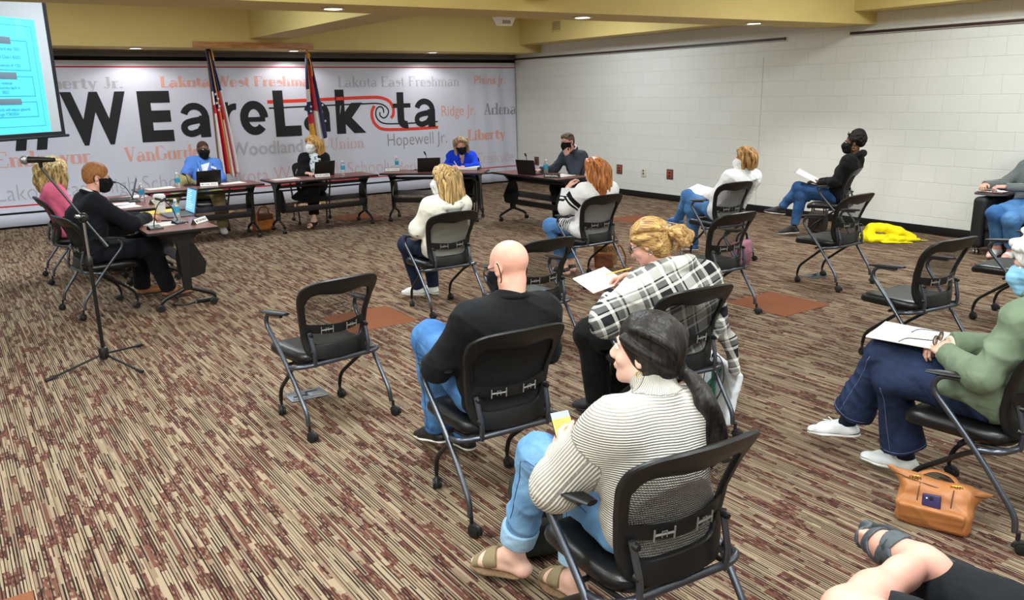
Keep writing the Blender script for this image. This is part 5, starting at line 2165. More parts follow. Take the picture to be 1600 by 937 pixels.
    def seam(self, ob, side, out, mat, hemring=None, t0=.15, t1=.97, r=.0016):
        """stitched line down a trouser leg, laid on its surface"""
        from mathutils.bvhtree import BVHTree
        me = ob.data
        bv = BVHTree.FromPolygons([v.co for v in me.vertices], [tuple(q.vertices) for q in me.polygons])
        J = self.J
        out = _unit(np.array(out, float))

        def hit(c, d):
            q = bv.ray_cast(Vector(c + d * .25), Vector(-d), .3)
            return None if q[0] is None else np.array(q[0]) + d * .0006
        pts = []
        for a, b_, n in ((J['H' + side], J['K' + side], 12), (J['K' + side], J['A' + side], 16)):
            ax = _unit(b_ - a)
            d = _unit(out - ax * (out @ ax))
            for i in range(n):
                t = i / n
                if (n == 12 and t < t0) or (n == 16 and t > t1):
                    continue
                q = hit(a + (b_ - a) * t, d)
                if q is not None:
                    pts.append(q)
        if len(pts) > 3:
            MB().tube(pts, r, 5).build('seam', mat, ob, 0)
        if hemring:
            a, b_ = J['K' + side], J['A' + side]
            ax = _unit(b_ - a)
            B = self._along(ax)
            c = a + (b_ - a) * hemring
            pts = [hit(c, B[:, 0] * math.cos(t) + B[:, 1] * math.sin(t)) for t in np.linspace(0, 2 * PI, 29)]
            pts = [q for q in pts if q is not None and np.linalg.norm(q - c) < .16]
            if len(pts) > 20:
                MB().tube(pts, r, 5).build('hem_stitch', mat, ob, 0)

    def shoe(self, side, mat, sole=None, w=.040, h=None, name='shoe', high=.0, laces=None):
        J = self.J
        A_, T_ = J['A' + side], J['T' + side]
        f = T_ - A_
        fh = _unit(A3(f[0], f[1], f[2] * 0))
        drop = A3(0, 0, -.062)
        heel = A_ + drop - fh * .035
        # direction of the sole follows heel -> toe
        d = _unit(T_ - heel)
        upv = _unit(np.cross(np.cross(d, A3(0, 0, 1)), d))
        rt = np.cross(d, upv)
        s = Solid()
        L = np.linalg.norm(T_ - heel)
        s.cone(heel + upv * .022, heel + d * L * .65 + upv * .016, .034, w, .03, (upv, .75))
        s.cone(heel + d * L * .60 + upv * .018, heel + d * (L - .030) + upv * .012, w, .034, .02, (upv, .66))
        s.cone(heel + d * .035 + upv * (.055 + high), heel + d * L * .62 + upv * .026, .036, .032, .03)
        s.cone(heel + d * .02 + upv * .03, heel + d * .035 + upv * (.062 + high), .034, .036, .03, cut=1)
        s.plane(heel - upv * .002, -upv)
        ob = s.build(name, mat, self.root, h or min(self.h, .006))
        if sole is not None:
            q = Solid()
            q.cone(heel + upv * .002, heel + d * L * .62 + upv * .0, .038, w + .004, .02, (upv, .30))
            q.cone(heel + d * L * .58, heel + d * (L - .030) + upv * .002, w + .004, .036, .02, (upv, .30))
            q.build('sole', sole, ob, h or min(self.h, .006))
            wl = Solid()
            wl.cone(heel + upv * .013, heel + d * L * .62 + upv * .012, .0385, w + .0042, .01, (upv, .13))
            wl.cone(heel + d * L * .58 + upv * .012, heel + d * (L - .030) + upv * .011, w + .0042, .0365, .01, (upv, .13))
            wl.build('welt', M_soleblk, ob, .0036, smooth=0)
        if laces is not None:
            for i in range(4):
                c = heel + d * (L * (.40 + .085 * i)) + upv * (.062 - .0085 * i)
                MB().tube([c - rt * .026 - upv * .008, c - rt * .01 + upv * .004, c + rt * .01 + upv * .004, c + rt * .026 - upv * .008], .0034, 6).build('lace', laces, ob, 0)
            c = heel + d * (L * .42) + upv * .068
            for sx in (-1, 1):
                MB().tube([c + rt * (sx * (.004 + .022 * math.sin(PI * a_ / 10))) + d * (.035 * math.sin(2 * PI * a_ / 20)) + upv * (.010 * math.sin(PI * a_ / 10)) for a_ in range(11)], .0026, 6).build('lace_loop', laces, ob, 0)
                for kx in (.40, .52):
                    MB().ball(tuple(heel + d * L * kx + rt * sx * .0375 + upv * .030), .0035, 8).build('eyelet', M_soleblk, ob, 0)
        return ob

    def mask(self, mat, loop=None, h=None, top=.0, name='face_mask'):
        """cloth face covering: shell of the lower face"""
        s = Solid()
        self.head_prims(s, .0085, ears=False, detail=False)
        H, M = self.hp, self.M
        s.cone(H(0, .092, -.006), H(0, .102, -.034), .020 * self.hs, .027 * self.hs, .02)
        s.cone(H(0, .102, -.034), H(0, .092, -.085), .027 * self.hs, .030 * self.hs, .03)
        for sx in (-1, 1):
            s.ell(H(sx * .040, .060, -.028), np.array((.022, .018, .018)) * self.hs + .010, M, .02)
        s.plane(H(0, 0, -.008 + top), M @ A3(0, -.25, 1))
        s.plane(H(0, 0, -.122), M @ A3(0, -.1, -1))
        s.plane(H(0, .018, -.05), M @ A3(0, -1, -.15))
        s.disp = lambda x, y, z: .0012 * np.sin(260 * (z - H(0, 0, 0)[2]))
        ob = s.build(name, mat, self.root, h or min(self.h, .006))
        for sx in (-1, 1):
            MB().tube(spline([H(sx * .063, .026, -.030), H(sx * .074, .008, -.004), H(sx * .080, -.016, .026), H(sx * .086, -.030, .0), H(sx * .078, -.02, -.045), H(sx * .060, .022, -.075)], 5), .0024, 6).build('ear_loop', loop or mat, ob, 0)
        return ob

    def glasses(self, mat=None, r=.022, up=0.0):
        H, M = self.hp, self.M
        mat = mat or M_glasses
        e = None
        fr = MB()
        for sx in (-1, 1):
            fr.tube([H(sx * .031 + r * 1.1 * math.cos(t), .100 - .10 * (abs(r * math.cos(t) * 1.1 + .031)) ** 1.3, .004 + up + r * .82 * math.sin(t)) for t in np.linspace(0, 2 * PI, 25)], .0022, 6, cap=False)
            fr.tube([H(sx * .054, .092, .010 + up), H(sx * .076, .060, .012 + up), H(sx * .081, .0, .012 + up), H(sx * .080, -.025, -.004 + up)], .0021, 6)
        fr.tube([H(-.008, .104, .008 + up), H(0, .107, .011 + up), H(.008, .104, .008 + up)], .0022, 6)
        ob = fr.build('eyeglasses', mat, self.root, 0)
        for sx in (-1, 1):
            m2 = MB()
            V = [H(sx * .031, .1005, .004 + up)] + [H(sx * .031 + r * 1.05 * math.cos(t), .100 - .10 * (abs(r * math.cos(t) * 1.05 + .031)) ** 1.3, .004 + up + r * .78 * math.sin(t)) for t in np.linspace(0, 2 * PI, 25)[:-1]]
            m2.add(V, [(0, 1 + i, 1 + (i + 1) % 24) for i in range(24)]).build('lens', M_lens, ob, 0)
        return ob

    # ---- hair
    def hair_cap(self, s, t=.014, front=.070, low=-.05, side=.0):
        """shell over the skull, open at the face"""
        k, M, H = self.hs, self.M, self.hp
        s.ell(H(0, -.020, .036), np.array((.077, .096, .086)) * k + t, M, .01)
        s.ell(H(0, -.045, -.012), np.array((.070, .066, .085)) * k + t, M, .03)

    def face_open(self, s, hl=.066, w=.064, temple=.03, back=.02):
        """subtract the face area below the hairline hl (height above head centre)"""
        k, M, H = self.hs, self.M, self.hp
        s.ell(H(0, .105, hl - .115), np.array((w, .085, .115)) * k, M, .012, 's')
        s.ell(H(0, .075, hl - .150), np.array((.110, .070, .120)) * k, M, .012, 's')

    def locks(self, s, rows, r=(.013, .008), n=7, k=.006, seed=1, wav=.0, wf=3.0):
        """hair strands: rows of (start head-local, list of way points head-local) with jitter"""
        rnd = random.Random(seed)
        for path, cnt, jit in rows:
            for i in range(cnt):
                j = [A3(rnd.uniform(-jit, jit), rnd.uniform(-jit, jit), rnd.uniform(-jit, jit) * .5) for _ in path]
                P = [self.hp(*(np.array(p) + q)) for p, q in zip(path, j)]
                P = spline(P, n)
                ph = rnd.uniform(0, 6)
                m = len(P)
                if wav:
                    P = [p + self.M @ A3(wav * math.sin(wf * 2 * PI * a / m + ph), wav * math.cos(wf * 2 * PI * a / m + ph), 0) * min(1, 2.5 * a / m) for a, p in enumerate(P)]
                rr = [(r[0] + (r[1] - r[0]) * a / (m - 1)) * (1 if a < m * .8 else 1 - .5 * (a / m - .8) / .2) for a in range(m)]
                s.chain(P, rr, k)

    def hair(self, solid, mat, name='hair', h=None, smooth=1):
        return solid.build(name, mat, self.root, h or min(self.h, .006), smooth=smooth)

    def earring(self, side, r=.014, mat=None):
        sx = -1 if side == 'L' else 1
        H = self.hp
        pts = [H(sx * .084, -.012 + r * math.sin(t), -.040 - r + r * math.cos(t)) for t in np.linspace(0, 2 * PI, 17)]
        MB().tube(pts, .0018, 6, cap=False).build('earring', mat or M_gold2, self.root, 0)

# ------------------------------------------------------------------ the people nearest the camera
SK_pale = skin_mat('skin_pale', (226, 186, 168))
SK_pink = skin_mat('skin_rosy', (222, 168, 150), .10)
SK_fair = skin_mat('skin_fair', (220, 174, 154))
SK_brown = skin_mat('skin_brown', (118, 76, 56))
SK_dark = skin_mat('skin_dark', (104, 66, 50))
M_blackcloth = cloth('black_jersey', (16, 16, 20), .12, .2, 600)
M_blackpant = cloth('black_trousers', (10, 10, 11), .12, .15, 600)
M_maskblk = cloth('black_mask_cloth', (15, 15, 17), .1, .15, 700)
M_maskwht = cloth('white_mask_cloth', (232, 232, 234), .03, .15, 700)
M_maskblu = cloth('blue_mask_cloth', (134, 184, 216), .04, .2, 500)
M_jean = denim('mid_blue_denim', (58, 100, 154), (92, 138, 188))
M_jeanlt = denim('light_blue_denim', (88, 132, 178), (132, 172, 208))
M_jeandk = denim('dark_blue_denim', (22, 29, 50), (38, 50, 80))
M_shoeblk = plain('black_shoe', (20, 20, 21), .5, var=.1)
M_shoewht = plain('white_sneaker', (226, 228, 230), .5, var=.03)
M_solewht = plain('white_sole', (224, 222, 216), .6, var=.03)
M_soleblk = plain('dark_sole', (30, 28, 27), .7, var=.1)
M_stitch = plain('jean_stitch', (104, 114, 140), .7)
M_stitch_b = plain('blue_stitch', (44, 74, 116), .7)

# --- bald man in a black pullover
p = Person('C2', 'bald man in a black pullover and blue jeans seen from behind, arms folded', SK_pink, h=.0065, bulk=1.06, head=(.045, -.07, 1.112), face=(16, 20, 3),
           P=(0, -.04, .56), C=(.01, -.11, .79), N=(.02, -.125, .965), SL=(-.172, -.105, .910), SR=(.195, -.115, .900),
           EL=(-.275, .02, .69), ER=(.29, .0, .68), WL=(-.05, .22, .70), WR=(.06, .23, .70),
           HL=(-.10, .0, .54), KL=(-.075, .50, .665), AL=(-.01, .60, .13), TL=(-.05, .80, .03), KR=(.14, .43, .53), AR=(.10, .50, .10), TR=(.08, .70, .03))
p.body(hands=dict(L=dict(d=(1, .1, -.1), n=(0, .6, .6)), R=dict(d=(-1, .1, -.1), n=(0, .6, .6))), h=.006)
p.top(M_blackcloth, 'pullover', .014, neck=.045, wr=.007, seed=5, fr=13, belly=.03, up=(.056, .048), fore=(.046, .034))
mb = MB()
a = p.J['N']
p.ring(M_blackcloth, 'collar', p.root, r=.066, rr=.014, z=.028)
tr = p.pants(M_jean, .013, .008, 3, 15, thigh=(.092, .070), shin=(.070, .056))
p.seam(tr, 'L', (-1, -.3, .3), M_stitch_b)
for sd in 'LR':
    p.shoe(sd, M_shoeblk, M_solewht, h=.006)
p.glasses()
# mask straps and mask edge seen past the cheek
p.mask(M_maskblk)

# --- woman in a ribbed turtleneck
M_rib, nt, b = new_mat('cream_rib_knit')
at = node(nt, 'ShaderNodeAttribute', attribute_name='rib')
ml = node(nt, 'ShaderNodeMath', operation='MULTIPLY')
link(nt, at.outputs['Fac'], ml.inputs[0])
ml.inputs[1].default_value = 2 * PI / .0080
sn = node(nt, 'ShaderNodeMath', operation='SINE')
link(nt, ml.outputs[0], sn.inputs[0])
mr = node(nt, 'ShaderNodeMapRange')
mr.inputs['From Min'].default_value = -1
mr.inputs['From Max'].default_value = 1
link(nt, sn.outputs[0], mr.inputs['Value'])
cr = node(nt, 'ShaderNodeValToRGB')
cr.color_ramp.elements[0].position, cr.color_ramp.elements[0].color = .05, srgb(164, 159, 153)  # darker grooves: shade between the ribs put into the knit colour
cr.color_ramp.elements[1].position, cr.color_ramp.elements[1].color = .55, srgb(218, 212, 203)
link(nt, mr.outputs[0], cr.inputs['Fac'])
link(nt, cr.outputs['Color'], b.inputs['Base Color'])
bp = node(nt, 'ShaderNodeBump')
bp.inputs['Strength'].default_value = .9
bp.inputs['Distance'].default_value = .004
link(nt, mr.outputs[0], bp.inputs['Height'])
link(nt, bp.outputs['Normal'], b.inputs['Normal'])
b.inputs['Roughness'].default_value = .9
b.inputs['Specular IOR Level'].default_value = .15

p = Person('C3', 'woman with dark ponytail in a cream ribbed turtleneck and pale rolled jeans', SK_pale, h=.0055, fem=True, bulk=.92, hs=.97,
           head=(.005, .035, 1.085), face=(34, -4, -3),
           P=(0, -.05, .55), C=(-.02, -.065, .77), N=(-.01, -.035, .95), SL=(-.185, -.045, .905), SR=(.118, -.060, .885),
           EL=(-.265, .125, .665), ER=(.195, .08, .645), WL=(-.115, .335, .655), WR=(.10, .26, .63),
           HL=(-.09, .0, .54), HR=(.09, .0, .54), KL=(-.11, .475, .585), AL=(-.150, .605, .135), TL=(-.235, .765, .045),
           KR=(.06, .44, .55), AR=(-.015, .385, .10), TR=(-.045, .555, .035))
p.body(hands=dict(L=dict(d=(.45, .75, .25), n=(-.75, .45, .35), curl=(.55, .75, .5), thumb_in=.2), R=dict(d=(-.5, .8, .1), n=(.4, .1, .9))), feet='LR', bare_legs=True, h=.005)
J = p.J


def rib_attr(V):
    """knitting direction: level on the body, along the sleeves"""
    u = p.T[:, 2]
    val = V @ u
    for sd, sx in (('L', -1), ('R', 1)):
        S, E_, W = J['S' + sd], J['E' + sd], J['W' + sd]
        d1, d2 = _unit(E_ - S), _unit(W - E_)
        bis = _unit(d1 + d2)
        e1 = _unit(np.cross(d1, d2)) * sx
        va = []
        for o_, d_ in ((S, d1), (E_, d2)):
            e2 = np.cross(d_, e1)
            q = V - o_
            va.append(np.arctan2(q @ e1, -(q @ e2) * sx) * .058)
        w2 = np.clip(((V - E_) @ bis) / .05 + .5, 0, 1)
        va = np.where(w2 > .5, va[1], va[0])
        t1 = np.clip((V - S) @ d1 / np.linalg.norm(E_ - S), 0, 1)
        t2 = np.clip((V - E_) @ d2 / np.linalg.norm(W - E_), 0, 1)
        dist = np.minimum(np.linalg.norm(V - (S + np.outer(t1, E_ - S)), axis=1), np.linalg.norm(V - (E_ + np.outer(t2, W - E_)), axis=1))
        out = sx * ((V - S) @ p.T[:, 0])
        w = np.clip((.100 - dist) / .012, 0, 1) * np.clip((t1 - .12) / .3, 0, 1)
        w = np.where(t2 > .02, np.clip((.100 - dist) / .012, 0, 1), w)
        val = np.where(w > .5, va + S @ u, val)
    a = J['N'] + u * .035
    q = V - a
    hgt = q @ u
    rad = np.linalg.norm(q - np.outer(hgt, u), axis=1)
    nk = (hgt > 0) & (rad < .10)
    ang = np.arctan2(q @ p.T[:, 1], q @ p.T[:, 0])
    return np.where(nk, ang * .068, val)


def sw_extra(s):
    a, b_ = J['N'], p.hp(0, -.022, -.06)
    u = _unit(b_ - a)
    s.cone(a + u * .005, a + u * .075, .068, .064, .025, cut=1)
    s.cone(a + u * .05, a + u * .085, .070, .066, .012, cut=2)
    # loose hem over the hips
    s.ell(J['P'] + A3(0, -.01, .03), (.180, .150, .10), None, .05)
    s.cone(J['SL'] * .9 + J['C'] * .1, J['EL'], .064, .062, .06)
    s.cone(J['SR'] * .9 + J['C'] * .1, J['ER'], .066, .066, .06)


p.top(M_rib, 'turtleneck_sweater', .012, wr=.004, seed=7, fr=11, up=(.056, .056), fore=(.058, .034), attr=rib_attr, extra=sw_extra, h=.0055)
tr = p.pants(M_jeanlt, .010, .006, 9, 18, thigh=(.090, .066), shin=(.066, .054), hem=.80)
for sd in 'LR':
    p.seam(tr, sd, (-1, -.2, .25), M_stitch_b, t1=.66)
# rolled cuffs
for sd in 'LR':
    K_, A_ = J['K' + sd], J['A' + sd]
    q = Solid()
    q.cone(K_ + (A_ - K_) * .71, K_ + (A_ - K_) * .86, .071, .068, .005, cut=2)
    q.disp = folds(.003, 20, 4)
    q.build('rolled_cuff', denim('turned_denim', (140, 174, 206), (162, 192, 218)) if sd == 'L' else bpy.data.materials['turned_denim'], p.root, .005)
# sandals: cork footbed, sole and two straps
M_suede = plain('khaki_suede', (142, 126, 96), .9, var=.08, bump=.3, bscale=400)
M_cork = plain('cork_footbed', (122, 96, 72), .9, var=.25, scale=150)
for sd in 'LR':
    A_, T_ = J['A' + sd], J['T' + sd]
    f = T_ - A_
    fh = _unit(A3(f[0], f[1], 0))
    heel = A_ + A3(0, 0, -.085) - fh * .045
    toe = T_ + A3(0, 0, -.022) + fh * .025
    d = _unit(toe - heel)
    rt = _unit(np.cross(d, (0, 0, 1)))
    up_ = np.cross(rt, d)
    L = np.linalg.norm(toe - heel)
    q = Solid()
    q.cone(heel + d * .035, heel + d * L * .68, .036, .047, .03, (up_, .34))
    q.cone(heel + d * L * .62, toe - d * .035, .047, .034, .02, (up_, .34))
    so = q.build('sandal', M_cork, p.root, .005)
    for t0, t1, lean in ((.44, .62, -.35), (.70, .90, .25)):
        q = Solid()
        q.cone(A_ + f * .0, T_ - f * .35, .046, .037, .03)
        q.cone(T_ - f * .50, T_ - f * .02, .046, .034, .03, (A3(0, 0, 1), .66))
        nn = _unit(d + rt * lean)
        q.plane(heel + d * L * t0, -nn)
        q.plane(heel + d * L * t1, _unit(d - rt * lean * .3))
        q.plane(heel + up_ * .004, -up_)
        q.build('strap', M_suede, so, .0045)
    if True:
        c = heel + d * L * .54 - rt * .02 + up_ * .068
        MB().tube([c + d * .01 + rt * .01, c - d * .01 + rt * .01, c - d * .01 - rt * .008, c + d * .01 - rt * .008, c + d * .01 + rt * .01], .0018, 6).build('buckle', M_steel, so, 0)
HB = hair_mat('dark_brown_hair', (13, 11, 11), (44, 36, 33), (90, 90, 6), .45)
s = Solid()
p.hair_cap(s, .012)
p.face_open(s, .066)
rows = []
for i in range(9):
    x = -.072 + .018 * i
    rows.append(([(x * .8, .045 - abs(x) * .25, .105 - abs(x) * .3), (x * 1.15, -.03, .118 - abs(x) * .45), (x * .95, -.100, .05), (x * .25, -.112, -.035)], 2, .004))
for sx in (-1, 1):
    rows.append(([(sx * .066, .050, .052), (sx * .086, .0, .035), (sx * .075, -.07, .0), (sx * .02, -.112, -.04)], 5, .006))
    rows.append(([(sx * .070, -.03, -.05), (sx * .05, -.075, -.055), (sx * .01, -.108, -.045)], 5, .007))
p.locks(s, rows, (.010, .009), 6, .007, 3)
s.ell(p.hp(0, -.118, -.045), (.024, .020, .022), None, .01)
p.hair(s, HB, h=.0045)
tail = Solid()
rnd = random.Random(2)
for i in range(16):
    j = lambda m: A3(rnd.uniform(-m, m), rnd.uniform(-m, m), 0)
    h0 = p.hp(0, -.125, -.045)
    P_ = [h0 + j(.006), p.hp(.004, -.165, -.075) + j(.014), A3(.095, -.145, .955) + j(.022), A3(.120, -.150, .84) + j(.024), A3(.130, -.135, .73) + j(.012) + A3(0, 0, rnd.uniform(0, .05))]
    P_ = spline(P_, 6)
    m = len(P_)
    tail.chain(P_, [.010 + .004 * math.sin(PI * a_ / m) - .008 * max(0, a_ / m - .75) / .25 for a_ in range(m)], .006)
tl = tail.build('ponytail', HB, p.root, .0045)
MB().tube([p.hp(.021 * math.cos(t), -.124, -.045 + .021 * math.sin(t)) for t in np.linspace(0, 2 * PI, 17)], .007, 8).build('hair_tie', M_blackcloth, tl, 0)
p.brows(HB)
p.earring('L', .010)
MB().tube([p.hp(-.084, -.012, -.055), p.hp(-.085, -.012, -.095)], .0022, 6).build('drop_earring', M_gold2, p.root, 0)
# phone in her hand
e = empty('smartphone', (0, 0, 0), 0, 'smartphone with an orange screen held by the woman in the turtleneck', 'phone')
pc = Matrix.Translation(p.pos) @ Matrix.Rotation(p.rz, 4, 'Z')
ctr = A3(-.035, .435, .705)
u_ = _unit(A3(.35, .80, .18))
n_ = _unit(A3(-.30, -.25, 1.0))
n_ = _unit(n_ - u_ * (n_ @ u_))
r_ = np.cross(u_, n_)
MM = Matrix([[r_[i], u_[i], n_[i], ctr[i]] for i in range(3)] + [[0, 0, 0, 1]])
e.matrix_world = pc @ MM
ph = MB().box((-.037, -.077, -.0045), (.037, .077, .0045), bev=.004).build('case', M_black, e)
scn = MB().box((-.033, -.072, .0042), (.033, .072, .0052)).build('screen', glow('phone_orange', (240, 168, 30), .8), e)
MB().box((-.033, .030, .0050), (.033, .072, .0056)).build('photo_area', glow('phone_grey', (120, 122, 128), .5), scn)
mb = MB()
for i in range(6):
    mb.box((-.028, .018 - .014 * i, .0050), (.004 + .02 * ((i * 7) % 3) / 2, .024 - .014 * i, .0056))
mb.build('text_lines', glow('phone_dark_orange', (196, 110, 20), .6), scn)

# --- woman in a plaid wrap
M_plaid, nt, b = new_mat('plaid_wool')
tc = node(nt, 'ShaderNodeTexCoord')
mp = node(nt, 'ShaderNodeMapping')
mp.inputs['Rotation'].default_value = (R(20), R(18), R(20))
link(nt, tc.outputs['Object'], mp.inputs['Vector'])
sep = node(nt, 'ShaderNodeSeparateXYZ')
link(nt, mp.outputs[0], sep.inputs[0])


def plaid_axis(out, per, ph):
    a_ = node(nt, 'ShaderNodeMath', operation='MULTIPLY_ADD')
    link(nt, out, a_.inputs[0])
    a_.inputs[1].default_value = 1 / per
    a_.inputs[2].default_value = ph
    f_ = node(nt, 'ShaderNodeMath', operation='FRACT')
    link(nt, a_.outputs[0], f_.inputs[0])
    c_ = node(nt, 'ShaderNodeValToRGB')
    c_.color_ramp.interpolation = 'CONSTANT'
    e_ = c_.color_ramp.elements
    W_, K_, G_ = (.80, .78, .74, 1), (.02, .02, .022, 1), (.22, .215, .21, 1)
    e_[0].position, e_[0].color = 0, K_
    e_[1].position, e_[1].color = .20, W_
    for q_, col in ((.26, K_), (.29, G_), (.40, W_), (.44, K_), (.47, W_), (.70, G_), (.78, W_), (.81, K_), (.84, G_), (.94, W_)):
        t_ = e_.new(q_)
        t_.color = col
    link(nt, f_.outputs[0], c_.inputs['Fac'])
    return c_.outputs['Color']


mx = node(nt, 'ShaderNodeMix', data_type='RGBA')
mx.inputs['Factor'].default_value = .5
link(nt, plaid_axis(sep.outputs[2], .25, .1), mx.inputs['A'])
link(nt, plaid_axis(sep.outputs[0], .30, .3), mx.inputs['B'])
link(nt, mx.outputs['Result'], b.inputs['Base Color'])
noise_bump(nt, b, 350, .5, .004, tc.outputs['Object'])
b.inputs['Roughness'].default_value = .95
b.inputs['Specular IOR Level'].default_value = .1

p = Person('C4', 'woman with clipped blonde hair and glasses in a black and white plaid wrap, writing', SK_pink, h=.0065, fem=True, bulk=1.10,
           head=(-.085, .075, 1.075), face=(36, 24, 0),
           P=(0, -.02, .56), C=(-.0, -.03, .76), N=(-.01, .0, .935), SL=(-.185, .0, .865), SR=(.195, -.03, .865),
           EL=(-.30, .15, .665), ER=(.27, .12, .66), WL=(-.055, .45, .735), WR=(.055, .43, .815),
           HL=(-.10, .02, .54), HR=(.10, .02, .54), KL=(-.18, .46, .49), AL=(-.17, .40, .10), TL=(-.24, .56, .03), KR=(.08, .46, .52), AR=(.02, .44, .10), TR=(-.02, .62, .03))
p.body(hands=dict(L=dict(d=(.35, .85, .2), n=(-.6, .2, .7), curl=(.45, .6, .4)), R=dict(d=(-.75, .45, -.25), n=(.2, .3, .9), curl=(.7, .9, .5), thumb_in=.9)), h=.0055)
J = p.J


def wrap_extra(s):
    for sd in 'LR':
        s.cone(J['S' + sd], J['E' + sd], .085, .095, .06)
        s.cone(J['E' + sd] + A3(0, -.01, 0), J['E' + sd] * .45 + J['W' + sd] * .55, .088, .068, .05, cut=1)
    # thick folded collar and the long ends hanging behind
    u = p.T[:, 2]
    for i in range(16):
        t0, t1 = 2 * PI * i / 16, 2 * PI * (i + 1) / 16
        q0, q1 = [J['N'] + A3(0, -.005, .018) + p.T[:, 0] * .098 * math.cos(t) + p.T[:, 1] * .092 * math.sin(t) + u * (-.030 * math.sin(t)) for t in (t0, t1)]
        s.cone(q0, q1, .036, .036, .02)
    s.cone(J['SL'] * .5 + J['SR'] * .5 + A3(-.05, -.06, -.02), A3(-.08, -.16, .70), .09, .10, .06)
    s.cone(J['SR'] + A3(0, -.04, 0), A3(.22, -.08, .62), .085, .10, .06)
    s.cone(A3(.24, -.06, .66), A3(.335, -.12, .50), .085, .05, .04, (A3(1, 0, 0), .55))
    s.cone(A3(.335, -.12, .52), A3(.350, -.15, .36), .055, .04, .03, (A3(1, 0, 0), .5))


p.top(M_plaid, 'plaid_wrap', .022, wr=.009, seed=11, fr=10, extra=wrap_extra, sleeves='', h=.0065)
for sd in 'LR':
    q = Solid()
    q.cone(J['E' + sd], J['W' + sd] * .92 + J['E' + sd] * .08, .046, .036, .01, cut=1)
    q.disp = folds(.004, 18, 2)
    q.build('sleeve', M_blackcloth, p.root, .0065)
p.pants(M_blackpant, .014, .005, 4, 14, thigh=(.098, .076), shin=(.072, .056))
for sd in 'LR':
    p.shoe(sd, M_shoeblk, M_soleblk, high=.01)
HBL = hair_mat('blonde_hair', (112, 78, 44), (208, 168, 108), (130, 12, 130), .5, 36, .25)
HBL2 = hair_mat('blonde_hair_under', (70, 46, 30), (150, 108, 66), (130, 12, 130), .5, 36, .3)
s = Solid()
p.hair_cap(s, .013)
p.face_open(s, .070)
rows = []
for i in range(9):
    x = -.075 + .01875 * i
    rows.append(([(x * .8, .055 - abs(x) * .3, .100 - abs(x) * .3), (x * 1.12, -.02, .122 - abs(x) * .5), (x * .95, -.098, .085 - abs(x) * .4), (x * .4, -.125, .02)], 2, .005))
for sx in (-1, 1):
    rows.append(([(sx * .064, .055, .050), (sx * .088, .0, .040), (sx * .075, -.07, .03), (sx * .03, -.12, .015)], 5, .007))
    rows.append(([(sx * .076, -.03, -.03), (sx * .062, -.07, -.03), (sx * .03, -.115, .0)], 5, .008))
p.locks(s, rows, (.012, .010), 6, .007, 5)
p.hair(s, HBL, h=.0048)
s = Solid()
rows = [([(0, -.11, .01), (.03, -.165, .015), (.055, -.19, -.03), (.05, -.185, -.085)], 9, .022), ([(0, -.11, .01), (-.03, -.16, .02), (-.035, -.185, -.03), (-.02, -.18, -.08)], 8, .022),
        ([(0, -.105, -.01), (.0, -.15, -.03), (.0, -.15, -.09)], 7, .025)]
p.locks(s, rows, (.014, .008), 6, .007, 6, wav=.006, wf=1.5)
tl = p.hair(s, HBL, 'gathered_hair', h=.0048)
cl = MB().tube([p.hp(-.045, -.105, .030), p.hp(-.01, -.138, .046), p.hp(.035, -.128, .040), p.hp(.055, -.10, .025)], [.008, .011, .011, .008], 8, flat=(p.M @ A3(0, .5, 1) / math.sqrt(1.25), .55)).build('hair_clip', plain('silver_clip', (206, 204, 200), .25, metal=.8, var=.05), tl, 0)
p.brows(HBL2)
p.glasses(up=-.004)
p.earring('L', .011, M_steel)
# her paper and pencil
def place(p, e, ctr, up_, nrm):
    u_ = _unit(np.array(up_, float))
    n_ = _unit(np.array(nrm, float) - u_ * (u_ @ np.array(nrm, float)))
    r_ = np.cross(u_, n_)
    MM = Matrix([[r_[i], u_[i], n_[i], ctr[i]] for i in range(3)] + [[0, 0, 0, 1]])
    e.matrix_world = Matrix.Translation(p.pos) @ Matrix.Rotation(p.rz, 4, 'Z') @ MM


e = sheet(0, 0, 0, .215, .28, 'white paper held by the woman in the plaid wrap', z=0, n=3, text=False)
place(p, e, A3(-.055, .565, .775), (.15, 1, .1), (-.30, -.35, 1))
e = empty('pencil', (0, 0, 0), 0, 'yellow pencil in the hand of the woman in the plaid wrap', 'pencil')
MB().tube([(0, -.075, 0), (0, .075, 0)], .0042, 6).build('wood', M_yel, e)
MB().tube([(0, -.075, 0), (0, -.09, 0)], [.004, .0006], 6).build('tip', plain('pencil_wood', (206, 170, 120), .7), e)
MB().tube([(0, .075, 0), (0, .086, 0)], .0043, 8).build('eraser', plain('pink_eraser', (214, 120, 116), .8), e)
place(p, e, A3(.0, .455, .842), (.85, -.25, .16), (0, .3, 1))

# --- white-haired woman in a green jacket
M_green = cloth('sage_green_twill', (108, 122, 100), .10, .25, 600)
p = Person('C14', 'white-haired woman in a green jacket, flared jeans and white sneakers, at the right edge', SK_fair, h=.0065, fem=False, bulk=.97,
           head=(.0, -.10, 1.140), face=(30, 18, 0),
           P=(0, -.05, .56), C=(-.01, -.10, .80), N=(-.0, -.135, .980), SL=(-.160, -.12, .925), SR=(.165, -.14, .925),
           EL=(-.255, -.03, .70), ER=(.24, .04, .70), WL=(-.095, .185, .705), WR=(.05, .23, .705),
           HL=(-.10, .0, .54), HR=(.10, .0, .54), KL=(-.09, .42, .52), AL=(.03, .37, .105), TL=(.02, .585, .032),
           KR=(-.02, .50, .605), AR=(.0, .665, .20), TR=(-.01, .87, .085))
p.body(hands=dict(L=dict(d=(.55, .70, .05), n=(-.2, .1, .95), curl=(.6, .8, .5)), R=dict(d=(-.7, .55, -.05), n=(.1, .1, .95), curl=(.6, .8, .5))), h=.0055)
J = p.J


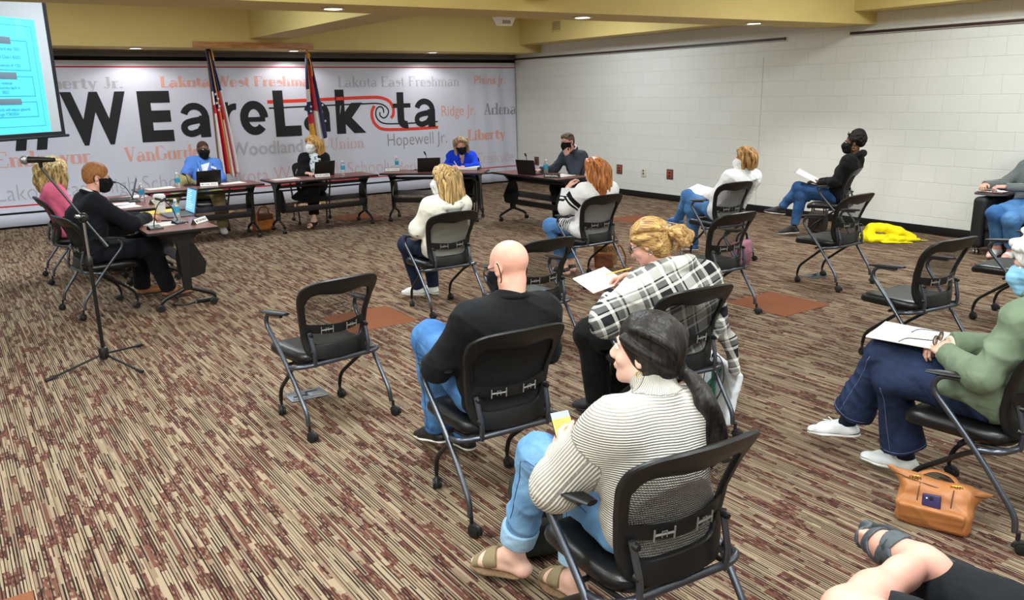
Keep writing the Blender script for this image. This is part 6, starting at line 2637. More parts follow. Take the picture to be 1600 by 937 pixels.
def jk_extra(s):
    s.ell(J['P'] + A3(0, .01, .02), (.192, .160, .10), None, .06)
    s.cone(A3(-.17, -.02, .60), A3(-.15, .17, .575), .06, .045, .05)
    s.cone(A3(.17, -.02, .60), A3(.15, .17, .575), .06, .045, .05)


p.top(M_green, 'jacket', .014, wr=.008, seed=21, fr=13, up=(.054, .050), fore=(.050, .042), extra=jk_extra)
p.ring(M_green, 'collar', p.root, r=.075, rr=.018, z=.03)
p.ring(M_solewht, 'shirt_collar', p.root, r=.060, rr=.012, z=.045)
for sd in 'LR':
    a_, b_ = J['E' + sd], J['W' + sd]
    q = Solid()
    q.cone(a_ + (b_ - a_) * .92, a_ + (b_ - a_) * 1.06, .041, .040, .005, cut=2)
    q.build('cuff', plain('beige_knit_cuff', (206, 190, 168), .9, var=.06, bump=.3, bscale=400) if sd == 'L' else bpy.data.materials['beige_knit_cuff'], p.root, .005)
# flared jeans: one leg crossed over
tr = p.pants(M_jeandk, .012, .007, 6, 13, flare=.096, hem=.84, thigh=(.090, .068), shin=(.064, .05), h=.0055)
for sd in 'LR':
    p.seam(tr, sd, (-1, .15, .3), M_stitch, hemring=.80, t0=2, t1=.82, r=.0012)
M_sock = cloth('navy_sock', (24, 26, 44), .1, .3, 500)
for sd in 'LR':
    K_, A_ = J['K' + sd], J['A' + sd]
    q = Solid()
    q.cone(K_ + (A_ - K_) * .62, A_ + (A_ - K_) * .02, .046, .042, .01)
    q.build('sock', M_sock, p.root, .006)
    p.shoe(sd, M_shoewht, M_solewht, h=.005, laces=M_shoewht, high=-.005)
s = Solid()
HW = hair_mat('white_hair', (186, 184, 180), (240, 238, 234), (60, 60, 20), .5)
p.hair_cap(s, .022)
p.face_open(s, .062)
rows = [([(sx * .03, .07, .10), (sx * .09, .03, .07), (sx * .098, -.0, -.01), (sx * .085, .01, -.07)], 8, .014) for sx in (-1, 1)] + [([(0, -.02, .125), (0, -.11, .07), (0, -.12, -.04)], 10, .05)]
p.locks(s, rows, (.014, .009), 6, .007, 8, wav=.006)
p.hair(s, HW, h=.005)
p.mask(M_maskblu)
e = sheet(0, 0, 0, .22, .30, 'stack of printed paper on the lap of the woman in the green jacket', z=0, n=8)
place(p, e, A3(.015, .415, .712), (-.10, 1, -.02), (-.10, .0, 1))
e = empty('eyeglasses', (0, 0, 0), 0, 'tortoiseshell eyeglasses held by the woman in the green jacket', 'glasses')
fr = MB()
for sx in (-1, 1):
    fr.tube([(sx * .033 + .026 * math.cos(t), 0, .020 * math.sin(t)) for t in np.linspace(0, 2 * PI, 25)], .003, 8, cap=False)
fr.tube([(-.008, 0, .006), (0, -.002, .009), (.008, 0, .006)], .003, 6)
M_tort = plain('tortoiseshell', (60, 44, 30), .25, var=.5, scale=90)
fb = fr.build('front_frame', M_tort, e, 0)
for sx in (-1, 1):
    MB().tube(fillet([(sx * .060, 0, .008), (sx * .066, -.02, .008), (sx * .070, -.11, .006), (sx * .072, -.145, -.018)], .02), .0024, 6).build('temple', M_tort, e, 0)
    MB().add([(sx * .033, 0, 0)] + [(sx * .033 + .025 * math.cos(t), 0, .019 * math.sin(t)) for t in np.linspace(0, 2 * PI, 25)[:-1]], [(0, 1 + i, 1 + (i + 1) % 24) for i in range(24)]).build('lens', M_lens, e, 0)
place(p, e, A3(-.035, .255, .748), (.1, -1, .05), (-.1, .1, 1))

# ------------------------------------------------------------------ the other listeners
M_whtjkt = cloth('ivory_jacket', (226, 222, 212), .04, .25, 300)
M_greyhood = cloth('grey_hood', (128, 128, 128), .1, .3, 300)
M_whtshirt = cloth('white_shirt', (226, 226, 230), .04, .2, 400)
H_high = hair_mat('highlighted_hair', (84, 60, 36), (222, 184, 124), (80, 80, 4), .45)
H_red = hair_mat('auburn_hair', (108, 54, 24), (206, 128, 66), (60, 60, 5), .4)
H_bob = hair_mat('honey_bob', (96, 62, 34), (206, 158, 96), (60, 60, 8), .45)
H_curl = hair_mat('black_curls', (10, 9, 9), (34, 28, 26), (120, 120, 120), .7)


def long_hair(p, mat, length, seed, r=(.015, .010), wav=.006, part=0.0, back=.10, cnt=7, h=.007, front=True, wide=.105, hl=.066, cap=.013, extra=None):
    s = Solid()
    p.hair_cap(s, cap)
    p.face_open(s, hl)
    z = -length
    rows = []
    for x in (-.085, -.05, -.015, .02, .055, .085):
        rows.append(([(part + x * .15, .0, .120), (x * 1.0, -.06, .105 - abs(x) * .4), (x * 1.15, -back, .02), (x * 1.15, -back - .015, z * .5), (x * 1.0, -back, z)], cnt, .014))
    for sx in (-1, 1):
        rows.append(([(part + sx * .015, .055, .108), (sx * .078, .040, .075), (sx * wide * .96, .0, .0), (sx * wide, -.02, z * .45), (sx * wide * .9, -.03, z * .95)], cnt, .014))
        rows.append(([(part + sx * .010, .02, .120), (sx * .085, -.02, .07), (sx * wide, -.05, -.02), (sx * wide, -.07, z * .5), (sx * wide * .85, -.07, z)], cnt, .014))
    p.locks(s, rows, r, 6, .008, seed, wav=wav, wf=2.0)
    if extra:
        p.locks(s, extra, r, 6, .008, seed + 1, wav=wav)
    return p.hair(s, mat, h=h)


# --- woman in the white hooded jacket
p = Person('C6', 'woman with long highlighted hair in a white hooded jacket, seen from behind', SK_fair, h=.008, fem=True, head=(0, -.085, 1.140), face=(32, 4, 0),
           C=(0, -.10, .80), N=(0, -.11, .985), SL=(-.168, -.11, .930), SR=(.168, -.11, .930), EL=(-.245, -.01, .73), ER=(.24, .0, .72), WL=(-.17, .17, .66), WR=(.15, .2, .65),
           KL=(-.13, .42, .53), AL=(-.01, .46, .10), TL=(-.11, .60, .035), KR=(.1, .43, .53), AR=(.13, .42, .1), TR=(.14, .6, .03))
p.body(hands=dict(L=dict(d=(.4, .9, -.1), n=(-.3, .1, .9)), R=dict(d=(-.4, .9, -.1), n=(.3, .1, .9))))


def hood(s):
    u = p.T[:, 2]
    for i in range(12):
        t0, t1 = -.25 * PI + 1.5 * PI * i / 12 - PI * .5, -.25 * PI + 1.5 * PI * (i + 1) / 12 - PI * .5
        q = [p.J['N'] + A3(0, -.03, .0) + A3(.10 * math.sin(t), -.075 * math.cos(t) - .01, -.03 - .02 * math.cos(t)) for t in (t0, t1)]
        s.cone(q[0], q[1], .030, None, .02)
    s.ell(p.J['P'] + A3(0, 0, .04), (.205, .16, .12), None, .05)


p.top(M_whtjkt, 'jacket', .014, wr=.008, seed=31, extra=hood, up=(.052, .048), fore=(.048, .040))
MB().grid(lambda u, v: tuple(p.J['N'] + A3((u - .5) * .16 * (1 - .3 * v), -.118 - .012 * math.sin(PI * u) - .012 * v, -.02 - .11 * v)), 8, 5, thick=.006).build('hood_lining', M_greyhood, p.root, 0)
p.pants(M_jeandk, .010, .004, 4, 15, h=.008)
for sd in 'LR':
    p.shoe(sd, M_shoewht, M_solewht, h=.007)
long_hair(p, H_high, .27, 3, (.016, .010), .004)
p.mask(M_maskwht, h=.007)

# --- red-haired woman in the striped sweater
p = Person('C7', 'woman with long red hair in a white sweater with black sleeve stripes', SK_fair, h=.008, fem=True, bulk=1.06, head=(.005, -.075, 1.100), face=(22, 4, 0),
           C=(0, -.10, .79), N=(0, -.105, .965), SL=(-.175, -.10, .910), SR=(.175, -.11, .910), EL=(-.262, .045, .75), ER=(.245, .02, .71), WL=(-.235, .055, .945), WR=(.14, .22, .66),
           KL=(-.17, .40, .53), AL=(-.06, .32, .10), TL=(-.10, .48, .03), KR=(.1, .42, .53), AR=(.09, .40, .1), TR=(.09, .57, .03))
p.body(hands=dict(L=dict(d=(.75, .05, .7), n=(-.4, .3, .6), curl=(.4, .7, .5)), R=dict(d=(-.4, .9, -.1), n=(.3, .1, .9))), feet='LR', bare_legs=True, h=.007)
J = p.J


def stripe_pick(c):
    out = np.zeros(len(c), int)
    for sd in 'LR':
        S, E_, W = J['S' + sd], J['E' + sd], J['W' + sd]
        d = _unit(E_ - S)
        t = (c - S) @ d / np.linalg.norm(E_ - S)
        lat = np.linalg.norm((c - S) - np.outer((c - S) @ d, d), axis=1)
        side = (c[:, 0] - S[0]) * (-1 if sd == 'L' else 1) > -.045
        out[((np.abs(t - .42) < .10) | (np.abs(t - .62) < .045)) & (lat < .10) & side] = 1
        d2 = _unit(W - E_)
        t2 = (c - E_) @ d2 / np.linalg.norm(W - E_)
        lat2 = np.linalg.norm((c - E_) - np.outer((c - E_) @ d2, d2), axis=1)
        out[((np.abs(t2 - .42) < .06) | (np.abs(t2 - .60) < .03)) & (lat2 < .075) & (t2 > .25)] = 1
    # vertical bands at the front hem
    out[(c[:, 2] < .66) & (c[:, 0] < -.10) & (np.abs(((c[:, 1] * 26) % 1) - .5) < .22) & (c[:, 1] > .02)] = 1
    return out


def sw2(s):
    s.ell(J['P'] + A3(0, .01, .01), (.220, .185, .115), None, .06)
    s.cone(A3(-.15, .0, .57), A3(-.15, .20, .565), .085, .07, .05)
    s.cone(A3(.15, .0, .57), A3(.15, .20, .565), .085, .07, .05)


p.top(None, 'striped_sweater', .015, wr=.007, seed=13, extra=sw2, pick=stripe_pick, mats=[cloth('white_fleece', (226, 224, 228), .05, .4, 220), M_blackcloth], h=.005, up=(.054, .052), fore=(.052, .042), neck=.02)
p.pants(M_jean, .010, .004, 5, 14, hem=.86)
for sd in 'LR':
    p.shoe(sd, M_shoeblk, M_solewht, h=.007)
long_hair(p, H_red, .26, 9, (.018, .011), .010, wide=.112)

# --- woman in the white shirt and white mask
p = Person('C9', 'woman with a honey blonde bob and white mask in a white shirt and jeans', SK_pink, h=.008, fem=True, head=(.205, -.125, 1.105), face=(38, 2, 0),
           P=(.02, -.05, .55), C=(.10, -.11, .79), N=(.17, -.13, .965), SL=(.01, -.11, .920), SR=(.315, -.16, .910), EL=(-.08, .0, .72), ER=(.31, .05, .70), WL=(-.03, .20, .70), WR=(.10, .25, .69),
           HL=(-.06, .0, .54), HR=(.11, .0, .54), KL=(-.02, .53, .655), AL=(.06, .78, .36), TL=(.04, .97, .31), KR=(-.03, .44, .52), AR=(.05, .49, .10), TR=(.02, .66, .03))
p.body(hands=dict(L=dict(d=(.5, .85, 0), n=(-.2, .1, .9), curl=(.6, .8, .5)), R=dict(d=(-.5, .85, .05), n=(.2, .1, .9), curl=(.5, .7, .5))), h=.007)
p.sit = True
p.top(M_whtshirt, 'shirt', .018, wr=.008, seed=17, neck=.02, extra=lambda s: s.ell(p.J['P'] + A3(.0, .0, .03), (.20, .165, .11), None, .05))
p.pants(M_jean, .012, .006, 8, 14, thigh=(.088, .066), shin=(.060, .046))
M_shoeblue = plain('blue_shoe', (44, 92, 150), .5, var=.05)
for sd in 'LR':
    p.shoe(sd, M_shoeblue, M_solewht, h=.007)
s = Solid()
p.hair_cap(s, .018)
p.face_open(s, .060)
rows = []
for x in (-.08, -.04, 0, .04, .08):
    rows.append(([(x * .3, .02, .124), (x * 1.05, -.05, .110 - abs(x) * .4), (x * 1.2, -.105, .02), (x * 1.1, -.095, -.085)], 7, .016))
for sx in (-1, 1):
    rows.append(([(sx * .02, .062, .110), (sx * .085, .04, .07), (sx * .10, .0, .0), (sx * .092, .0, -.085)], 8, .014))
    rows.append(([(sx * .02, .01, .122), (sx * .09, -.03, .07), (sx * .102, -.05, -.01), (sx * .085, -.06, -.095)], 8, .014))
p.locks(s, rows, (.017, .012), 6, .008, 14, wav=.004)
p.hair(s, H_bob, h=.007)
p.mask(M_maskwht, h=.007)
p.brows(H_bob)
e = sheet(0, 0, 0, .22, .29, 'white paper on the lap of the woman in the white shirt', z=0, n=4, text=False)
place(p, e, A3(.06, .42, .735), (-.12, 1, .12), (-.25, -.1, 1))

# --- woman in the black hoodie
p = Person('C10', 'woman with cropped black curls in a black hoodie, legs crossed, by the block wall', SK_dark, h=.008, fem=True, head=(-.15, -.185, 1.195), face=(10, 2, 0),
           P=(-.01, -.06, .56), C=(-.07, -.15, .83), N=(-.11, -.20, 1.03), SL=(-.262, -.17, .980), SR=(.04, -.205, .980), EL=(-.30, -.03, .73), ER=(.14, -.01, .72), WL=(-.13, .19, .70), WR=(-.03, .21, .70),
           HL=(-.10, .0, .54), HR=(.08, .0, .54), KL=(-.05, .44, .615), AL=(-.02, .66, .33), TL=(-.04, .86, .29), KR=(-.06, .41, .52), AR=(-.10, .45, .115), TR=(-.14, .64, .03))
p.body(hands=dict(L=dict(d=(.4, .8, .2), n=(-.3, .1, .9), curl=(.5, .7, .5)), R=dict(d=(-.3, .9, .1), n=(.2, .1, .9))), h=.007)
p.sit = True


def hd2(s):
    for i in range(10):
        t0, t1 = PI * .1 + PI * .8 * i / 10, PI * .1 + PI * .8 * (i + 1) / 10
        q = [p.J['N'] + A3(.105 * math.cos(t), -.03 - .07 * math.sin(t), .02 + .02 * math.sin(t)) for t in (t0, t1)]
        s.cone(q[0], q[1], .034, None, .02)
    s.ell(p.J['P'] + A3(0, .0, .05), (.185, .15, .11), None, .05)


p.top(M_blackcloth, 'hoodie', .014, wr=.008, seed=23, extra=hd2)
mb = MB()
for sx in (-1, 1):
    mb2 = MB().tube(spline([p.J['N'] + A3(sx * .03, .085, -.01), p.J['N'] + A3(sx * .035, .105, -.07), p.J['N'] + A3(sx * .034, .11, -.12)], 4), .004, 6).build('drawstring', M_adj, p.root, 0)
p.pants(denim('blue_slim_denim', (40, 74, 122), (66, 104, 154)), .010, .006, 12, 15, thigh=(.090, .066), shin=(.060, .042), hem=.92)
for sd in 'LR':
    p.shoe(sd, M_shoeblk, M_solewht, h=.007, high=.015)
s = Solid()
s.ell(p.hp(0, -.030, .048), np.array((.092, .100, .092)), p.M, .01)
s.ell(p.hp(0, -.085, .03), np.array((.075, .06, .085)), p.M, .02)
s.ell(p.hp(0, -.055, .100), np.array((.080, .080, .072)), p.M, .02)
p.face_open(s, .056, .070)
rnd = random.Random(3)
for i in range(110):
    d = _unit(np.array((rnd.gauss(0, 1), rnd.gauss(-.6, 1), rnd.gauss(.6, .8))))
    q = A3(0, -.035, .045) + d * A3(.094, .105, .105)
    if q[1] > .025 and q[2] < .095:
        continue
    s.ell(p.hp(*q), .016, None, .006)
p.hair(s, H_curl, h=.006)
p.mask(M_maskblk, h=.0065)
p.brows(H_curl)
for sd in 'LR':
    p.earring(sd, .020)
gl = MB()
for sx in (-1, 1):
    gl.tube([p.hp(sx * .032 + .024 * math.cos(t), .062 + .02 * math.sin(t) * -.4, .118 + .017 * math.sin(t)) for t in np.linspace(0, 2 * PI, 19)], .003, 6, cap=False)
    gl.tube([p.hp(sx * .056, .058, .118), p.hp(sx * .082, .0, .085)], .003, 6)
gl.build('eyeglasses', M_glasses, p.root, 0)
e = sheet(0, 0, 0, .20, .27, 'white papers in the hand of the woman in the black hoodie', z=0, n=4, text=False)
place(p, e, A3(-.09, .335, .775), (-.1, .85, .42), (-.1, -.42, .85))

# --- person at the tablet chair on the right edge
p = Person(None, 'person in a grey striped top and jeans in the tablet chair at right', SK_pink, h=.008, fem=True, bulk=1.08, pose=((9.62, 3.86, 0), R(85)), head=(.06, -.27, 1.18), face=(-20, 14, 0),
           P=(0, -.06, .55), C=(.02, -.18, .82), N=(.04, -.25, 1.0), EL=(-.12, .04, .76), ER=(.36, -.10, .76), WL=(.17, .20, .765), WR=(.42, .17, .765),
           SL=(-.15, -.23, .945), SR=(.22, -.25, .945), HL=(-.10, .0, .54), KL=(-.10, .52, .47), AL=(-.06, .36, .12), TL=(-.08, .53, .04), KR=(.08, .50, .51), AR=(.10, .34, .12), TR=(.10, .50, .04))
p.sit = False
p.body(hands=dict(L=dict(d=(.75, .65, .0), n=(-.1, .1, .95), curl=(.6, .8, .5)), R=dict(d=(-.3, .9, .0), n=(.2, .1, .9), curl=(.6, .8, .5))), feet='LR', bare_legs=True, h=.007)
M_greystr, nt, b = new_mat('grey_striped_knit')
tc = node(nt, 'ShaderNodeTexCoord')
wv = node(nt, 'ShaderNodeTexWave', wave_type='BANDS', bands_direction='Z')
wv.inputs['Scale'].default_value = 22
wv.inputs['Distortion'].default_value = .6
link(nt, tc.outputs['Object'], wv.inputs['Vector'])
cr = node(nt, 'ShaderNodeValToRGB')
cr.color_ramp.elements[0].position, cr.color_ramp.elements[0].color = .3, srgb(54, 58, 62)
cr.color_ramp.elements[1].position, cr.color_ramp.elements[1].color = .6, srgb(128, 134, 132)
link(nt, wv.outputs['Fac'], cr.inputs['Fac'])
link(nt, cr.outputs['Color'], b.inputs['Base Color'])
b.inputs['Roughness'].default_value = .9
p.top(M_greystr, 'striped_top', .016, wr=.005, seed=41)
p.pants(M_jean, .012, .006, 15, 14, thigh=(.094, .07), shin=(.064, .05), hem=.84)
for sd in 'LR':
    p.shoe(sd, M_shoewht, M_solewht, h=.007, name='flat_shoe')
long_hair(p, H_bob, .16, 21, h=.008)
PERSON_EDGE = p

# ------------------------------------------------------------------ the board at the tables
H_ginger = hair_mat('short_ginger_hair', (132, 84, 46), (178, 120, 72), (150, 150, 60), .5)
H_curlbl = hair_mat('wavy_blonde_hair', (104, 80, 48), (228, 196, 138), (55, 55, 7), .4)
H_straw = hair_mat('straw_blonde_hair', (146, 100, 50), (232, 186, 112), (70, 70, 4), .4)
H_buzz = hair_mat('dark_stubble', (58, 40, 32), (84, 56, 44), (200, 200, 200), .8)
H_grey = hair_mat('short_brown_grey_hair', (72, 56, 46), (128, 108, 94), (120, 120, 60), .6)


def short_hair(p, mat, t=.012, hl=.070, low=True, h=.006, tuft=True, seed=1):
    s = Solid()
    k, M, H = p.hs, p.M, p.hp
    s.ell(H(0, -.020, .038), np.array((.076, .095, .084)) * k + t, M, .01)
    s.ell(H(0, -.050, -.010), np.array((.066, .060, .060)) * k + t * .6, M, .02)
    p.face_open(s, hl)
    for sx in (-1, 1):
        s.ell(H(sx * .085, .0, -.018), np.array((.028, .036, .040)) * k, M, .008, 's')
    if tuft:
        rows = []
        for i in range(8):
            x = -.056 + .016 * i
            rows.append(([(x, .060, .090 - abs(x) * .3), (x * 1.1, .02, .122 - abs(x) * .4), (x * 1.2, -.05, .118 - abs(x) * .5)], 3, .008))
        p.locks(s, rows, (.008, .009), 5, .006, seed)
    return p.hair(s, mat, h=h)


M_navy = cloth('navy_suit', (15, 17, 25), .1, .15, 600)
p = Person('C16', 'man with short ginger hair in a dark navy suit at the near left table', SK_pink, h=.0075, bulk=1.10, head=(-.02, .115, 1.195), face=(-14, 14, 0),
           P=(0, -.05, .56), C=(0, -.04, .83), N=(0, .03, 1.03), SL=(-.185, .03, .975), SR=(.185, .01, .975), EL=(-.23, .28, .78), ER=(.232, .27, .785), WL=(-.16, .50, .775), WR=(-.10, .535, .775),
           KL=(-.12, .44, .53), AL=(-.20, .44, .10), TL=(-.17, .65, .03), KR=(.13, .45, .53), AR=(.08, .58, .10), TR=(.09, .81, .03))
p.body(hands=dict(L=dict(d=(.1, .98, 0), n=(0, 0, 1), curl=(.3, .5, .3)), R=dict(d=(-.45, .85, 0), n=(-.1, .1, 1), curl=(.35, .6, .4))), h=.0065)


def suit_x(s):
    s.ell(p.J['P'] + A3(0, -.02, .02), (.215, .165, .14), None, .06)
    s.cone(p.J['C'] + A3(0, -.09, .0), A3(0, -.14, .60), .12, .14, .06, (A3(0, 1, 0), .55))


p.sit = True
p.top(M_navy, 'suit_jacket', .015, wr=.008, seed=19, fr=12, up=(.055, .048), fore=(.046, .038), extra=suit_x, belly=.02)
p.ring(M_whtshirt, 'shirt_collar', p.root, r=.060, rr=.011, z=.038)
p.ring(M_navy, 'jacket_collar', p.root, r=.076, rr=.016, z=.016)
a_, b_ = p.J['ER'], p.J['WR']
q = Solid()
q.cone(a_ + (b_ - a_) * .9, a_ + (b_ - a_) * 1.07, .037, .036, .005, cut=2)
q.build('shirt_cuff', M_whtshirt, p.root, .005)
for i in range(4):
    c = a_ + (b_ - a_) * (.82 + .04 * i) + A3(.043, -.005, -.016)
    MB().ball(tuple(c), .006, 8).build('cuff_button', M_adj, p.root, 0)
p.pants(M_navy, .016, .004, 3, 12, thigh=(.095, .072), shin=(.068, .054))
M_tan = plain('tan_leather', (150, 96, 58), .4, var=.1)
for sd in 'LR':
    p.shoe(sd, M_tan, M_soleblk, h=.0065)
short_hair(p, H_ginger, .014, .070, h=.006, seed=4)
p.brows(H_ginger)
p.mask(M_maskblk, h=.006)

M_pinkj = cloth('pink_blazer', (244, 118, 160), .05, .2, 500)
p = Person('C17', 'woman with wavy blonde hair in a bright pink jacket, seen from behind at the left', SK_fair, h=.0085, fem=True, head=(.0, -.06, 1.165), face=(52, 4, 0),
           C=(0, -.10, .82), N=(0, -.09, 1.01), SL=(-.160, -.10, .96), SR=(.160, -.10, .96), EL=(-.22, .06, .73), ER=(.22, .06, .73), WL=(-.13, .30, .77), WR=(.13, .30, .77))
p.body(hands=dict(L=dict(d=(.3, .9, 0), n=(0, 0, 1)), R=dict(d=(-.3, .9, 0), n=(0, 0, 1))), h=.008)
p.top(M_pinkj, 'jacket', .018, wr=.008, seed=3, fr=14, extra=lambda s: s.ell(p.J['P'] + A3(0, 0, .03), (.20, .155, .11), None, .05))
p.pants(M_blackpant, .012, .003, 3)
for sd in 'LR':
    p.shoe(sd, M_shoeblk, M_soleblk, h=.008)
long_hair(p, H_curlbl, .23, 31, (.022, .014), .016, wide=.125, h=.0075, cnt=7, back=.12)

M_blazer = cloth('cornflower_blazer', (84, 126, 204), .06, .2, 500)
M_khaki = cloth('khaki_trousers', (148, 136, 96), .08, .25, 400)
CHAIRS['C18'] = CHAIRS['C18']
p = Person('C18', 'man with shaved head and glasses in a cornflower blue blazer behind the table', SK_brown, h=.008, bulk=1.0, head=(-.02, -.13, 1.150), face=(14, 2, -4),
           P=(.0, -.02, .56), C=(.0, -.10, .81), N=(-.01, -.155, 1.005), SL=(-.172, -.12, .935), SR=(.158, -.16, .975), EL=(-.20, .04, .74), ER=(.255, .0, .85), WL=(-.10, .18, .72), WR=(.30, .18, .835),
           HL=(-.10, .02, .55), HR=(.10, .02, .55), KL=(-.08, .44, .54), AL=(-.10, .46, .10), TL=(-.10, .66, .03), KR=(.34, .34, .76), AR=(.52, .46, .50), TR=(.60, .52, .40))
p.body(hands=dict(L=dict(d=(.6, .8, 0), n=(-.3, .1, .9)), R=dict(d=(-.1, .9, -.4), n=(.3, .5, .8), curl=(.5, .8, .6))), h=.007)


def vopen(s):
    c, T = p.J['C'], p.T
    for i in range(7):
        t = i / 6
        q = c + T @ A3(0, .20, .165 - .30 * t)
        w = .080 * (1 - t) + .020 + .075 * t
        s.box(q, (w, .10, .035), T, .006, .006, 's')


p.top(M_whtshirt, 'dress_shirt', .006, sleeves='', wr=.004, neck=.03, belly=.05)
p.sit = True
p.top(M_blazer, 'blazer', .018, wr=.008, seed=29, fr=13, vcut=vopen, belly=.04, up=(.050, .046), fore=(.046, .040), extra=lambda s: s.ell(p.J['P'] + A3(0, -.01, .05), (.21, .155, .12), None, .05))
for sx in (-1, 1):
    T, c = p.T, p.J['C']
    pts = [p.J['N'] + T @ A3(sx * .075, -.02, .05), c + T @ A3(sx * .085, .115, .13), c + T @ A3(sx * .058, .155, .03), c + T @ A3(sx * .03, .165, -.10)]
    MB().tube(spline(pts, 5), [.016, .018, .020, .022, .023, .024, .024, .024, .023, .022, .020, .018, .016, .014, .012, .010], 8, flat=(T @ A3(0, 1, 0), .4)).build('lapel', M_blazer, p.root, 0)
MB().add([tuple(p.J['C'] + p.T @ A3(-.155 + .075 * a_, .142 + .012 * a_, .045 + .028 * b_ + .012 * a_)) for a_, b_ in ((0, 0), (1, 0), (1, 1), (.6, 1.3), (.3, .9), (0, 1.1))], [(0, 1, 2, 3, 4, 5)]).build('pocket_square', M_whtshirt, p.root, 0)
p.pants(M_khaki, .016, .004, 5, 12, thigh=(.098, .074), shin=(.072, .056))
for sd in 'LR':
    p.shoe(sd, M_shoewht if sd == 'L' else plain('olive_shoe', (92, 84, 66), .5, var=.05), M_solewht, h=.007)
short_hair(p, H_buzz, .0025, .066, h=.0055, tuft=False)
p.glasses()
p.mask(M_maskblk, h=.0065)
p.brows(H_buzz)

M_print, nt, b = new_mat('white_blue_print')
tc = node(nt, 'ShaderNodeTexCoord')
vr = node(nt, 'ShaderNodeTexVoronoi')
vr.inputs['Scale'].default_value = 26
link(nt, tc.outputs['Object'], vr.inputs['Vector'])
cr = node(nt, 'ShaderNodeValToRGB')
cr.color_ramp.elements[0].position, cr.color_ramp.elements[0].color = .28, srgb(96, 116, 146)
cr.color_ramp.elements[1].position, cr.color_ramp.elements[1].color = .42, srgb(222, 226, 232)
link(nt, vr.outputs['Distance'], cr.inputs['Fac'])
link(nt, cr.outputs['Color'], b.inputs['Base Color'])
b.inputs['Roughness'].default_value = .85
p = Person('C19', 'blonde woman with a white mask in a dark cardigan over a white patterned blouse', SK_pale, h=.008, fem=True, head=(-.085, .0, 1.165), face=(-52, 2, 0),
           P=(-.06, -.02, .55), C=(-.08, -.03, .81), N=(-.09, -.01, 1.01), SL=(-.240, -.01, .96), SR=(.07, .0, .96), EL=(-.29, .14, .74), ER=(.13, .14, .74), WL=(-.14, .36, .775), WR=(.05, .36, .775),
           HL=(-.12, .04, .54), HR=(.03, .04, .54), KL=(-.02, .50, .60), AL=(.32, .62, .36), TL=(.46, .70, .28), KR=(-.02, .50, .52), AR=(.0, .60, .11), TR=(.09, .74, .035))
p.body(hands=dict(L=dict(d=(.7, .7, 0), n=(0, 0, 1), curl=(.4, .6, .4)), R=dict(d=(-.6, .8, 0), n=(0, 0, 1), curl=(.4, .6, .4))), feet='LR', bare_legs=True, h=.007)
p.top(M_print, 'patterned_blouse', .012, sleeves='', wr=.005, seed=2)


def vopen2(s):
    c, T = p.J['C'], p.T
    for i in range(7):
        t = i / 6
        s.box(c + T @ A3(0, .20, .19 - .44 * t), (.055 + .02 * t, .12, .045), T, .006, .006, 's')


p.sit = True
p.top(M_blackcloth, 'cardigan', .016, wr=.008, seed=37, vcut=vopen2)
p.pants(M_blackpant, .014, .004, 4, thigh=(.094, .07), shin=(.07, .058), hem=.80, h=.008)
for sd in 'LR':
    p.shoe(sd, M_shoeblk, M_soleblk, h=.007, high=-.02)
long_hair(p, H_straw, .25, 41, (.018, .011), .005, part=-.01, wide=.11, h=.007)
p.mask(M_maskwht, h=.0065)
p.brows(H_straw)

M_royal = cloth('royal_blue_blouse', (22, 64, 214), .06, .2, 500)
p = Person('C20', 'woman with long grey blonde hair and black mask in a royal blue blouse, writing', SK_pink, h=.0085, fem=True, bulk=1.0, head=(.0, .19, 1.090), face=(8, 20, 6),
           P=(0, -.02, .55), C=(.0, .06, .79), N=(.0, .13, .965), SL=(-.160, .12, .905), SR=(.160, .13, .925), EL=(-.235, .26, .77), ER=(.215, .27, .78), WL=(-.06, .40, .775), WR=(.10, .42, .79),
           KL=(-.12, .44, .53), KR=(.12, .44, .53))
p.body(hands=dict(L=dict(d=(.8, .6, 0), n=(0, 0, 1), curl=(.4, .6, .4)), R=dict(d=(-.5, .8, -.1), n=(.2, .1, 1), curl=(.7, .9, .5), thumb_in=.9)), h=.007)


def vopen3(s):
    c, T = p.J['C'], p.T
    for i in range(4):
        s.box(c + T @ A3(0, .19, .20 - .035 * i), (.050 - .012 * i, .12, .03), T, .006, .006, 's')


p.sit = True
p.top(M_royal, 'blouse', .015, wr=.009, seed=43, vcut=vopen3)
for i in range(3):
    MB().ball(tuple(p.J['C'] + p.T @ A3(0, .155 - .004 * i, .05 - .055 * i)), .007, 8).build('button', M_capw, p.root, 0)
p.pants(M_blackpant, .014, .004, 4)
for sd in 'LR':
    p.shoe(sd, M_shoeblk, M_soleblk, h=.008)
long_hair(p, hair_mat('ash_blonde_hair', (96, 74, 58), (206, 172, 134), (60, 60, 5), .45), .25, 51, (.015, .011), .005, h=.006, hl=.084, wide=.094, cap=.008, extra=[([(sx * .012, .060, .106), (sx * .070, .050, .070), (sx * .093, .020, -.01), (sx * .094, .040, -.12), (sx * .085, .045, -.24)], 9, .009) for sx in (-1, 1)])
p.mask(M_maskblk, h=.0065, top=-.012)
p.brows(H_bob)
e = empty('pen', (0, 0, 0), 0, 'white pen in the writing hand of the woman in royal blue', 'pen')
MB().tube([(0, 0, -.07), (0, 0, -.064), (0, 0, .07)], [.001, .0045, .0045], 8).build('barrel', M_capw, e)
place(p, e, A3(.045, .505, .815), (.55, -.1, .82), (1, 0, -.6))
e.rotation_euler.rotate_axis('X', R(90))

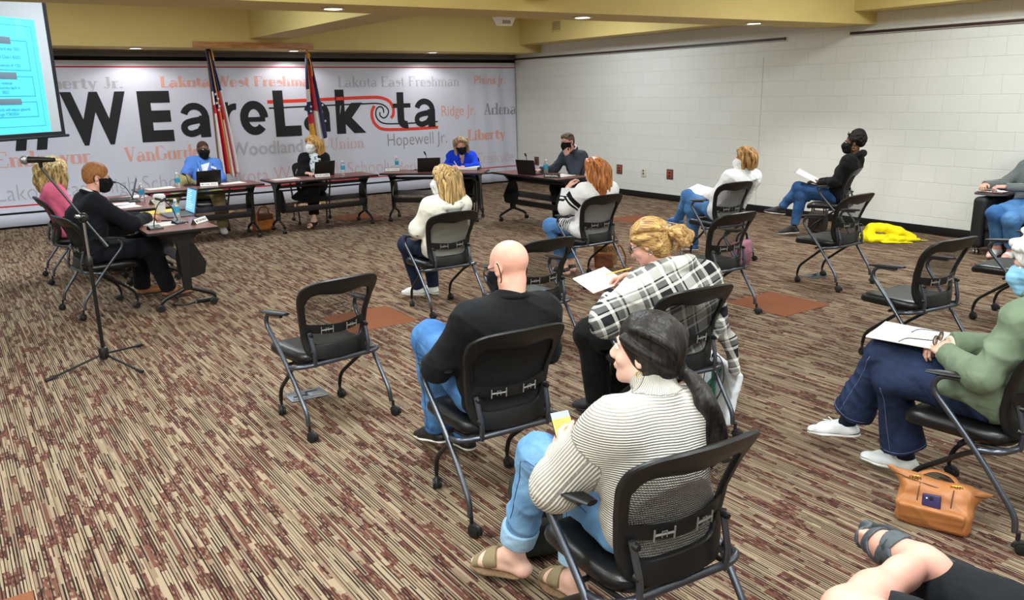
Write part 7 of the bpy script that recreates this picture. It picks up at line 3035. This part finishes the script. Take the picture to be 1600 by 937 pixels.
M_charc = cloth('charcoal_blazer', (62, 67, 80), .12, .25, 500)
p = Person('C21', 'man with cropped hair and black mask in a grey jacket, chin resting on his hand', SK_pink, h=.0075, bulk=1.03, head=(.0, .30, 1.170), face=(8, 8, 4),
           P=(.0, -.03, .56), C=(.0, .07, .82), N=(.01, .205, 1.015), SL=(-.178, .195, .965), SR=(.180, .20, .965), EL=(-.19, .335, .765), ER=(.24, .36, .77), WL=(-.085, .375, .985), WR=(.30, .56, .775),
           KL=(-.12, .43, .53), KR=(.12, .43, .53))
p.body(hands=dict(L=dict(d=(.35, .15, .9), n=(-.3, .9, .0), curl=(.9, 1.0, .6)), R=dict(d=(.3, .9, 0), n=(0, 0, 1), curl=(.5, .7, .5))), h=.0065)
p.top(M_whtshirt, 'dress_shirt', .006, sleeves='', wr=.003, neck=.03, mats=cloth('grey_shirt', (176, 176, 186), .05))


def vopen4(s):
    c, T = p.J['C'], p.T
    for i in range(7):
        t = i / 6
        s.box(c + T @ A3(0, .20, .19 - .36 * t), (.058 * (1 - t) + .012, .12, .04), T, .006, .006, 's')


p.sit = True
p.top(M_charc, 'jacket', .016, wr=.008, seed=47, vcut=vopen4, up=(.052, .047), fore=(.046, .040), extra=lambda s: s.ell(p.J['P'] + A3(0, -.01, .05), (.21, .155, .13), None, .06))
p.ring(M_whtshirt, 'shirt_collar', p.root, r=.062, rr=.012, z=.050)
p.ring(M_charc, 'jacket_collar', p.root, r=.078, rr=.015, z=.014)
p.pants(M_navy, .014, .004, 4)
for sd in 'LR':
    p.shoe(sd, M_shoeblk, M_soleblk, h=.008)
short_hair(p, H_grey, .0035, .072, h=.0055, tuft=True, seed=6)
p.brows(H_grey)
p.mask(M_maskblk, h=.006)

# ------------------------------------------------------------------ person beside the camera with one leg crossed
M_shorts = cloth('dark_shorts', (24, 26, 30), .1, .2, 500)
o = copy_tree(_ch0)
CHAIRS['C22'] = (1.90, .56, 90)
o.location, rz = chair_pose('C22')
o.rotation_euler = (0, 0, rz)
tag(o, 'black chair under the person with the crossed bare leg, bottom right', 'chair', 'black nesting chairs with mesh backs')
p = Person('C22', 'person in dark shorts with a bare leg crossed and a grey sandal, bottom right corner', SK_pink, h=.0055, bulk=1.1, head=(0, -.06, 1.17),
           HL=(-.10, .02, .545), HR=(.10, .02, .545), KL=(-.22, .40, .575), AL=(.135, .405, .580), TL=(.215, .625, .525),
           KR=(.20, .43, .50), AR=(.20, .42, .10), TR=(.20, .60, .03),
           EL=(-.27, -.10, .72), ER=(.27, -.10, .72), WL=(-.16, .06, .64), WR=(.24, .05, .64))
J = p.J
# a heavier bare lower leg lying across the other knee
s = Solid()
p.head_prims(s)
p.neck_prims(s)
p.torso_prims(s, -.012)
for sd in 'LR':
    p.arm_prims(s, sd, -.006)
    p.hand_prims(s, sd, d=(.4 if sd == 'L' else -.4, .2, -.8), n=(0, .95, .1))
p.leg_prims(s, 'R', -.012)
s.cone(J['HL'], J['KL'], .080, .060, .04)
dv = J['AL'] - J['KL']
s.cone(J['KL'], J['KL'] + dv * .35, .055, .054, .03)
s.cone(J['KL'] + dv * .35, J['KL'] + dv * .75, .054, .040, .03)
s.cone(J['KL'] + dv * .75, J['AL'], .043, .040, .03)
fd = _unit(J['TL'] - J['AL'])
s.ell(J['AL'] + A3(.015, -.050, -.012), (.036, .040, .036), None, .03)
s.cone(J['AL'] + A3(.01, .0, .0), J['AL'] + fd * .12, .043, .037, .03)
s.cone(J['AL'] + A3(.02, -.03, -.01), J['AL'] + fd * .14, .037, .037, .03)
s.cone(J['AL'] + fd * .12, J['TL'] - fd * .03, .037, .030, .03)
for i in range(5):
    sgn = _unit(np.cross(fd, A3(.75, 0, .66)))
    c = J['TL'] - fd * .035 + A3(-.66, 0, .75) * (.030 - .015 * i)
    s.cone(c, c + fd * (.030 - .004 * i), .0105 - .0008 * i, .009 - .0008 * i, .006)
s.sit = .026
ob = s.build('person', [p.skin, M_lip], None, .0055)
ob.location = p.pos
ob.rotation_euler = (0, 0, p.rz)
tag(ob, p.label, 'person')
p.root = ob
p.top(M_blackcloth, 'shirt', .016, wr=.005)
s = Solid()
s.ell(J['P'] + A3(0, .01, -.005), np.array((.172, .13, .095)) * 1.1 + .014, None, .05)
s.cone(J['HR'], J['KR'], .105, .080, .04, cut=1)
s.cone(J['HL'], J['HL'] + (J['KL'] - J['HL']) * .8, .105, .090, .04, cut=1)
s.disp = folds(.006, 14, 3)
s.sit = .012
s.build('shorts', M_shorts, p.root, .0065)
# sandals
M_sand = plain('grey_sandal_leather', (72, 78, 84), .55, var=.12, scale=60, bump=.3, bscale=250)
M_sandl = plain('sandal_sole', (50, 54, 58), .75, var=.12, scale=60, bump=.2, bscale=200)
side = _unit(A3(.93, -.05, .10))          # direction the sole faces
heel = J['AL'] + A3(.0, -.095, -.035) + side * .036
toe = J['TL'] + fd * .030 + side * .030
d = _unit(toe - heel)
L = np.linalg.norm(toe - heel)
side = _unit(side - d * (side @ d))
wd = np.cross(d, side)
q = Solid()
q.cone(heel + d * .04 + side * .012, heel + d * L * .66 + side * .004, .050, .060, .03, (side, .30))
q.cone(heel + d * L * .6 + side * .004, toe - d * .04 + side * .004, .060, .046, .02, (side, .28))
so = q.build('sandal', M_sandl, p.root, .005)
MB().tube([heel + d * (.04 + (L - .08) * t) - side * .014 + wd * (.048 + .009 * math.sin(PI * t)) for t in np.linspace(0, 1, 16)], .0035, 6).build('welt_stitching', M_adj, so, 0)


for t0, t1, ln in ((.36, .50, .55), (.53, .60, -.5), (.63, .70, .5), (.73, .80, -.35), (.84, 1.02, .1)):
    q = Solid()
    q.cone(J['AL'] + A3(.01, .0, .0), J['AL'] + fd * .12, .050, .045, .03)
    q.cone(J['AL'] + A3(.02, -.03, -.01), J['AL'] + fd * .14, .044, .044, .03)
    q.cone(J['AL'] + fd * .12, J['TL'] - fd * .03, .045, .038, .03)
    q.cone(heel + d * .04, toe - d * .04, .050, .046, .02, (side, .4))
    q.plane(heel + d * L * t0, -_unit(d + wd * ln))
    q.plane(heel + d * L * t1, _unit(d + wd * ln * .6))
    q.build('strap', M_sand, so, .0045)
p.shoe('R', M_sand, M_sandl, h=.007, name='sandal')

# ------------------------------------------------------------------ bags and things on the floor
M_tanbag = plain('tan_leather_bag', (166, 104, 56), .5, var=.12, scale=14, bump=.15, bscale=140)
M_seam = plain('dark_seam', (84, 50, 28), .7, var=.05)
e = empty('handbag', (3.295, 1.53, 0), R(-72), 'tan leather handbag with gold clips on the carpet near the white sneakers', 'handbag')
s = Solid()
s.box((0, 0, .055), (.145, .075, .055), None, .03, .02)
s.box((0, .01, .115), (.125, .05, .055), None, .03, .05)
s.cone((-.115, .02, .165), (.115, .03, .150), .034, .034, .05, ((0, 1, 0), .8))
s.cone((-.10, .02, .17), (-.200, .03, .205), .034, .010, .03, ((0, 1, 0), .6))
s.cone((.10, .03, .155), (.205, .05, .170), .034, .010, .03, ((0, 1, 0), .6))
s.ell((-.09, -.085, .10), (.07, .02, .05), None, .02, 's')
s.disp = folds(.006, 26, 4)
s.build('body', M_tanbag, e, .005)
s = Solid()
s.box((0, -.070, .062), (.128, .016, .047), rotm(0, -12, 0), .010, .01)
s.disp = folds(.005, 24, 9)
s.build('front_pocket', M_tanbag, e, .005)
M = Matrix.Translation((-.005, -.066, .132)) @ Matrix.Rotation(R(-4), 4, 'Y') @ Matrix.Rotation(R(-14), 4, 'X')
ph = empty('smartphone', (0, 0, 0), 0, 'dark purple phone tucked in the front pocket of the tan handbag', 'phone')
ph.matrix_world = Matrix.Translation((3.295, 1.53, 0)) @ Matrix.Rotation(R(-72), 4, 'Z') @ M
MB().box((-.036, -.006, -.060), (.036, .004, .030), bev=.006).build('case', plain('purple_case', (44, 34, 78), .4, var=.08), ph)
MB().lathe([(.001, -.0085), (.008, -.008), (.009, -.005)], 14, (0, 0, .012), 'y').build('camera_lens', M_black, ph)
MB().lathe([(.001, -.0075), (.0035, -.007), (.004, -.005)], 10, (-.018, 0, .012), 'y').build('flash', M_capw, ph)
for x, z, y in ((-.085, .195, .0), (.075, .185, .012)):
    for i in range(3):
        MB().tube([(x + .012 * math.cos(t) + .010 * (i - 1), y - .012 + .004 * i, z + .012 * math.sin(t)) for t in np.linspace(0, 2 * PI, 15)], .003, 6).build('gold_ring', M_gold2, e)
MB().tube(spline([(-.09, .03, .19), (-.03, .075, .21), (.04, .08, .20), (.085, .035, .18)], 6), .011, 8, flat=((0, 0, 1), .5)).build('handle', M_tanbag, e)
MB().tube(spline([(.205, .05, .170), (.225, .045, .168), (.245, .03, .140)], 5), .004, 6).build('zip_pull', M_seam, e)
for x in (-.062, .068):
    MB().tube([(x, -.058, .118), (x, -.046, .150), (x, -.018, .184)], .0025, 5).build('seam', M_seam, e)
MB().tube([(-.19, .008, .198), (-.10, -.014, .188), (0, -.014, .176), (.10, -.004, .168), (.19, .028, .164)], .0026, 5).build('zip_seam', M_seam, e)

# white plastic bag leaning under the plaid woman's chair
e = empty('plastic_bag', (3.53, 2.93, 0), R(-118), 'white plastic bag with a green and black round emblem under the plaid woman\'s chair', 'bag')
M_plastic = plain('white_plastic_film', (214, 218, 226), .3, var=.05, scale=20, bump=.2, bscale=30)
s = Solid()
s.box((0, .0, .165), (.235, .022, .16), rotm(0, 12, 0), .018, .02)
s.disp = folds(.005, 22, 12)
bg = s.build('film', M_plastic, e, .006)


def onbag(x, z):
    return (x, -.034 + (z - .165) * .21 - .002, z)


M_grn = plain('emblem_green', (24, 104, 74), .6, var=.05)
for nm, pts, w, m_ in (('emblem_ring', [(-.03 + .135 * math.cos(t), .205 + .135 * math.sin(t)) for t in np.linspace(0, 2 * PI, 33)], .006, M_black), ('emblem_stem', [(-.10, .30), (-.035, .20), (.055, .10)], .032, M_grn),
                       ('emblem_arm', [(.035, .30), (-.035, .20), (-.10, .13)], .030, M_grn), ('emblem_bar', [(-.06, .25), (.05, .24)], .022, M_grn)):
    mb = MB()
    stroke_quad(mb, pts, w, lambda q_: onbag(*q_))
    ob_ = mb.build(nm, m_, bg, 0)
    md = ob_.modifiers.new('s', 'SOLIDIFY')
    md.thickness = .004

# straw and leather bucket bag by the striped sweater
e = empty('bucket_bag', (5.70, 6.34, 0), R(-35), 'woven straw bag with brown leather pocket under the red-haired woman\'s chair', 'handbag')
M_straw, nt, b = new_mat('woven_straw')
tc = node(nt, 'ShaderNodeTexCoord')
ck = node(nt, 'ShaderNodeTexVoronoi')
ck.inputs['Scale'].default_value = 70
link(nt, tc.outputs['Object'], ck.inputs['Vector'])
cr = node(nt, 'ShaderNodeValToRGB')
cr.color_ramp.elements[0].color = srgb(168, 138, 92)
cr.color_ramp.elements[1].color = srgb(112, 84, 52)
cr.color_ramp.elements[1].position = .6
link(nt, ck.outputs['Distance'], cr.inputs['Fac'])
link(nt, cr.outputs['Color'], b.inputs['Base Color'])
b.inputs['Roughness'].default_value = .9
M_brownl = plain('brown_leather', (112, 60, 36), .45, var=.12, scale=20, bump=.15, bscale=150)
s = Solid()
s.cone((0, 0, .045), (0, 0, .27), .125, .135, .02, ((0, 1, 0), .62), cut=2)
s.disp = folds(.006, 20, 3)
s.build('woven_body', M_straw, e, .006)
s = Solid()
s.box((-.03, -.075, .105), (.10, .02, .075), None, .015, .01)
s.disp = folds(.004, 22, 5)
s.build('leather_pocket', M_brownl, e, .006)
s = Solid()
s.box((-.03, -.080, .180), (.104, .018, .018), None, .012, .01)
s.build('pocket_flap', plain('light_brown_leather', (158, 96, 60), .45, var=.1), e, .006)
MB().tube(spline([(.10, .0, .27), (.16, .0, .24), (.21, 0, .13), (.20, -.02, .03)], 6), .009, 8).build('shoulder_strap', M_brownl, e)
MB().tube(spline([(.06, .02, .27), (.08, .02, .34), (.11, .02, .34), (.12, .0, .27)], 6), .006, 8).build('handle', M_brownl, e)

# orange-brown tote behind the left tables
e = empty('tote_bag', (3.72, 11.52, 0), R(10), 'orange-brown leather tote on the floor between the two left back tables', 'handbag')
s = Solid()
s.box((0, 0, .12), (.15, .07, .12), None, .03, .02)
s.disp = folds(.010, 18, 8)
s.build('body', plain('orange_leather', (176, 104, 44), .5, var=.15, scale=12), e, .008)
MB().tube(spline([(-.09, -.03, .23), (-.05, -.04, .33), (.05, -.04, .33), (.09, -.03, .23)], 6), .010, 8).build('handle', M_brownl, e)
MB().box((-.12, -.08, .15), (.12, .06, .245), bev=.02).build('dark_lining', M_seam, e)

# mauve bag between two chairs
e = empty('shoulder_bag', (6.88, 5.50, 0), R(12), 'mauve bag with a dark handle on the carpet behind the white-shirted woman', 'handbag')
s = Solid()
s.box((0, 0, .15), (.155, .06, .135), None, .04, .02)
s.disp = folds(.007, 16, 6)
s.build('body', plain('mauve_fabric', (158, 104, 122), .7, var=.1, scale=14), e, .008)
MB().tube(spline([(-.12, 0, .25), (-.10, 0, .34), (0, 0, .37), (.10, 0, .34), (.12, 0, .25)], 6), .011, 8).build('handle', M_blackcloth, e)
MB().box((-.11, -.068, .05), (.11, -.055, .16), bev=.006).build('front_pocket', plain('mauve_dark', (120, 74, 94), .7), e)

# dark woven bag under the chair by the wall
e = empty('storage_bag', (9.42, 6.30, 0), R(24), 'dark brown bag under the chair of the woman in the black hoodie', 'bag')
s = Solid()
s.box((0, 0, .13), (.17, .10, .128), None, .02, .02)
s.disp = folds(.004, 18, 6)
s.build('body', plain('dark_brown_weave', (48, 34, 26), .7, var=.35, scale=26, bump=.3, bscale=120), e, .008)
for sx in (-1, 1):
    MB().tube(spline([(-.08, sx * .08, .25), (-.06, sx * .07, .32), (.06, sx * .07, .32), (.08, sx * .08, .25)], 5), .009, 8).build('handle', M_black, e)

# backpack by the turtleneck woman's feet
e = empty('backpack', (1.80, 2.40, 0), R(-20), 'dark olive backpack on the carpet behind the pale rolled jeans', 'backpack')
M_olive = cloth('dark_olive_canvas', (44, 46, 40), .1, .3, 300)
s = Solid()
s.box((0, 0, .17), (.12, .075, .17), None, .05, .02)
s.disp = folds(.006, 18, 2)
s.build('body', M_olive, e, .006)
s = Solid()
s.box((0, -.085, .11), (.09, .022, .08), None, .02, .01)
s.build('front_pocket', M_olive, e, .006)
MB().tube(spline([(-.03, .03, .33), (-.02, .03, .37), (.02, .03, .37), (.03, .03, .33)], 5), .008, 8).build('carry_loop', M_black, e)
for sx in (-1, 1):
    MB().tube(spline([(sx * .06, .07, .31), (sx * .075, .11, .22), (sx * .07, .08, .06)], 5), .012, 8).build('shoulder_strap', M_black, e)

# power strip under the near left table
e = empty('power_strip', (1.80, 7.69, 0), R(4), 'black power strip on the carpet beneath the near left table', 'power strip')
MB().box((-.02, -.025, 0), (.15, .025, .035), bev=.006).build('housing', M_black, e)
MB().box((-.03, -.02, .004), (-.018, .02, .03), bev=.003).build('end_plate', M_adj, e)
for i in range(3):
    MB().box((.012 + .042 * i, -.015, .033), (.042 + .042 * i, .015, .037), bev=.001).build('socket', M_adj, e)
MB().tube(spline([(-.03, 0, .015), (-.10, -.01, .008), (-.17, .01, .007), (-.20, .10, .007), (-.12, .22, .007), (-.10, .35, .007)], 6), .006, 6).build('cable', M_black, e)

# yellow cloth heap against the base of the block wall
s = Solid()
for a_, b_, r0, r1 in (((-.28, .0, .06), (-.20, .06, .16), .075, .060), ((-.20, .06, .16), (-.02, .10, .15), .060, .065), ((-.10, .08, .16), (.12, .06, .11), .065, .070), ((.12, .06, .11), (.30, .05, .04), .070, .045),
                       ((-.26, -.06, .04), (-.08, -.10, .03), .055, .04), ((-.02, -.10, .05), (.10, -.12, .045), .060, .055), ((.10, -.08, .03), (.34, -.02, .02), .04, .025), ((-.24, .02, .04), (.25, .05, .03), .06, .05)):
    s.cone(a_, b_, r0, r1, .03, ((0, 0, 1), .8))
s.cone((.26, .02, .014), (.46, .0, .008), .06, .012, .02, ((0, 0, 1), .16))
s.cone((-.1, -.13, .012), (.2, -.15, .010), .05, .03, .02, ((0, 0, 1), .2))


def crumple(x, y, z):
    f1 = np.abs(np.sin(13 * x + 9 * y + 2.2 * np.sin(8 * z + 6 * x))) * .010
    f2 = np.abs(np.sin(21 * y - 16 * z + 2.0 * np.sin(11 * x))) * .012
    return f1 + f2 - .014


s.disp = crumple
s.plane((0, 0, .001), (0, 0, -1))
o = s.build('yellow_jacket', cloth('bright_yellow_fabric', (244, 226, 20), .05, .1, 300, rough=.7), None, .007)
o.location = (9.42, 5.30, 0)
o.rotation_euler = (0, 0, R(-40))
tag(o, 'bright yellow jacket heaped on the carpet by the base of the block wall', 'jacket')

# ------------------------------------------------------------------ tablet-arm lounge chair at the right edge
M_uph = plain('black_upholstery', (22, 22, 25), .6, var=.1, bump=.15, bscale=250)
e = empty('tablet_chair', (9.62, 3.86, 0), R(85), 'black upholstered lounge chair with a swivel tablet, by the wall at the right edge', 'armchair')
# local: x to the sitter's right, y forward
s = Solid()
s.box((.365, .0, .36), (.075, .34, .285), None, .05, .01)
s.build('armrest', M_uph, e, .009)
s = Solid()
s.box((-.365, .0, .36), (.075, .34, .285), None, .05, .01)
s.build('armrest', M_uph, e, .009)
s = Solid()
s.box((0, .04, .36), (.288, .29, .085), None, .04, .01)
s.build('seat_cushion', M_uph, e, .009)
MB().box((-.285, -.28, .10), (.285, .30, .28), bev=.02).build('base', M_uph, e)
s = Solid()
s.box((0, -.30, .55), (.44, .075, .30), rotm(0, -6, 0), .05, .01)
s.build('backrest', M_uph, e, .009)
for sx in (-1, 1):
    for yy in (-.26, .28):
        c = MB().tube([(sx * .36, yy, .085), (sx * .36, yy, .05)], .012, 8).build('caster', M_steel, e)
        w = MB()
        for k in (-1, 1):
            w.lathe([(.002, -.012), (.028, -.010), (.032, 0), (.028, .010), (.002, .012)], 16, (sx * .36 + k * .018, yy, .0325), 'x')
        w.build('wheel', M_steel, c)
V = [(x, y) for x, y in fillet([(.20, -.06), (.50, -.06), (.52, .10), (.46, .30), (.24, .30), (.16, .16)], .06, 5)]
n = len(V)
MB().add([(x, y, .665) for x, y in V] + [(x, y, .685) for x, y in V], [tuple(range(n))[::-1], tuple(range(n, 2 * n))] + [(i, (i + 1) % n, n + (i + 1) % n, n + i) for i in range(n)], 0, False).build('tablet', plain('tablet_laminate', (84, 80, 84), .4, var=.05), e)
MB().tube([(.40, -.02, .64), (.40, -.02, .668)], .022, 12).build('tablet_pivot', M_metal, e)
fo = empty('notebook', (0, 0, 0), 0, 'red-edged notebook with papers under the hands in the tablet chair', 'notebook')
fo.matrix_world = Matrix.Translation((9.62, 3.86, 0)) @ Matrix.Rotation(R(85), 4, 'Z') @ Matrix.Translation((.335, .13, .686)) @ Matrix.Rotation(R(8), 4, 'Z')
MB().box((-.13, -.10, 0), (.13, .10, .010), bev=.002).build('cover', plain('dark_red_cover', (128, 46, 56), .5, var=.08), fo)
MB().box((-.122, -.092, .010), (.122, .092, .016)).build('pages', M_paper, fo)
MB().tube([(-.05, .03, .020), (.07, .06, .024)], .005, 6).build('pen', M_black, fo)
